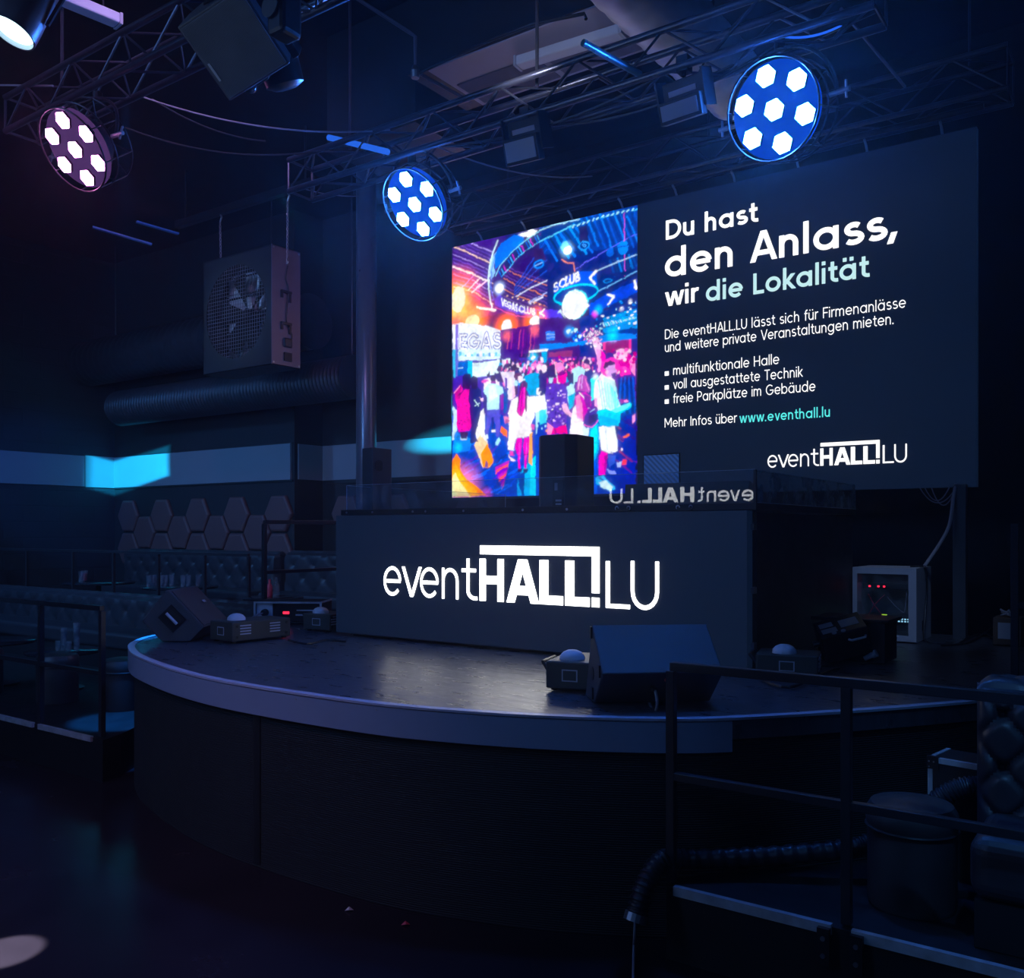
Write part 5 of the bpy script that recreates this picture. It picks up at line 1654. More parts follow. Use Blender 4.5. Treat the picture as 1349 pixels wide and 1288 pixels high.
# ---- things standing on the desk
def pa_speaker(x, y, z, wd, dp, h, label, back=False, slot=False):
    t = thing('loudspeaker', (x, y, z), label, 'loudspeaker')
    pl = [(-wd/2, -dp/2), (wd/2, -dp/2), (wd/2*.98, dp*.2), (wd*.28, dp/2), (-wd*.28, dp/2), (-wd/2*.98, dp*.2)]
    if back: pl = [(-wd/2, dp/2), (-wd/2, -dp*.25), (-wd*.30, -dp/2), (wd*.32, -dp/2), (wd/2, -dp*.25), (wd/2, dp/2)]
    link('cabinet', MB().prism(pl, (x, y, z), (1, 0, 0), (0, 1, 0), (0, 0, h)), 'cab', t, bevel=.008)
    y0 = y-dp/2
    if back:
        b = link('connector_plate', MB().box((x+.01, y0-.006, z+.02), (x+.12, y0-.0005, z+.26)), 'blackmetal', t)
        link('label', MB().box((x+.03, y0-.008, z+.17), (x+.06, y0-.0055, z+.235)).box((x+.04, y0-.008, z+.045), (x+.10, y0-.0055, z+.06)).box((x+.04, y0-.008, z+.075), (x+.10, y0-.0055, z+.092)), 'pale', b)
    if slot: link('handle', MB().box((x+wd*.02, y0-.004, z+h*.70), (x+wd*.30, y0-.0005, z+h*.80)), 'black', t, bevel=.01)
    return t
pa_speaker(-6.05, 6.32, 2.121, .1, .1, .1, 'x') if False else None
sp = thing('loudspeaker', (-5.42, 5.95, 2.121), 'tall black loudspeaker at the left end of the desk in front of the column', 'loudspeaker')
p = [atd(477, 660, 8.05), atd(491, 660, 7.95), atd(516, 660, 8.15)]
a, b, c = [V((q.x, q.y, 0)) for q in p]; d = a+(c-b)
link('cabinet', MB().prism([(a.x, a.y), (b.x, b.y), (c.x, c.y), (d.x, d.y)], (0, 0, 2.121), (1, 0, 0), (0, 1, 0), (0, 0, .548)), 'cab', sp, bevel=.006)
u = (c-b).normalized(); n = V((u.y, -u.x, 0))
link('handle', MB().prism([(.03, .36), (.03, .42), (.055, .44), (.10, .44), (.12, .42), (.12, .36), (.1, .345), (.055, .345)], b+V((0, 0, 2.121))+n*.001, u, (0, 0, 1), n*.004), 'black', sp)
pa_speaker(-4.31, 6.85, 2.121, .40, .38, .655, 'black loudspeaker seen from behind in front of the crowd picture', back=True)
x0 = ony(847, 600, 6.9).x; x1 = ony(896, 600, 6.9).x
tb = thing('tablet', ((x0+x1)/2, 6.9, 2.121), 'tablet with a painted blue reflection standing above the desk glass beside the crowd picture', 'tablet')
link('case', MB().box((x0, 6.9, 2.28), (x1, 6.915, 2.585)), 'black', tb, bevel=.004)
link('display', MB().box((x0+.012, 6.896, 2.292), (x1-.012, 6.8995, 2.573)), 'tab', tb, label='tablet face with its blue striped reflection painted as glow')
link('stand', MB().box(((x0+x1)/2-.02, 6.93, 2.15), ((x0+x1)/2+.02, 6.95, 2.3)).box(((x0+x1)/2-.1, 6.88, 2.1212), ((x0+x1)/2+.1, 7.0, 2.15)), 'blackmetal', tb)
x0 = ony(822, 640, 6.2).x; x1 = ony(986, 640, 6.2).x
mx = thing('added_console', ((x0+x1)/2, 6.3, 2.121), 'low dark console added behind the right half of the desk glass to block the background', 'console')
link('housing', MB().prism([(6.2, 2.122), (6.65, 2.122), (6.65, 2.2), (6.22, 2.30)], (x0, 0, 0), (0, 1, 0), (0, 0, 1), (x1-x0, 0, 0)), 'black', mx, bevel=.004)  # dark body added to block the background behind the glass
for i in range(10): link('fader_cap', MB().box((x0+.1+i*.07, 6.4, 2.255), (x0+.12+i*.07, 6.43, 2.278)), 'pale', mx)
# a second display on the opposite wall of the hall, mirrored in the desk glass
sg = thing('wall_sign', (-7.0, -6.95, 2.0), 'dark display with a white logo on the opposite wall, mirrored in the desk glass', 'sign')
k = (5.5*2+6.9)/14.9
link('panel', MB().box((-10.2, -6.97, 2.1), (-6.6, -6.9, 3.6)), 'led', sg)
sl = MB(); lt = lambda a, t, x0, x1: lettering(sl, a, t, (-(5.6+x0)*k, -6.895, 1.95+.49*k), (-1, 0, 0), (0, 0, 1), (0, 1, 0), (x1-x0)*k, .27*k)
lt('event', .085, 0, 1.0); lt('HALL', .15, 1.08, 2.08); lt('.', .1, 2.13, 2.2); lt('LU', .085, 2.28, 2.78)
link('lettering', sl, 'sign', sg, label='white eventHALL.LU lettering')
# ================================================================ big screen
YS = 8.5
sc = thing('display_screen', (-4.1, YS, 2.33), 'huge dark display wall with white German text and a crowd picture', 'screen')
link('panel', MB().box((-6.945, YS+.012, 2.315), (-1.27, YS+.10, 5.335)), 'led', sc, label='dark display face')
link('mounting_frame', MB().box((-6.9, YS+.10, 2.36), (-1.3, YS+.16, 2.42)).box((-6.9, YS+.10, 5.22), (-1.3, YS+.16, 5.3)).box((-5.0, YS+.10, 2.36), (-4.94, YS+.16, 5.3)).box((-3.0, YS+.10, 2.36), (-2.94, YS+.16, 5.3)), 'blackmetal', sc)
def line(txt, t, x0, x1, z, cap, m='scr', name='text_line', label=None):
    return link(name, lettering(MB(), txt, t, (x0, YS+.010, z), (1, 0, 0), (0, 0, 1), (0, -1, 0), x1-x0, cap, .004, .02 if t > .1 else .055), m, sc, label=label)
line('Du hast', .115, -4.125, -3.167, 4.906, .195)
line('den Anlass,', .115, -4.135, -1.895, 4.52, .29)
line('wir', .115, -4.135, -3.775, 4.228, .20)
line('die Lokalität', .115, -3.69, -2.142, 4.212, .20, 'teal', label='pale teal words')
line('Die eventHALL.LU lässt sich für Firmenanlässe', .060, -4.135, -1.828, 3.895, .098)
line('und weitere private Veranstaltungen mieten.', .060, -4.135, -1.928, 3.763, .098)
for z, x1, s in ((3.520, -2.953, 'multifunktionale Halle'), (3.378, -2.733, 'voll ausgestattete Technik'), (3.234, -2.613, 'freie Parkplätze im Gebäude')):
    line(s, .060, -4.043, x1, z, .098)
    link('bullet', MB().box((-4.138, YS+.006, z+.002), (-4.094, YS+.010, z+.046)), 'scr', sc)
line('Mehr Infos über', .060, -4.138, -3.372, 2.995, .095)
line('www.eventhall.lu', .088, -3.343, -2.478, 2.987, .095, 'cyan', label='bright cyan web address')
link('logo', logo(MB(), (-3.064, YS+.010, 2.541), (1, 0, 0), (0, 0, 1), (0, -1, 0), 1.249), 'scr', sc, label='white eventHALL.LU logo')
# ---- the crowd picture shown on the screen: painted colour by colour on a fine grid of lamps
PW, PH, SS = 290, 350, 2
def lin(hx):
    c = np.array([int(hx[i:i+2], 16)/255 for i in (0, 2, 4)]); return np.where(c <= .04045, c/12.92, ((c+.055)/1.055)**2.4)
img = np.zeros((PH*SS, PW*SS, 3)); YY, XX = np.mgrid[0:PH*SS, 0:PW*SS]; YY = (YY+.5)/SS; XX = (XX+.5)/SS
def win(x0, y0, x1, y1):
    a = max(0, int(x0*SS)-1); b = min(PW*SS, int(x1*SS)+2); c = max(0, int(y0*SS)-1); d = min(PH*SS, int(y1*SS)+2)
    return (slice(c, max(c, d)), slice(a, max(a, b)))
def fill_poly(c, pts):
    xs = [p[0] for p in pts]; ys = [p[1] for p in pts]; w = win(min(xs), min(ys), max(xs), max(ys)); x = XX[w]; y = YY[w]
    if x.size == 0: return
    ins = np.zeros(x.shape, bool)
    for i in range(len(pts)):
        (x1, y1), (x2, y2) = pts[i-1], pts[i]
        if y1 == y2: continue
        ins ^= ((y1 > y) != (y2 > y)) & (x < (x2-x1)*(y-y1)/(y2-y1)+x1)
    img[w][ins] = c
def fill_line(c, wd, pts):
    for (x1, y1), (x2, y2) in zip(pts, pts[1:]):
        w = win(min(x1, x2)-wd, min(y1, y2)-wd, max(x1, x2)+wd, max(y1, y2)+wd); x = XX[w]; y = YY[w]
        if x.size == 0: continue
        dx, dy = x2-x1, y2-y1; l = dx*dx+dy*dy+1e-9; t = np.clip(((x-x1)*dx+(y-y1)*dy)/l, 0, 1)
        img[w][(x-x1-t*dx)**2+(y-y1-t*dy)**2 < (wd/2)**2] = c
for row in PICTURE.strip().split('\n'):
    q = row.split(' '); c = lin(q[1]); pt = lambda L: [tuple(map(float, s.split(','))) for s in L]
    if q[0] == 'P': fill_poly(c, pt(q[2:]))
    elif q[0] == 'L': fill_line(c, max(.8, float(q[2])), pt(q[3:]))
    elif q[0] == 'D':
        cx, cy, rx, ry = map(float, q[2:]); w = win(cx-rx, cy-ry, cx+rx, cy+ry)
        if rx > 0 and ry > 0: img[w][((XX[w]-cx)/rx)**2+((YY[w]-cy)/ry)**2 < 1] = c
    elif q[0] == 'G':
        cx, cy, r, s = map(float, q[2:]); w = win(cx-r, cy-r, cx+r, cy+r)
        d = ((XX[w]-cx)**2+(YY[w]-cy)**2)/(r*r); img[w] += (s*np.clip(1-d, 0, 1)**2)[..., None]*c
    elif q[0] == 'T':
        t = float(q[2]); x0, y0, x1, y1, hg = map(float, q[4:]); S, wd = strokes(q[3], .12); ux, uy = (x1-x0)/wd, (y1-y0)/wd
        for s in S: fill_line(c, t, [(x0+p[0]*ux, y0+p[0]*uy-p[1]*hg/.7) for p in s])
img = np.clip(img, 0, 1.6).reshape(PH, SS, PW, SS, 3).mean((1, 3))
def blur(a, n):
    for ax in (0, 1):
        p = np.concatenate([np.repeat(a.take([0], ax), n, ax), a, np.repeat(a.take([-1], ax), n, ax)], ax); c = np.cumsum(p, ax); z = np.zeros_like(c.take([0], ax)); c = np.concatenate([z, c], ax)
        k = a.shape[ax]; a = (c.take(range(2*n+1, 2*n+1+k), ax)-c.take(range(0, k), ax))/(2*n+1)
    return a
rs = np.random.RandomState(5)
def cloud(n, k): return blur(blur(rs.rand(PH, PW, 1)-.5, n), n)*k
wx_, wy_ = cloud(2, 9)[..., 0], cloud(2, 9)[..., 0]                      # soft, slightly ragged outlines as in a photograph
jy, jx = np.mgrid[0:PH, 0:PW]; img = img[np.clip(np.rint(jy+wy_).astype(int), 0, PH-1), np.clip(np.rint(jx+wx_).astype(int), 0, PW-1)]
img = img*(1+cloud(1, 1.1)+cloud(5, 3.2))+np.abs(cloud(3, .5))*np.array((.5, .25, 1))
img = np.clip(img, 0, 1.5); img = .55*img+.45*blur(img, 1)+.14*blur(blur(img, 5), 5)+.05*blur(blur(img, 16), 16)
lum = img.mean(2, keepdims=True); img = np.clip(lum+1.22*(img-lum), 0, 1.5)
gx = np.linspace(-6.93, -4.45, PW+1); gz = np.linspace(5.33, 2.335, PH+1)
vv = np.zeros(((PH+1)*(PW+1), 3)); vv[:, 0] = np.tile(gx, PH+1)+4.1; vv[:, 1] = .008; vv[:, 2] = np.repeat(gz, PW+1)-2.33
ii = np.arange(PH*PW); r = ii//PW; k = r*(PW+1)+ii % PW; ff = np.stack([k, k+PW+1, k+PW+2, k+1], 1)
me = bpy.data.meshes.new('picture'); me.from_pydata(vv.tolist(), [], ff.tolist())
ca = me.color_attributes.new('lamps', 'FLOAT_COLOR', 'CORNER'); cc = np.ones((PH*PW, 4, 4)); cc[..., :3] = img.reshape(-1, 1, 3)
ca.data.foreach_set('color', cc.ravel().astype(np.float32))
pm = emis('picture_lamps', (1, 1, 1), 1.0); at = pm.node_tree.nodes.new('ShaderNodeAttribute'); at.attribute_name = 'lamps'
pm.node_tree.links.new(at.outputs['Color'], pm.node_tree.nodes['Emission'].inputs[0]); me.materials.append(pm)
po = bpy.data.objects.new('picture', me); COL.objects.link(po); po.parent = sc; po['label'] = 'bright picture of a crowded club lit orange, pink and blue'
# ================================================================ trusses
def truss(name, x0, x1, y, zt, size, label, hang, ends=True, step=.29):
    t = thing(name, ((x0+x1)/2, y, zt-size), label, 'truss')
    s = size; cs = [(y-s/2, zt), (y+s/2, zt), (y-s/2, zt-s), (y+s/2, zt-s)]
    for yy, zz in cs: link('chord', MB().tube([(x0, yy, zz), (x1, yy, zz)], .022, 10), 'truss', t, True)
    n = max(2, round((x1-x0)/step)); br = MB()
    for f, ((ya, za), (yb, zb)) in enumerate(((cs[0], cs[2]), (cs[1], cs[3]), (cs[0], cs[1]), (cs[2], cs[3]))):
        for i in range(n):
            a, b = x0+(x1-x0)*i/n, x0+(x1-x0)*(i+1)/n
            p, q = ((a, ya, za), (b, yb, zb)) if i % 2 else ((a, yb, zb), (b, ya, za))
            br.tube([p, q], .008, 6)
        for x in (x0, x1): br.tube([(x, ya, za), (x, yb, zb)], .010, 6)
    link('bracing', br, 'truss', t, True)
    for x in hang: link('hanger', MB().tube([(x, y, zt-.01), (x, y, CEIL)], .012, 6), 'truss', t)
    return t
truss('lighting_truss', -5.55, -1.18, 4.92, 4.83, .24, 'black box truss over the stage carrying two blue lamps and two floodlights', (-5.0, -3.3, -1.5))
truss('lighting_truss', -6.74, -3.2, 3.35, 5.04, .24, 'black box truss at upper left carrying the pink lamp and the tilted speaker', (-6.2, -3.6))
truss('lighting_truss', -6.80, -1.0, 8.36, 5.80, .34, 'black box truss running along the top of the big screen', (-6.0, -3.6, -1.3), step=.42)
b = thing('screen_rail', (-4.1, 8.4, 5.42), 'dark tube with hooks carrying the big screen below its truss', 'rail')
link('tube', MB().tube([(-6.79, 8.4, 5.445), (-1.2, 8.4, 5.445)], .028, 12), 'blackmetal', b, True)
for i in range(9):
    x = -6.5+i*.62; link('hook', MB().tube([(x, 8.44, 5.42), (x, 8.5, 5.39), (x, 8.55, 5.33)], .012, 6), 'steel', b)
# ================================================================ seven-lens lamps
def cage_lamp(P, n, ax, label, lens, face, truss_y, truss_z, depth=.20):
    P = V(P); n = V(n).normalized(); ax = V(ax); ax = (ax-n*ax.dot(n)).normalized(); ay = n.cross(ax)
    t = thing('stage_lamp', P, label, 'stage lamp', 'seven-lens cage lamps')
    F = frame(P, ax, ay, n)
    ring = lambda r, z, k=36: [F @ V((r*math.cos(2*PI*i/k), r*math.sin(2*PI*i/k), z)) for i in range(k)]
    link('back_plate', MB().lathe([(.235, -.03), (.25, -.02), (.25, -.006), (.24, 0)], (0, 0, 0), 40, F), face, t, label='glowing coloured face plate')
    link('rear_drum', MB().lathe([(.12, -depth), (.19, -.1), (.20, -.03)], (0, 0, 0), 32, F), 'blackmetal', t, True)
    for q in range(7):
        c = (0, 0) if q == 6 else (.18*math.cos(q*PI/3), .18*math.sin(q*PI/3))
        hx = [(c[0]+.059*math.cos(PI/6+j*PI/3), c[1]+.059*math.sin(PI/6+j*PI/3)) for j in range(6)]
        hi = [(c[0]+.056*math.cos(PI/6+j*PI/3), c[1]+.056*math.sin(PI/6+j*PI/3)) for j in range(6)]
        ho = MB(F).prism(hx, (0, 0, .001), (1, 0, 0), (0, 1, 0), (0, 0, .018)); le = link('lens_housing', ho, 'black', t)
        link('lens', MB(F).prism(hi, (0, 0, .019), (1, 0, 0), (0, 1, 0), (0, 0, .006)), lens, le, label='glaring hexagonal lens')
    for r, z in ((.262, .045), (.268, -.06), (.262, -depth)): link('cage_ring', MB().tube(ring(r, z), .006, 8, True), 'blackmetal', t, True)
    cg = MB()
    for i in range(8):
        a = 2*PI*i/8+.2; cg.tube([F @ V((.264*math.cos(a), .264*math.sin(a), z)) for z in (.045, -.06, -depth)], .005, 6)
        cg.tube([F @ V((.262*math.cos(a), .262*math.sin(a), -depth)), F @ V((.12*math.cos(a), .12*math.sin(a), -depth))], .005, 6)
    link('cage_bars', cg, 'blackmetal', t, True)
    # yoke: an arc over the drum from side to side, clamped to the truss
    side = n.cross(V((0, 0, 1))).normalized(); c0 = P-n*.07; upv = (V((truss_y[0], truss_y[1], truss_z))-c0).normalized(); upv = (upv-side*upv.dot(side)).normalized()
    arc = [c0+side*(.31*math.cos(a))+upv*(.33*math.sin(a)) for a in [PI*i/20 for i in range(21)]]
    link('yoke', MB().tube(arc, .011, 8), 'blackmetal', t, True)
    top = c0+upv*.33; tr = V((top.x, truss_y[1], truss_z))
    link('clamp', MB().tube([top, tr], .016, 8).lathe([(.03, -.03), (.03, .03)], tuple(tr), 12), 'blackmetal', t)
    for s in (-1, 1):
        e = c0+side*s*.31; link('handle', MB().tube([e-side*s*.05, e+side*s*.07], .014, 8).tube([e+side*s*.05-upv*.04, e+side*s*.05+upv*.05], .008, 6), 'steel', t)
    return t
cage_lamp((-1.710, 4.874, 4.228), (-.110, -.953, -.282), (.930, .006, -.365), 'large round lamp with white lenses and blue glow above the German text', 'hexw', 'bluef', (-1.7, 4.92), 4.60)
cage_lamp((-4.374, 4.963, 4.298), (-.052, -.809, -.586), (.832, .304, -.464), 'round lamp with white lenses and blue glow beside the steel column', 'hexw', 'bluef', (-4.4, 4.92), 4.60)
cage_lamp((-5.742, 3.205, 4.425), (.070, -.800, -.596), (.739, .392, -.542), 'round lamp with pink glowing lenses at upper left', 'hexp', 'pinkf', (-5.75, 3.35), 4.82)
# ================================================================ floodlights on the truss
def floodlight(pxs, label, y=4.78):
    q = [ony(*p, y) for p in pxs]; c = sum(q, V((0, 0, 0)))/4; u = (q[1]-q[0]+q[2]-q[3])/2; w_, h_ = u.length, ((q[0]-q[3]).length+(q[1]-q[2]).length)/2
    t = thing('floodlight', c, label, 'floodlight', 'floodlights on the truss')
    u = u.normalized(); nrm = V((-.15, -.93, -.34)).normalized(); u = (u-nrm*u.dot(nrm)).normalized(); v = nrm.cross(u); F = frame(c, u, v, nrm)
    link('housing', MB(F).box((-w_/2, -h_/2, -.06), (w_/2, h_/2, 0)), 'black', t, bevel=.006)
    link('front_panel', MB(F).box((-w_/2+.02, -h_/2+.02, .0005), (w_/2-.02, h_/2-.02, .006)), 'floodface', t, label='pale frosted front panel')
    link('rear_box', MB(F).box((-w_/2+.01, h_/2-.02, -.16), (w_/2-.005, h_/2+.10, -.061)), 'black', t, bevel=.006)
    link('reflector_strip', MB(F).box((-w_/2+.05, h_/2+.02, -.0605), (w_/2-.05, h_/2+.05, -.055)), 'lav', t, label='pale strip on the upper box')
    for s in (-1, 1): link('bracket', MB(F).box((s*(w_/2+.012)-.006, -.02, -.14), (s*(w_/2+.012)+.006, h_/2+.12, -.03)), 'blackmetal', t)
    top = F @ V((0, h_/2+.11, -.1)); link('clamp', MB().tube([top, V((top.x, 4.82, 4.60))], .014, 8).cbox((top.x, 4.82, 4.60), (.07, .07, .09)), 'blackmetal', t)
    for s in (-1, 1): link('cord', MB().tube(smooth_line([F @ V((s*.08, h_/2+.1, -.12)), F @ V((s*.14, h_/2+.16, -.14)), V((top.x+s*.22, 4.86, 4.60))], 4), .005, 6), 'cable', t)
floodlight([(659, 186), (708, 178), (713, 205), (664, 221)], 'small floodlight with pale panel hanging above the crowd picture')
floodlight([(863, 140), (922, 121), (929, 147), (868, 166)], 'small floodlight with pale panel hanging next to the large blue lamp')
# ================================================================ tilted speaker and its bracket at upper left
c = atd(309, 60, 4.45); vw = (CAM-c).normalized(); rt = Rt.copy(); upc = vw.cross(rt).normalized(); rt = upc.cross(vw)
g = math.radians(31); e0 = rt*math.cos(g)+upc*math.sin(g); f0 = upc*math.cos(g)-rt*math.sin(g)
nz = (vw*.95-e0*.28-f0*.12).normalized(); ex = (e0-nz*e0.dot(nz)).normalized(); ey = nz.cross(ex); ez = nz; F = frame(c, ex, ey, ez)
wx, wy = .375/2, .385/2
sp = thing('loudspeaker', c, 'black square grilled loudspeaker hanging tilted from the upper left truss', 'loudspeaker')
link('cabinet', MB(F).prism([(-wx, 0), (wx, 0), (wx*.9, -.20), (wx*.35, -.34), (-wx*.35, -.34), (-wx*.9, -.20)], (0, -wy, 0), (1, 0, 0), (0, 0, 1), (0, 2*wy, 0)), 'cab', sp, bevel=.008)
link('grille', MB(F).box((-wx+.012, -wy+.012, .001), (wx-.012, wy-.012, .010)), ribmat('perforated_grille', (.16, .175, .21), .5, 70, 'X', .8), sp, bevel=.008)
lettering_o = F @ V((-wx+.03, -wy+.13, .011))
link('badge', MB(F).box((-wx+.022, -wy+.10, .0105), (-wx+.034, -wy+.19, .013)), 'pale', sp)
br = MB()
for s in (-1, 1):
    br.box((-.035, s*(wy+.012)-.006, -.22), (.035, s*(wy+.012)+.006, -.06), F)
br.box((.17, -wy-.02, -.30), (.21, wy+.02, -.16), F)
link('bracket', br, 'blackmetal', sp, bevel=.004)
a = F @ V((.19, .0, -.23)); link('hanger_arm', MB().bar(a, V((a.x+.02, a.y+.02, 5.2)), .10, .05).tube([V((a.x+.02, a.y+.02, 5.15)), V((a.x+.02, a.y+.02, CEIL))], .02, 8), 'blackmetal', sp)
c2 = atd(374, 16, 4.15)
mh = thing('moving_head_lamp', c2, 'dark moving head lamp hanging behind the tilted speaker', 'stage lamp')
link('arm', MB().box((c2.x-.05, c2.y-.06, c2.z-.12), (c2.x+.06, c2.y+.06, c2.z+.34)), 'blackmetal', mh, bevel=.02)
link('arm_cover', MB().lathe([(.052, 0), (.052, .008)], (0, 0, 0), 24, frame(c2+V((-.01, -.068, .0)), (1, 0, 0), (0, 0, 1), (0, -1, 0))), 'black', mh)
c3 = atd(369, 90, 4.75); link('head', MB().lathe([(.06, -.1), (.10, -.08), (.11, .06), (.08, .15)], (0, 0, 0), 24, frame(c3, (1, 0, 0), (0, .9, .43), (0, -.43, .9))), 'blackmetal', mh, True)
link('hanger', MB().tube([c2+V((0, 0, .33)), V((c2.x, c2.y, CEIL))], .02, 8), 'blackmetal', mh)
dc = atd(330, 113, 5.8)
dm = thing('dome_camera', dc, 'small glossy dome camera below the tilted speaker', 'camera')
link('dome', MB().lathe([(.008, -.045), (.03, -.036), (.044, -.012), (.046, .01)], tuple(dc), 20), 'tablegl', dm, True)
link('mount', MB().lathe([(.05, .01), (.05, .035), (.03, .05)], tuple(dc), 20).tube([dc+V((0, 0, .04)), V((dc.x, dc.y, CEIL))], .012, 8), 'blackmetal', dm)
# par can at the upper left corner
pc = atd(17, 40, 4.5); ax = (V((-.1, -.42, -1))).normalized(); e1 = ax.orthogonal().normalized(); F = frame(pc, e1, ax.cross(e1), ax)
pl = thing('par_lamp', pc, 'steel can lamp shining pale blue in the top left corner', 'stage lamp')
link('can', MB().lathe([(.07, -.32), (.105, -.24), (.112, -.05), (.112, .015), (.104, .015), (.098, -.02)], (0, 0, 0), 28, F), 'steel', pl, True)
link('lens', MB().lathe([(.001, .004), (.096, -.006), (.096, -.012)], (0, 0, 0), 28, F), 'par', pl, label='pale blue glowing lens')
link('yoke', MB().tube([F @ V((.125, 0, -.1)), F @ V((.13, 0, -.3)), F @ V((0, 0, -.42)), F @ V((-.13, 0, -.3)), F @ V((-.125, 0, -.1))], .012, 8).tube([F @ V((0, 0, -.42)), V((pc.x, pc.y+.1, CEIL))], .014, 8), 'blackmetal', pl)
# ================================================================ ceiling services
def fluorescent(a, b, label, wd=.11, top=CEIL):
    a, b = V(a), V(b); t = thing('batten_lamp', (a+b)/2, label, 'lamp')
    link('casing', MB().bar(a, b, wd, .075), 'tube', t, bevel=.012, label='pale unlit casing')
    d = (b-a).normalized()
    for p, s in ((a, -1), (b, 1)): link('end_cap', MB().bar(p, p+d*s*.02, wd*1.02, .08), 'pale', t)
    for f in (.2, .8): p = a+(b-a)*f; link('hanger', MB().tube([p+V((0, 0, .03)), V((p.x, p.y, top))], .006, 6), 'blackmetal', t)
fluorescent(onz(684, 83, 5.6), onz(819, 41, 5.6), 'pale unlit batten lamp beside the perforated ceiling unit', top=5.665)
fluorescent(onz(60, -12, 5.6), onz(154, 27, 5.6), 'pale unlit batten lamp at the top left between can lamp and truss')
un = thing('air_unit', (-4.0, 6.15, 5.68), 'long lavender ventilation unit with perforated panels under the ceiling', 'ventilation unit')
q = [onz(*p, 5.68) for p in ((545, 103), (648, 128), (835, 52), (800, -14))]
lo = (min(p.x for p in q), 5.72); 
link('housing', MB().box((-5.05, 5.62, 5.68), (-3.08, 6.40, 6.59)), 'black', un)
link('underside', MB().box((-4.85, 5.64, 5.668), (-3.09, 6.38, 5.6795)), 'lav', un, label='lavender underside')
gm = ribmat('perforated_panel', (.22, .21, .27), .5, 40, 'X', .8)
for x0, x1 in ((-4.80, -4.02), (-3.96, -3.12)): link('perforated_panel', MB().box((x0, 5.96, 5.660), (x1, 6.34, 5.6675)), gm, un, label='grey perforated panel')
single('soffit_box', MB().box((-6.4, 6.0, 5.5), (-5.3, 6.8, 6.58)), 'black', 'dark boxed duct under the ceiling left of the ventilation unit', 'duct')
# sprinkler pipes
sp = thing('sprinkler_pipe', (-4.9, 6, 5.6), 'thin dark pipe with an elbow and nozzle running under the ceiling unit', 'pipe')
a = [atd(452, -14, 6.6), atd(540, 43, 6.7), atd(547, 48, 6.7), atd(547, 94, 6.75), atd(620, 134, 7.0)]
link('pipe', MB().tube(a, .014, 8), 'mauve', sp, True); OFFX = a[3]
link('nozzle', MB().lathe([(.03, -.05), (.035, 0), (.02, .04)], tuple(a[3]), 12), 'steel', sp)
b = [atd(548, 98, 6.75), onz(700, 32, 5.55), onz(770, 18, 5.55), onz(772, 25, 5.50)]; link('branch', MB().tube([b[0], onz(640, 55, 5.55), b[1], b[2], b[3]], .013, 8), 'blackmetal', sp, True)
# spiral duct upper right and the dark ducts on the left
def spiral_duct(name, a, b, r, m, label, cat='duct', pitch=.16, amp=.006, fs=(.15, .85)):
    a, b = V(a), V(b); L = (b-a).length; n = int(L/pitch)*3; pts = [a+(b-a)*(i/n) for i in range(n+1)]
    rr = [r+(amp if i % 3 == 0 else 0) for i in range(n+1)]
    t = thing(name, (a+b)/2, label, cat); link('pipe', MB().tube(pts, rr, 32), m, t, True)
    for f in fs:
        p = a+(b-a)*f; link('strap', MB().tube([p+V((0, 0, r)), V((p.x, p.y, CEIL))], .01, 6), 'blackmetal', t)
    return t
spiral_duct('ventilation_duct', (-2.74, 3.9, 5.44), (-2.74, 6.9, 5.44), .25, 'duct', 'silver spiral duct under the ceiling behind the large blue lamp')
spiral_duct('ventilation_duct', (-14.8, 8.45, 4.75), (-9.3, 8.45, 4.75), .36, 'darkduct', 'wide dark duct along the wall behind the hanging fan', amp=.012)
spiral_duct('flexible_duct', (-14.0, 8.55, 3.95), (-8.6, 8.55, 3.95), .27, 'darkduct', 'dark ribbed flexible duct running behind the fan and the column', pitch=.07, amp=.018, fs=(.99,))
# rods, tubes and cables
def rod(name, a, b, r, m, label, cat, smooth=True): return single(name, MB().tube([a, b], r, 10), m, label, cat, smooth=smooth)
rod('tie_rod', atd(1108, 12, 6.0), atd(1192, 114, 7.6), .012, 'mauve', 'thin grey rod slanting down to the screen truss at upper right', 'rod')
rod('blue_tube', ony(433, 181, 4.82), ony(511, 200, 4.82), .022, 'bluetube', 'bright blue tube at the left end of the truss over the stage', 'tube')
rod('teal_tube', ony(768, 56, 4.35), ony(843, 98, 4.80), .020, 'tealtube', 'pale teal tube crossing under the batten lamp', 'tube')
rod('steel_tube', atd(394, 15, 5.5), atd(446, -14, 5.5), .020, 'steel', 'steel tube at the top edge beside the moving head lamp', 'tube')
rod('truss_end_bar', atd(1068, 48, 5.0), atd(1152, 10, 4.85), .030, 'blackmetal', 'dark bar at the right end of the truss over the stage', 'bar')
def sag(a, b, s, r, m, label, n=14, name='cable'):
    a, b = V(a), V(b); pts = [a+(b-a)*(i/n)-V((0, 0, 4*s*(i/n)*(1-i/n))) for i in range(n+1)]
    return single(name, MB().tube(pts, r, 6), m, label, 'cable', smooth=True)
sag(atd(70, 113, 6.3), atd(-20, 112, 6.5), .0, .007, 'palecable', 'straight pale cable reaching the upper left truss from the edge')
sag(atd(183, 126, 6.4), atd(514, 171, 6.6), .10, .006, 'palecable', 'pale cable sagging between the two trusses at upper left')
sag(atd(165, 168, 6.8), atd(470, 189, 6.9), .14, .007, 'cable', 'dark cable sagging above the hanging fan')
sag(atd(200, 130, 6.6), atd(350, 186, 6.9), .06, .006, 'cable', 'thin dark cable slanting above the fan chains')
sag(atd(578, 194, 6.5), atd(780, 232, 7.6), .08, .006, 'palecable', 'pale cable running from the blue lamp by the column towards the screen')
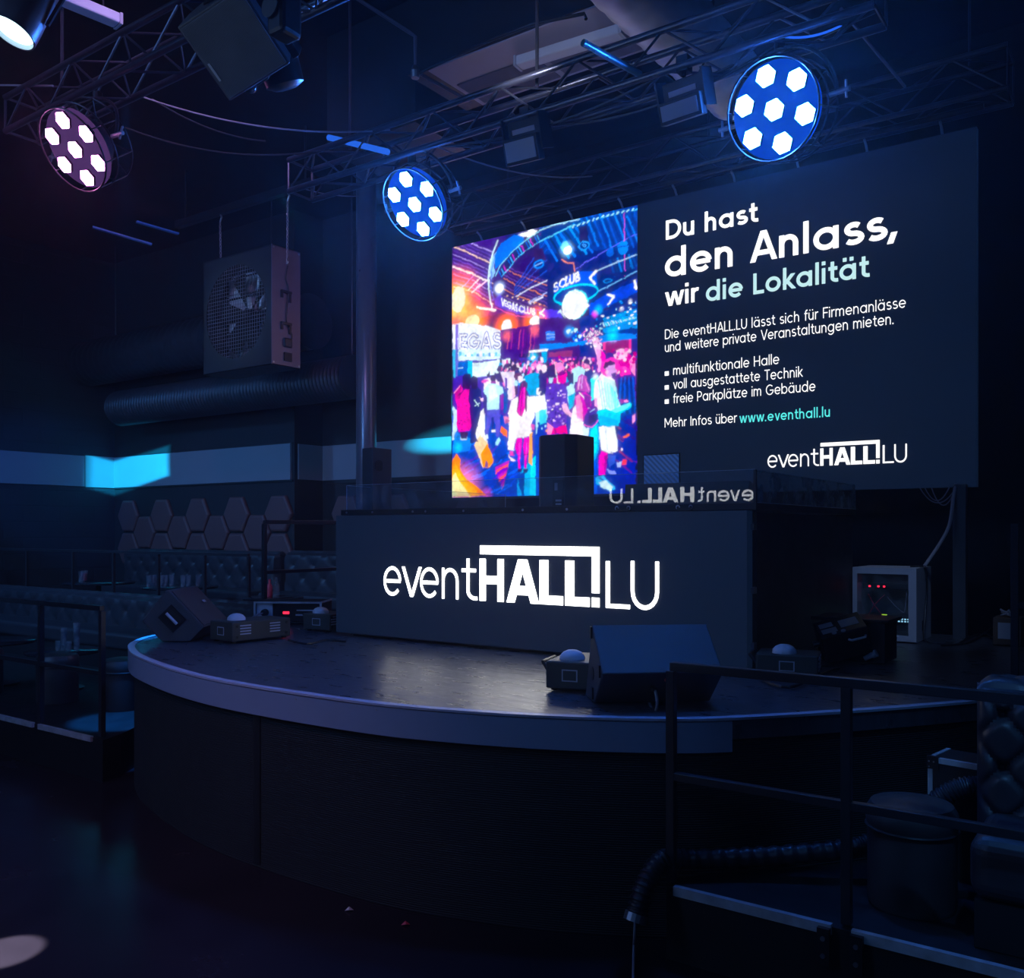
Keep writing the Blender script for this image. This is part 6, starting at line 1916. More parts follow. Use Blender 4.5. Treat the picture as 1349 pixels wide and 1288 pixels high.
sag(ony(381, 242, 7.21), atd(478, 258, 11.28), .05, .006, 'palecable', 'thin pale cable running from the fan chain to the column')
sag(atd(1030, 48, 4.95), atd(1145, 8, 4.9), .06, .006, 'bluetube', 'thin blue cable hanging at the right end of the truss')
for k, (s, y) in enumerate(((.10, 4.84), (.06, 5.0), (.14, 4.92))):
    sag((-4.1+k*.35, y, 4.60), (-2.3+k*.3, y, 4.61), s, .008, 'cable', ['dark cable looping under the truss above the crowd picture', 'dark cable lying along the truss behind the floodlights', 'low dark cable loop under the middle of the truss'][k])
sag(atd(1280, 524, 8.8), atd(1349, 530, 8.6), .05, .009, 'cable', 'grey cable on the dark wall right of the big screen')
# blue reflective battens on the left
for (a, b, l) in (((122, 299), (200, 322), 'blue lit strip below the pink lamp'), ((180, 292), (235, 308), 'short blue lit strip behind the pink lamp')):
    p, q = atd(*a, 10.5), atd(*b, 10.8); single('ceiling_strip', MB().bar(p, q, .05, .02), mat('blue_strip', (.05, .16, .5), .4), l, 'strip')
# pole with two hooks above the fan chains
sb = atd(290, 205, 8.0)
bk = thing('chain_beam', atd(330, 196, 8.2), 'dark beam with hooks from which the fan chains hang', 'beam')
c1 = ony(290, 228, 7.2); c2 = ony(379, 192, 7.2)
link('beam', MB().bar((c1.x-.9, 7.2, 5.93), (c2.x+.5, 7.2, 5.93), .07, .09), 'blackmetal', bk)
for p in (c1, c2): link('hook', MB().tube([(p.x, 7.2, 5.90), (p.x+.03, 7.2, 5.85), (p.x, 7.2, 5.80)], .012, 8), 'steel', bk)
for x in (c1.x-.7, c2.x+.3): link('drop_rod', MB().tube([(x, 7.2, 5.96), (x, 7.2, CEIL)], .012, 8), 'blackmetal', bk)
# ================================================================ hanging fan
M['matt'] = mat('matt_black', (.008, .008, .010), .9); M['fanbox'] = mat('fan_housing', (.034, .038, .042), .5)
FX0, FX1, FY0, FY1, FZ0, FZ1 = -9.66, -8.375, 7.0, 7.42, 3.865, 5.255
fa = thing('ventilation_fan', ((FX0+FX1)/2, (FY0+FY1)/2, FZ0), 'large square ventilation fan hanging on two chains at left', 'fan')
fc = V(((FX0+FX1)/2-.02, FY0, (FZ0+FZ1)/2)); R = .56
def ring_face(y):
    mb = MB(); k = 48; ci = [(fc.x+R*math.cos(2*PI*i/k), y, fc.z+R*math.sin(2*PI*i/k)) for i in range(k)]; sq = []
    for i in range(k):
        a = 2*PI*i/k; c_, s_ = math.cos(a), math.sin(a); m_ = max(abs(c_), abs(s_)); sq.append((min(FX1, max(FX0, fc.x+c_/m_*.7)), y, min(FZ1, max(FZ0, fc.z+s_/m_*.72))))
    co = mb.add(ci+sq, [(i, (i+1) % k, k+(i+1) % k, k+i) for i in range(k)])
    inn = [(p[0], y+.16, p[2]) for p in ci]; mb.add(ci+inn, [(i, (i+1) % k, k+(i+1) % k, k+i) for i in range(k)]); return mb
link('front_panel', ring_face(FY0), 'fanbox', fa)
fr = MB().box((FX0, FY0, FZ1-.01), (FX1, FY1, FZ1)).box((FX0, FY0, FZ0), (FX1, FY1, FZ0+.01)).box((FX0, FY0, FZ0), (FX0+.01, FY1, FZ1))
link('housing', fr, 'fanbox', fa)
sd = link('side_panel', MB().box((FX1-.012, FY0-.004, FZ0), (FX1, FY1+.002, FZ1)), 'mauve', fa, label='mauve galvanised side panel')
for z in (4.35, 4.72): link('cable_cleat', MB().box((FX1+.001, 7.12, z), (FX1+.03, 7.27, z+.03)).box((FX1+.001, 7.12, z-.06), (FX1+.02, 7.15, z)).box((FX1+.001, 7.24, z-.1), (FX1+.02, 7.27, z)), 'blackmetal', sd)
link('socket', MB().box((FX1+.001, 7.17, 3.93), (FX1+.02, 7.28, 4.03)), 'black', sd)
link('plug', MB().box((FX1+.001, 7.16, 4.09), (FX1+.03, 7.28, 4.20)), 'blackmetal', sd, bevel=.02)
link('cord', MB().tube(smooth_line([(FX1+.012, 7.22, 5.05), (FX1+.012, 7.19, 4.9), (FX1+.012, 7.23, 4.75), (FX1+.012, 7.2, 4.4), (FX1+.014, 7.28, 4.25), (FX1+.02, 7.25, 4.15)], 5), .008, 6), 'cable', sd)
for y in (7.02, 7.40):
    for z in (FZ0+.03, FZ1-.03): link('screw', MB().lathe([(.012, 0), (.012, .006)], (0, 0, 0), 8, frame((FX1, y, z), (0, 1, 0), (0, 0, 1), (1, 0, 0))), 'steel', sd)
gr = MB(); N = 26
for i in range(1, N):
    d = -R+2*R*i/N; l = math.sqrt(max(0, R*R-d*d))
    gr.bar((fc.x+d, FY0+.006, fc.z-l), (fc.x+d, FY0+.006, fc.z+l), .0045); gr.bar((fc.x-l, FY0+.010, fc.z+d), (fc.x+l, FY0+.010, fc.z+d), .0045)
link('wire_guard', gr, 'steel', fa)
lv = fa; SHUT = mat('shutter_white', (.75, .78, .82), .5)
for i in range(5):
    z0 = fc.z-.58+i*.235; link('shutter_blade', MB().box((FX0+.03, FY1-.05, z0), (FX1-.03, FY1-.03, z0+.205)).box((FX0+.03, FY1-.09, z0+.203), (FX1-.03, FY1-.03, z0+.207)), SHUT, lv)
link('hub', MB().lathe([(.02, -.10), (.07, -.08), (.075, .04), (.02, .06)], (0, 0, 0), 24, frame((fc.x, FY0+.2, fc.z), (1, 0, 0), (0, 0, 1), (0, -1, 0))), 'blackmetal', fa, True)
for i in range(6):
    a = PI/2+.35+i*PI/3; d = V((math.cos(a), 0, math.sin(a))); t_ = V((-math.sin(a), 0, math.cos(a)))
    P0 = V((fc.x, FY0+.2, fc.z)); A = []; B = []
    for k in range(7):
        r_ = .07+.45*k/6; wd = .05+.10*k/6; tw = .06*(1-k/9)
        A.append(P0+d*r_-t_*wd-V((0, tw, 0))); B.append(P0+d*r_+t_*wd+V((0, tw, 0)))
    mb = MB().sheet(A, B); mb.sheet([p+V((0, .006, 0)) for p in A], [p+V((0, .006, 0)) for p in B]); link('blade', mb, 'matt', fa, True)
for z in (-.36, -.08, .16, .40): link('guard_bar', MB().box((fc.x-math.sqrt(R*R-z*z), FY0+.014, fc.z+z-.012), (fc.x+math.sqrt(R*R-z*z), FY0+.022, fc.z+z+.012)), 'matt', fa)
link('motor_beam', MB().box((FX0+.01, FY0+.28, fc.z-.03), (FX1-.013, FY0+.31, fc.z+.03)), 'black', fa)
def chain(top, bot, label):
    top, bot = V(top), V(bot); n = int((top-bot).length/.042); t = thing('hanging_chain', bot, label, 'chain'); mb = MB(); d = (top-bot)/n
    for i in range(n):
        c_ = bot+d*(i+.5); u = V((1, 0, 0)) if i % 2 else V((0, 1, 0)); u = (u-d.normalized()*u.dot(d.normalized())).normalized(); z = d.normalized()
        mb.tube([c_+u*(.011*math.cos(a))+z*(.027*math.sin(a)) for a in [2*PI*k/10 for k in range(10)]], .0048, 5, True)
    link('links', mb, 'steel', t, True); link('shackle', MB().tube([bot+V((.014*math.cos(a), 0, -.01+.02*math.sin(a))) for a in [2*PI*k/10 for k in range(10)]], .006, 6, True), 'steel', t)
f1 = ony(289, 338, FY0+.12); f2 = ony(381, 334, 7.22)
chain((c1.x, 7.2, 5.80), (f1.x, FY0+.14, FZ1+.02), 'thin steel chain from the beam to the front of the hanging fan')
chain((c2.x, 7.2, 5.80), (FX1+.014, 7.21, 5.10), 'thin steel chain hooked to the mauve side of the fan')
# ================================================================ padded hexagons on the wall
def hexpad(x, y, z, n, label, s=.305):
    hx = [(s*math.cos(i*PI/3), s*math.sin(i*PI/3)) for i in range(6)]; mb = MB(); k = 6; vs = []
    for sc_, d in ((1, 0), (1, .035), (.95, .055), (.86, .064)): vs += [V((x+p[0]*sc_, y-d, z+p[1]*sc_)) for p in hx]
    mb.add(vs, [(r*k+i, r*k+(i+1) % k, (r+1)*k+(i+1) % k, (r+1)*k+i) for r in range(3) for i in range(k)]+[tuple(range(3*k, 4*k)), tuple(range(k-1, -1, -1))])
    return single('hexagon_pad', mb, 'hexpad', label, 'wall panel', 'padded hexagons on the wall', bevel=.006)
ORD = ['first', 'second', 'third', 'fourth', 'fifth', 'sixth', 'seventh', 'eighth', 'ninth', 'tenth']
HP = .482
for i in range(5): hexpad(-14.44+i*2*HP*1.0, 8.998, 2.19, i, f'mauve padded hexagon of the upper wall row, {ORD[i]} from the wall corner')
for i in range(5):
    x = -14.44+(2*i+1)*HP
    if x < -10.5: hexpad(x, 8.998, 1.912, i, f'mauve padded hexagon of the middle wall row, {ORD[i]} from the wall corner')
for i in range(5): hexpad(-14.44+i*2*HP, 8.998, 1.634, i, f'mauve padded hexagon of the lowest wall row, {ORD[i]} from the wall corner')
for i, (x, z) in enumerate(((-9.75, 2.19), (-9.27, 1.912), (-8.79, 2.19), (-8.79, 1.634), (-7.9, 1.95), (-7.42, 2.19))):
    hexpad(x, 9.548, z, i, ['mauve padded hexagon just behind the wall step', 'mauve padded hexagon half hidden by the desk end', 'mauve padded hexagon seen through the left end of the desk glass', 'low mauve padded hexagon behind the left end of the desk', 'mauve padded hexagon behind the steel column', 'mauve padded hexagon right of the steel column'][i])
# ================================================================ floor monitors and equipment on the stage
def wedge(name, poly, o, u, L, label, grill_edge, extras=None):
    """cross-section poly (outwards, height) at o in the plane of u and z, run along L"""
    t = thing(name, o, label, 'stage monitor'); u = V(u); L = V(L)
    c = link('cabinet', MB().prism(poly, o, u, (0, 0, 1), L), 'cab', t, bevel=.008)
    i, j = grill_edge; a, b = V((*poly[i], 0)), V((*poly[j], 0)); d = (b-a).normalized(); nn = V((-d.y, d.x, 0))
    cen = V((sum(p[0] for p in poly)/len(poly), sum(p[1] for p in poly)/len(poly), 0))
    if nn.dot((a+b)/2-cen) < 0: nn = -nn
    q = [a+d*.015+nn*.001, b-d*.015+nn*.001, b-d*.015+nn*.008, a+d*.015+nn*.008]
    link('grille', MB().prism([(p.x, p.y) for p in q], V(o)+L*.03, u, (0, 0, 1), L*.94), 'grille', t)
    return t
u = V((.66, -.75, 0)).normalized(); Lw = V((.75, .66, 0)).normalized()*.615; o = V((-2.39, 4.09, ST+.006))
m1 = wedge('stage_monitor', [(-.24, 0), (0, 0), (.22, .185), (-.05, .40)], o, u, Lw, 'black wedge monitor at the front edge of the stage with its back to the hall', (3, 0))
nrm = -Lw.normalized(); Fm = frame(o, u, (0, 0, 1), nrm)
link('handle_hole', MB().lathe([(.035, 0), (.035, .003)], (0, 0, 0), 16, frame(o+u*-.03+V((0, 0, .15))+nrm*.001, u, (0, 0, 1), nrm)), 'black', m1)
for x, z in ((-.055, .36), (-.02, .05), (.16, .19)): link('rubber_corner', MB().prism([(-.015, -.03), (.015, -.03), (.015, .03), (-.015, .03)], o+u*x+V((0, 0, z))+nrm*.001, u, (0, 0, 1), nrm*.008), 'black', m1)
ln = V((.22, .185, 0)); pd = V((.64, -.76, 0)).normalized()
cn = o+u*.11+V((0, 0, .095))+Lw*.45; nf = (u*.64-V((0, 0, .76))).normalized()
for s, cl in ((0, 'blackmetal'), (1, 'redp')):
    p = cn+Lw.normalized()*(s*.06)+V((0, 0, s*.05))+u*(s*.02); link('connector', MB().tube([p+u*.02, p+u*.07-V((0, 0, .0))], .014, 10), cl, m1, label='red cable plug' if s else None)
link('cord', MB().tube(smooth_line([cn+u*.06, cn+u*.10-V((0, 0, .05)), cn+u*.06-V((0, 0, .115)), cn+u*-.05-V((0, 0, .09))], 4), .008, 6), 'palecable', m1)
u2 = Rt.copy(); o2 = V((-6.535, 4.345, ST+.006)); L2 = Fw*.62
m2 = wedge('stage_monitor', [(0, 0), (.226, 0), (.34, .116), (.062, .41), (.03, .41), (-.16, .165)], o2, u2, L2, 'black wedge monitor lying on the rounded left corner of the stage', (2, 3))
dd = V((1, -.92)).normalized() if False else None
hc = o2+u2*.085+V((0, 0, .185))-Fw*.001; e1 = (u2*.70-V((0, 0, .714))); e2 = (u2*.714+V((0, 0, .70)))
h = link('handle_recess', MB().prism([(-.085, -.075), (.085, -.075), (.085, .075), (-.085, .075)], hc, e1, e2, Fw*-.004), 'blackmetal', m2)
link('recess_floor', MB().prism([(-.06, -.05), (.06, -.05), (.06, .05), (-.06, .05)], hc-Fw*.0042, e1, e2, Fw*-.001), 'black', h)
link('grip', MB().tube([hc-Fw*.012-e1*.06, hc-Fw*.012+e1*.06], .012, 8), 'pale', h)
bq = o2+u2*.19+V((0, 0, .285))+Fw*.42; dg = (u2*-.69+V((0, 0, .725))); ng = (u2*.725+V((0, 0, .69)))
link('badge', MB().prism([(-.03, -.012), (.03, -.012), (.03, .012), (-.03, .012)], bq+ng*.012, Fw, dg, ng*.004), 'pale', m2)
# low boxes with a white dome lens
def dome_box(cx, cy, ang, lx, ly, h, label, plate=True):
    t = thing('effect_box', (cx, cy, ST+.006), label, 'stage box', 'low boxes with white domes'); a = math.radians(ang)
    F = frame((cx, cy, ST+.007), (math.cos(a), math.sin(a), 0), (-math.sin(a), math.cos(a), 0), (0, 0, 1))
    link('body', MB(F).box((-lx/2, -ly/2, .012), (lx/2, ly/2, h)), 'box', t, bevel=.010)
    ft = MB(F); 
    for x in (-1, 1):
        for y in (-1, 1): link('foot', MB(F).box((x*(lx/2-.04)-.015, y*(ly/2-.04)-.015, 0), (x*(lx/2-.04)+.015, y*(ly/2-.04)+.015, .014)), 'black', t)
    link('dome', MB().lathe([(.072, 0), (.070, .02), (.052, .040), (.028, .051), (.004, .054)], (0, 0, 0), 20, F @ Matrix.Translation((-.02, -ly*.22, h))), 'white', t, True, label='white rounded dome')
    if plate:
        b = link('label_plate', MB(F).box((-.045, -ly/2-.003, h*.34), (.045, -ly/2-.0005, h*.74)), 'pale', t); link('label_field', MB(F).box((-.038, -ly/2-.004, h*.38), (.038, -ly/2-.003, h*.70)), 'box', b)
    lv_ = MB(F)
    for g in (-.28, .22):
        for k in range(4): lv_.box((lx/2, ly*g-.05, h*.38+k*.022), (lx/2+.004, ly*g+.05, h*.38+k*.022+.010))
    link('louvres', lv_, 'pale', t)
    for y in (-ly*.42, ly*.42):
        for z in (.28, .8): link('bolt', MB(F).box((lx/2, y-.01, h*z-.01), (lx/2+.005, y+.01, h*z+.01)), 'black', t)
    link('handle', MB().tube([F @ V(p) for p in ((-lx/2-.003, -ly*.35, h*.6), (-lx/2-.04, -ly*.33, h*.9), (-lx/2-.04, ly*.2, h*.9), (-lx/2-.003, ly*.25, h*.6))], .010, 8), 'blackmetal', t)
    return t
dome_box(-6.09, 4.87, -4, .31, .56, .165, 'low black box with white dome beside the left wedge monitor')
dome_box(-6.10, 5.72, 8, .30, .30, .155, 'low black box with white dome tucked against the left end of the desk')
dome_box(-2.72, 4.50, 15, .28, .42, .165, 'low black box with white dome behind the front wedge monitor')
dome_box(-1.86, 5.53, 14, .36, .28, .15, 'low black box with white dome in front of the dark desk side')
# amplifier rack with red figures
am = thing('amplifier_rack', (-6.9, 5.9, ST+.006), 'small equipment rack with red figures at the left end of the desk', 'amplifier'); ang = math.atan2(6.25-5.52, -6.81+6.97+.34)
a_ = V((-6.98, 5.62, ST+.007)); ux = V((.66, .42, 0)).normalized(); uy = V((-ux.y, ux.x, 0)); F = frame(a_, ux, uy, (0, 0, 1)); W_, D_, H_ = .64, .40, .215
link('case', MB(F).box((0, 0, .02), (W_, D_, .03)).box((0, 0, H_-.012), (W_, D_, H_)).box((0, 0, .03), (.012, D_, H_-.012)).box((W_-.012, 0, .03), (W_, D_, H_-.012)).box((.012, D_-.012, .03), (W_-.012, D_, H_-.012)), 'black', am)
link('edge_profile', MB(F).box((-.004, -.004, H_-.014), (W_+.004, .012, H_+.003)).box((-.004, -.004, .016), (.014, .01, H_)).box((W_-.014, -.004, .016), (W_+.004, .01, H_)).box((W_-.012, 0, H_-.012), (W_+.004, D_, H_+.003)), 'alu', am, label='aluminium edges')
fp_ = link('front_panel', MB(F).box((.18, .02, .034), (W_-.02, .03, H_-.018)), 'blackmetal', am)
link('display', MB(F).box((.27, .0175, .10), (.33, .0195, .125)), 'red', am, label='glowing red figures')
link('name_plate', MB(F).box((.40, .0175, .13), (.58, .0195, .142)).box((.39, .0175, .085), (.59, .0195, .10)), 'pale', am)
link('power_plate', MB(F).box((.016, .02, .034), (.17, .03, H_-.018)), 'pale', am, label='pale plate with plug')
link('plug', MB().lathe([(.035, 0), (.03, .05), (.015, .06)], (0, 0, 0), 14, F @ frame((.10, .019, .115), (1, 0, 0), (0, 0, 1), (0, -1, 0))), 'black', am)
link('cord', MB().tube(smooth_line([F @ V(p) for p in ((.10, -.05, .115), (.05, -.10, .10), (-.02, -.08, .04), (.05, -.12, .012), (.2, -.16, .008))], 5), .009, 6), 'palecable', am)
for x in (.04, .6):
    for y in (.04, .36): link('foot', MB(F).box((x-.02, y-.02, 0), (x+.02, y+.02, .022)), 'black', am)
for k in range(3):
    p = V((-6.02+.05*k, 5.95+.1*k, ST+.02)); c_ = thing('cable_coil', p, ['coiled black cable on the stage by the desk end', 'second loop of black cable on the stage by the desk end', 'rear loop of black cable on the stage by the desk end'][k], 'cable')
    if k: bpy.data.objects.remove(c_); continue
    link('loops', MB().tube([p+V((.11*math.cos(a*.35)+.02*math.sin(a), .09*math.sin(a*.35), .01+.0016*a)) for a in range(70)], .010, 6), 'cable', c_, True)
# tilted lamp and black case in front of the dark desk side
tc_ = onz(1108, 872, ST+.006); F = frame(tc_+V((0.02, .12, .155)), Rt*.93+V((0, 0, .10)), (Fw*.80+V((0, 0, .60))).normalized(), V((0, 0, .80))-Fw*.60); F = frame(tc_+V((.0, .03, .165)), (.86, .42, .28), (-.49, .80, .34), (-.08, -.43, .90))
tl = thing('tilted_lamp', (tc_.x, tc_.y+.15, ST+.006), 'black lamp box tilted on its bracket in front of the dark desk side', 'stage lamp')
link('body', MB(F).box((-.155, -.12, -.10), (.155, .12, .10)), 'blackmetal', tl, bevel=.01)
link('label', MB(F).box((-.13, -.08, .101), (-.03, -.02, .103)).box((.0, -.05, .101), (.12, .05, .103)).box((-.13, .0, .101), (-.04, .06, .103)), 'pale', tl)
for x in (-.06, .0): link('socket', MB().lathe([(.016, 0), (.016, .006)], (0, 0, 0), 12, F @ frame((x, -.10, .101), (1, 0, 0), (0, 1, 0), (0, 0, 1))), 'pale', tl)
link('handle', MB().tube([F @ V(p) for p in ((.02, -.121, .04), (.03, -.16, .05), (.12, -.16, .05), (.13, -.121, .04))], .008, 8), 'pale', tl, label='pale handle')
link('stand', MB().tube([F @ V((-.165, 0, 0)), F @ V((-.17, .02, -.12)), V((tc_.x-.08, tc_.y+.20, ST+.015)), V((tc_.x+.13, tc_.y+.22, ST+.015)), F @ V((.17, .02, -.10)), F @ V((.165, 0, 0))], .012, 8), 'blackmetal', tl)
for s in (-1, 1): link('knob', MB().tube([F @ V((s*.158, 0, 0)), F @ V((s*.20, 0, 0))], .022, 10), 'blackmetal', tl)
bc = thing('black_case', (-1.72, 6.58, ST+.006), 'black lidded case standing in front of the pale network cabinet', 'case')
link('body', MB().box((-1.93, 6.42, ST+.007), (-1.51, 6.76, ST+.275)), 'black', bc, bevel=.006)
link('lid', MB().box((-2.0, 6.40, ST+.2755), (-1.48, 6.78, ST+.30)), 'blackmetal', bc, bevel=.006)
link('catch', MB().box((-1.76, 6.395, ST+.20), (-1.70, 6.42, ST+.29)), 'steel', bc)
fl_ = onz(1139, 872, ST+.01); hl = single('hand_torch', MB().lathe([(.016, 0), (.018, .05), (.026, .06), (.026, .09)], (0, 0, 0), 14, frame((fl_.x, fl_.y, ST+.033), (0, 1, 0), (-.5, 0, .86), (.86, 0, .5))), 'pale', 'small pale cylinder end beside the black case', 'torch', smooth=True)
# network cabinet
nx0, nx1, ny0, ny1, nz0, nz1 = -2.075, -1.585, 7.745, 8.30, ST+.006, 1.645
nc = thing('network_cabinet', ((nx0+nx1)/2, 8.0, nz0), 'pale grey network cabinet with glass door and coloured lights', 'cabinet')
link('housing', MB().box((nx0, ny0+.03, nz0), (nx1, ny1, nz0+.03)).box((nx0, ny0+.03, nz1-.03), (nx1, ny1, nz1)).box((nx0, ny0+.03, nz0+.03), (nx0+.02, ny1, nz1-.03)).box((nx1-.02, ny0+.03, nz0+.03), (nx1, ny1, nz1-.03)).box((nx0+.02, ny1-.02, nz0+.03), (nx1-.02, ny1, nz1-.03)), 'pale', nc)
dr = link('door', MB().box((nx0, ny0, nz0+.005), (nx0+.035, ny0+.028, nz1)).box((nx1-.06, ny0, nz0+.005), (nx1, ny0+.028, nz1)).box((nx0+.035, ny0, nz1-.05), (nx1-.06, ny0+.028, nz1)).box((nx0+.035, ny0, nz0+.005), (nx1-.06, ny0+.028, nz0+.05)), 'pale', nc)
link('pane', MB().box((nx0+.035, ny0+.01, nz0+.05), (nx1-.06, ny0+.016, nz1-.05)), 'glass', dr)
link('vent', MB().box((nx1+.0005, 8.1, nz1-.22), (nx1+.003, 8.16, nz1-.08)).box((nx1+.0005, 7.95, nz0+.08), (nx1+.003, 8.0, nz0+.16)), 'blackmetal', nc)
sw = link('network_switch', MB().box((nx0+.03, 7.85, 1.20), (nx1-.03, 8.2, 1.245)).box((nx0+.03, 7.87, 1.13), (nx1-.03, 8.2, 1.18)), 'blackmetal', nc)
link('blue_lights', MB().box((-1.80, 7.848, 1.222), (-1.785, 7.8495, 1.238)), 'sky', sw)
lb = MB()
for k in range(6):
    for j in range(2): lb.box((-1.77+k*.024, 7.848, 1.206+j*.018), (-1.755+k*.024, 7.8495, 1.216+j*.018))
link('port_lights', lb, 'sky', sw, label='rows of pale blue port lights')
link('green_light', MB().box((-1.87, 7.848, 1.245), (-1.83, 7.8495, 1.262)), 'green', sw)
link('display', MB().box((-1.92, 7.848, 1.203), (-1.88, 7.8495, 1.235)), 'sky', sw)
rl = MB()
for x in (-2.00, -1.93, -1.885): rl.box((x, 7.948, 1.475), (x+.018, 7.9495, 1.490))
link('power_strip', MB().box((nx0+.03, 7.95, 1.46), (nx1-.1, 8.05, 1.505)), 'blackmetal', nc); link('red_lights', rl, 'red', nc, label='glowing red lights')
for k, (pts, mm) in enumerate(((((-1.99, 7.9, 1.42), (-1.93, 7.84, 1.34), (-1.87, 7.86, 1.25)), 'redp'), (((-1.86, 7.9, 1.42), (-1.92, 7.84, 1.34), (-1.98, 7.86, 1.25)), 'redp'), (((-1.84, 7.9, 1.40), (-1.76, 7.84, 1.33), (-1.70, 7.86, 1.29), (-1.69, 7.9, 1.45)), 'palecable'))):
    link('patch_cord', MB().tube(smooth_line(pts, 5), .005, 6), mm, nc)
link('side_cord', MB().tube(smooth_line([(nx1-.1, 8.0, nz1+.006), (nx1+.008, 8.02, nz1-.01), (nx1+.015, 8.06, 1.45), (nx1+.012, 8.0, 1.25), (nx1+.05, 7.85, ST+.015), (nx1+.25, 7.8, ST+.012)], 5), .008, 6), 'cable', nc)
cx_ = ony(1218, 750, 8.05)
single('cable_bundle', MB().tube(smooth_line([(cx_.x, 8.05, nz1+.012), ony(1238, 716, 8.15), ony(1251, 690, 8.25), ony(1256, 655, 8.3), V((-1.40, 8.34, 2.33))], 6), .014, 8), 'palecable', 'pale cable bundle rising from the cabinet to the screen', 'cable', smooth=True)
for k in range(3):
    a_, b_ = [(1212, 1260), (1218, 1250), (1226, 1258)][k]; p, q_ = ony(a_, 645, 8.48), ony(b_, 645, 8.48); s_ = [.13, .11, .15][k]
    single('hanging_cable', MB().tube([V((p.x+(q_.x-p.x)*t/12, 8.48+.02*k, 2.312-s_*4*(t/12)*(1-t/12))) for t in range(13)], .005, 6), 'palecable', ['thin cable loop hanging below the screen, leftmost of three', 'smallest of the three thin cable loops below the screen', 'deepest of the three thin cable loops below the screen'][k], 'cable', smooth=True)
cb = thing('cardboard_box', (-.98, 8.15, ST+.006), 'small brown cardboard box with a white label beside the railing post', 'box')
a_, b_ = ony(1308, 846, 8.0), ony(1345, 846, 8.0)
link('carton', MB().box((a_.x, 8.0, ST+.007), (b_.x, 8.28, ST+.007+.21)), 'card', cb, bevel=.003); link('label', MB().box((a_.x+.035, 7.997, ST+.055), (b_.x-.03, 7.9995, ST+.18)), 'pale', cb, label='white paper label')
jn = MB()
for k in range(6): jn.tube([V((a_.x+.03+.13*random.Random(k*7+j).random(), 8.05+.1*random.Random(k*5+j).random(), ST+.225+.05*random.Random(k*3+j).random())) for j in range(4)], .008, 6)
single('crumpled_cords', jn, 'pale', 'tangle of pale cords lying on the cardboard box', 'cable', smooth=True)
for k, pts in enumerate((((1262, 848), (1280, 838), (1300, 836), (1312, 845)), ((1240, 850), (1275, 846), (1305, 828)), ((1000, 893), (1040, 905), (1090, 884), (1105, 880)), ((380, 843), (405, 848), (430, 843), (455, 845)), ((700, 855), (740, 861), (770, 857)))):
    single('floor_cable', MB().tube(smooth_line([onz(*p, ST+.016) for p in pts], 5), .009, 6), 'cable', ['curved black cable on the stage in front of the cardboard box', 'black cable running up to the cardboard box', 'black cable on the stage near the tilted lamp', 'black cable on the stage by the left desk end', 'short black cable beside the box behind the front monitor'][k], 'cable', smooth=True)
for k, (px, py, mm) in enumerate(((528, 1219, 'redp'), (454, 1200, 'pale'))):
    p = onz(px, py, 0); single('paper_scrap', MB().add([p+V((0, 0, .002)), p+V((.03, .005, .012)), p+V((.035, .03, .004)), p+V((.005, .028, .016)), p+V((.015, .015, .022))], [(0, 1, 4), (1, 2, 4), (2, 3, 4), (3, 0, 4), (0, 3, 2, 1)]), mm, ['small pink scrap on the floor at the foot of the stage', 'tiny pale scrap on the floor at the foot of the stage'][k], 'litter')
# ================================================================ right foreground: sofa, stool, case, hose
def stool(x, y, z, r, h, label, m='pouf'):
    t = thing('round_stool', (x, y, z), label, 'stool', 'round leather stools')
    link('drum', MB().lathe([(r*.93, 0), (r*.97, .02), (r*.97, h*.74)], (x, y, z), 32), m, t, True)
    link('cushion', MB().lathe([(r*.98, h*.745), (r*1.01, h*.80), (r, h*.90), (r*.9, h*.965), (r*.55, h*.995), (.01, h)], (x, y, z), 32), m, t, True)
    link('piping', MB().tube([(x+r*1.0*math.cos(a*PI/16), y+r*math.sin(a*PI/16), z+h*.745) for a in range(32)], .006, 6, True), 'leather', t, True)
    return t
stool(-.885, 4.23, .331, .185, .455, 'dark round leather stool behind the foreground railing')
ls = thing('tufted_sofa', (-.1, 4.3, .331), 'dark tufted leather sofa at the right edge behind the railing', 'sofa')
sx0, sx1 = -.655, 1.6; ys = 4.40
link('back_frame', MB().box((sx0+.02, ys, .335), (sx1, ys+.12, 1.27)), 'leather', ls, bevel=.05, seg=4)
link('backrest', tuft(MB(), (sx0, ys, .40), (1, 0, 0), (0, 0, 1), (0, -1, 0), sx1-sx0, .89, .12, 20, 8, .09, 9), 'leather', ls, True, label='buttoned backrest')
link('back_roll', tuft(MB(), (sx0, ys-.06, 1.26), (1, 0, 0), (0, 1, 0), (0, 0, 1), sx1-sx0, .20, .07, 20, 2, .09), 'leather', ls, True)
link('seat', MB().box((sx0+.04, 3.90, .52), (sx1, ys-.03, .77)), 'leather', ls, bevel=.07, seg=5, label='smooth leather seat')
link('base', MB().box((sx0+.06, 3.93, .335), (sx1, ys-.03, .52)), 'black', ls)
cf = ony(1222, 996, 4.66); zt = cf.z; ang = math.radians(-10)
F = frame((cf.x, 4.66, .332), (math.cos(ang), math.sin(ang), 0), (-math.sin(ang), math.cos(ang), 0), (0, 0, 1)); hh = zt-.332
fcse = thing('flight_case', (cf.x+.25, 4.8, .332), 'black case with aluminium edges beside the tufted sofa', 'case')
link('body', MB(F).box((.004, .004, 0), (.34, .24, hh-.004)), 'black', fcse)
for a_, b_ in (((0, 0, hh-.025), (.34, .02, hh)), ((0, 0, 0), (.022, .018, hh-.025)), ((0, .02, hh-.02), (.02, .24, hh))): link('edge_profile', MB(F).box(a_, b_), 'alu', fcse, label='aluminium edge')
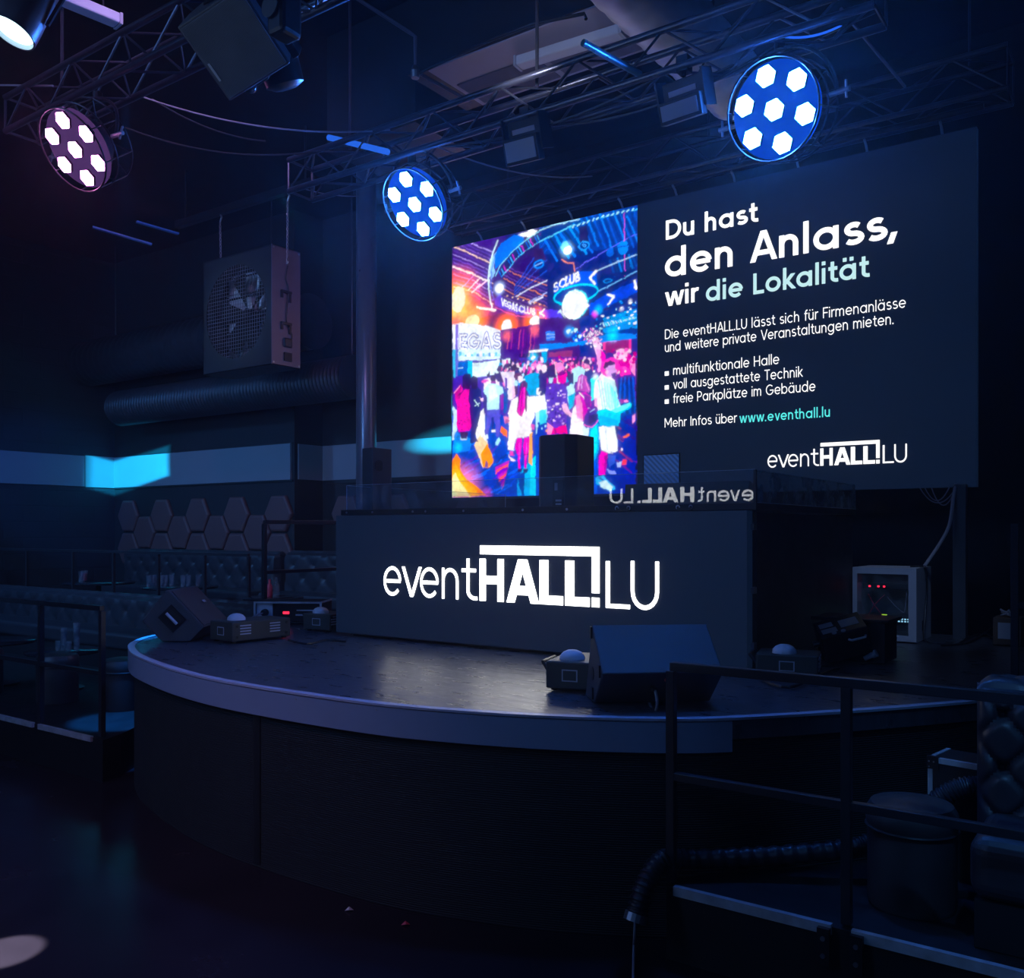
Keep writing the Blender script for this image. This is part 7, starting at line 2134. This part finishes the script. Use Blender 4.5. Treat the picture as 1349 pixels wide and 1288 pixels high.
link('corner', MB(F).box((-.004, -.004, hh-.055), (.05, .02, hh+.004)), 'blackmetal', fcse)
for x, z in ((.008, hh-.02), (.03, hh-.02), (.008, hh-.045)): link('rivet', MB().lathe([(.004, 0), (.004, .004)], (0, 0, 0), 8, F @ frame((x, -.004, z), (1, 0, 0), (0, 0, 1), (0, -1, 0))), 'steel', fcse)
hp = smooth_line([atd(838, 1206, 4.08), atd(850, 1165, 4.12), atd(872, 1133, 4.20), atd(905, 1131, 4.25), atd(1000, 1128, 4.26), atd(1100, 1120, 4.24), atd(1142, 1112, 4.24), atd(1190, 1085, 4.24), atd(1235, 1054, 4.16), atd(1265, 1038, 4.12), atd(1290, 1036, 4.10)], 22)
hs = thing('flexible_hose', (-1.6, 3.95, .2), 'black ribbed flexible hose lying along the foot of the stage', 'hose')
link('hose', MB().tube(hp, [.040+(.007 if i % 4 < 2 else 0) for i in range(len(hp))], 14), 'hose', hs, True)
e = hp[0]; d = (hp[0]-hp[3]).normalized()
link('clamp', MB().tube([e-d*.01, e+d*.025], .052, 16), 'steel', hs, label='bright metal clamp')
link('cord', MB().tube(smooth_line([e+d*.02, V((e.x-.01, e.y, .12)), onz(835, 1245, .02), onz(834, 1290, .012)], 6), .006, 6), 'palecable', hs)
# ================================================================ left seating
stool(-8.50, 4.55, .331, .19, .46, 'dark round stool behind the second bay of the left railing')
stool(-7.70, 4.72, .331, .19, .46, 'dark round stool with blue lit top beside the stage')
stool(-9.5, 4.33, .331, .19, .46, 'dark round stool at the far left edge')
def round_table(x, y, z, r, h, label):
    t = thing('round_table', (x, y, z), label, 'table', 'round black tables')
    link('tabletop', MB().lathe([(r-.01, h-.03), (r, h-.02), (r, h-.005), (r-.006, h)], (x, y, z), 40), 'tablegl', t, True)
    link('pedestal', MB().lathe([(.20, 0), (.20, .02), (.04, .04), (.035, h-.03)], (x, y, z), 24), 'blackmetal', t, True); return t
ta = atd(83, 856, 9.3); tb_ = atd(-2, 843, 9.6)
round_table(ta.x, ta.y, .331, .36, ta.z-.331, 'round black table with glass stacks behind the left railing')
round_table(tb_.x, tb_.y, .331, .36, tb_.z-.331, 'round black table cut off by the left edge')
def glass_stack(x, y, z, r, h, n, label):
    t = thing('glass_stack' if n > 1 else 'drinking_glass', (x, y, z), label, 'glass', 'glasses on the tables')
    for k in range(n):
        o_ = z+k*h*.45; link('glass' if n > 1 else 'bowl', MB().lathe([(r*.8, 0), (r, h), (r*.92, h), (r*.72, .012), (.001, .012)], (x, y, o_), 16), 'clear', t, True)
zt = ta.z+.001
for k, (px, n) in enumerate(((77, 1), (84, 3), (90, 1), (101, 4))):
    p = atd(px, 856, 9.25-.05*(k == 2)); glass_stack(p.x, p.y, zt, .034, .12 if n > 1 else .1, n, ['single glass at the left of the group on the front table', 'stack of three glasses on the front table', 'low single glass between the stacks on the front table', 'tallest glass stack on the front table'][k])
def tuft_sofa(name, x0, x1, y, z, h, label, nx, nz, seat=True, depth=.55, face=-1):
    t = thing(name, ((x0+x1)/2, y, z), label, 'sofa')
    link('back_frame', MB().box((x0, y, z), (x1, y+.12, z+h-.02)), 'leather', t, bevel=.03, seg=3)
    link('backrest', tuft(MB(), (x0, y, z+.25), (1, 0, 0), (0, 0, 1), (0, -1, 0), x1-x0, h-.25, .10, nx, nz, .07, 5), 'leather', t, True, label='buttoned backrest')
    link('back_roll', tuft(MB(), (x0, y, z+h-.02), (1, 0, 0), (0, 1, 0), (0, 0, 1), x1-x0, .12, .05, nx, 1, .05, 5), 'leather', t, True)
    if seat:
        link('seat', MB().box((x0, y-depth, z+.24), (x1, y-.02, z+.43)), 'leather', t, bevel=.05, seg=4); link('base', MB().box((x0+.03, y-depth+.04, z), (x1-.03, y-.02, z+.24)), 'black', t)
tuft_sofa('tufted_bench', -14.2, -10.36, 8.80, .661, .95, 'long tufted bench along the wall below the hexagon panels', 22, 4)
tuft_sofa('tufted_bench', -10.2, -8.32, 8.80, .661, .97, 'tufted bench behind the stage railing and the equipment rack', 9, 4)
tuft_sofa('tufted_sofa', -14.0, -9.1, 6.48, .331, .80, 'long tufted sofa with its back to the thin railing of the tier', 27, 3)
tuft_sofa('tufted_sofa', -8.9, -7.5, 6.3, .331, .83, 'short tufted sofa behind the left wedge monitor', 8, 4)
for k, (px, py, dep) in enumerate(((130, 775, 13.4), (237, 783, 12.4))):
    p = atd(px, py, dep); round_table(p.x, p.y, .661, .5, 1.19-.661, ['round black table with red drink on the raised tier', 'round black table crowded with glasses on the raised tier'][k])
GL = (('first', 196), ('second', 201), ('third', 206), ('fourth', 212), ('fifth', 218), ('sixth', 226), ('seventh', 241), ('eighth', 248), ('ninth', 261))
for k, (s_, px) in enumerate(GL):
    p = atd(px, 780, 12.25+.06*(k % 3)); glass_stack(p.x, p.y, 1.191, .035, .155, 1, f'clear glass on the crowded raised table, {s_} from the left')
p = atd(74, 771, 12.5) ; p = atd(118, 775, 12.5); q_ = bpy.data.objects
tt = atd(130, 775, 13.4); 
dk = thing('red_drink', (tt.x-.30, tt.y-.05, 1.191), 'red drink in a glass on the left raised table', 'glass')
link('glass', MB().lathe([(.04, 0), (.05, .16), (.046, .16), (.036, .01), (.001, .01)], (tt.x-.30, tt.y-.05, 1.191), 16), 'clear', dk, True); link('drink', MB().lathe([(.034, .012), (.042, .12), (.001, .12)], (tt.x-.30, tt.y-.05, 1.191), 16), 'redp', dk, True)
glass_stack(tt.x-.2, tt.y-.16, 1.191, .035, .155, 1, 'clear glass beside the red drink')
cdl = atd(345, 792, 9.6)
for k, (px, mm, hh_) in enumerate(((355, 'redp', .2), (364, 'clear', .22))):
    p = atd(px, 790, 10.4); t = thing('bottle', (p.x, p.y, 1.191), ['red bottle behind the equipment rack', 'clear bottle behind the equipment rack'][k], 'bottle')
    link('glass_body', MB().lathe([(.03, 0), (.035, .01), (.035, hh_*.6), (.013, hh_*.8), (.013, hh_)], (p.x, p.y, 1.191), 14), mm, t, True)
p = atd(360, 795, 10.4); round_table(p.x, p.y, .661, .34, 1.19-.661, 'round black table with two bottles behind the equipment rack')
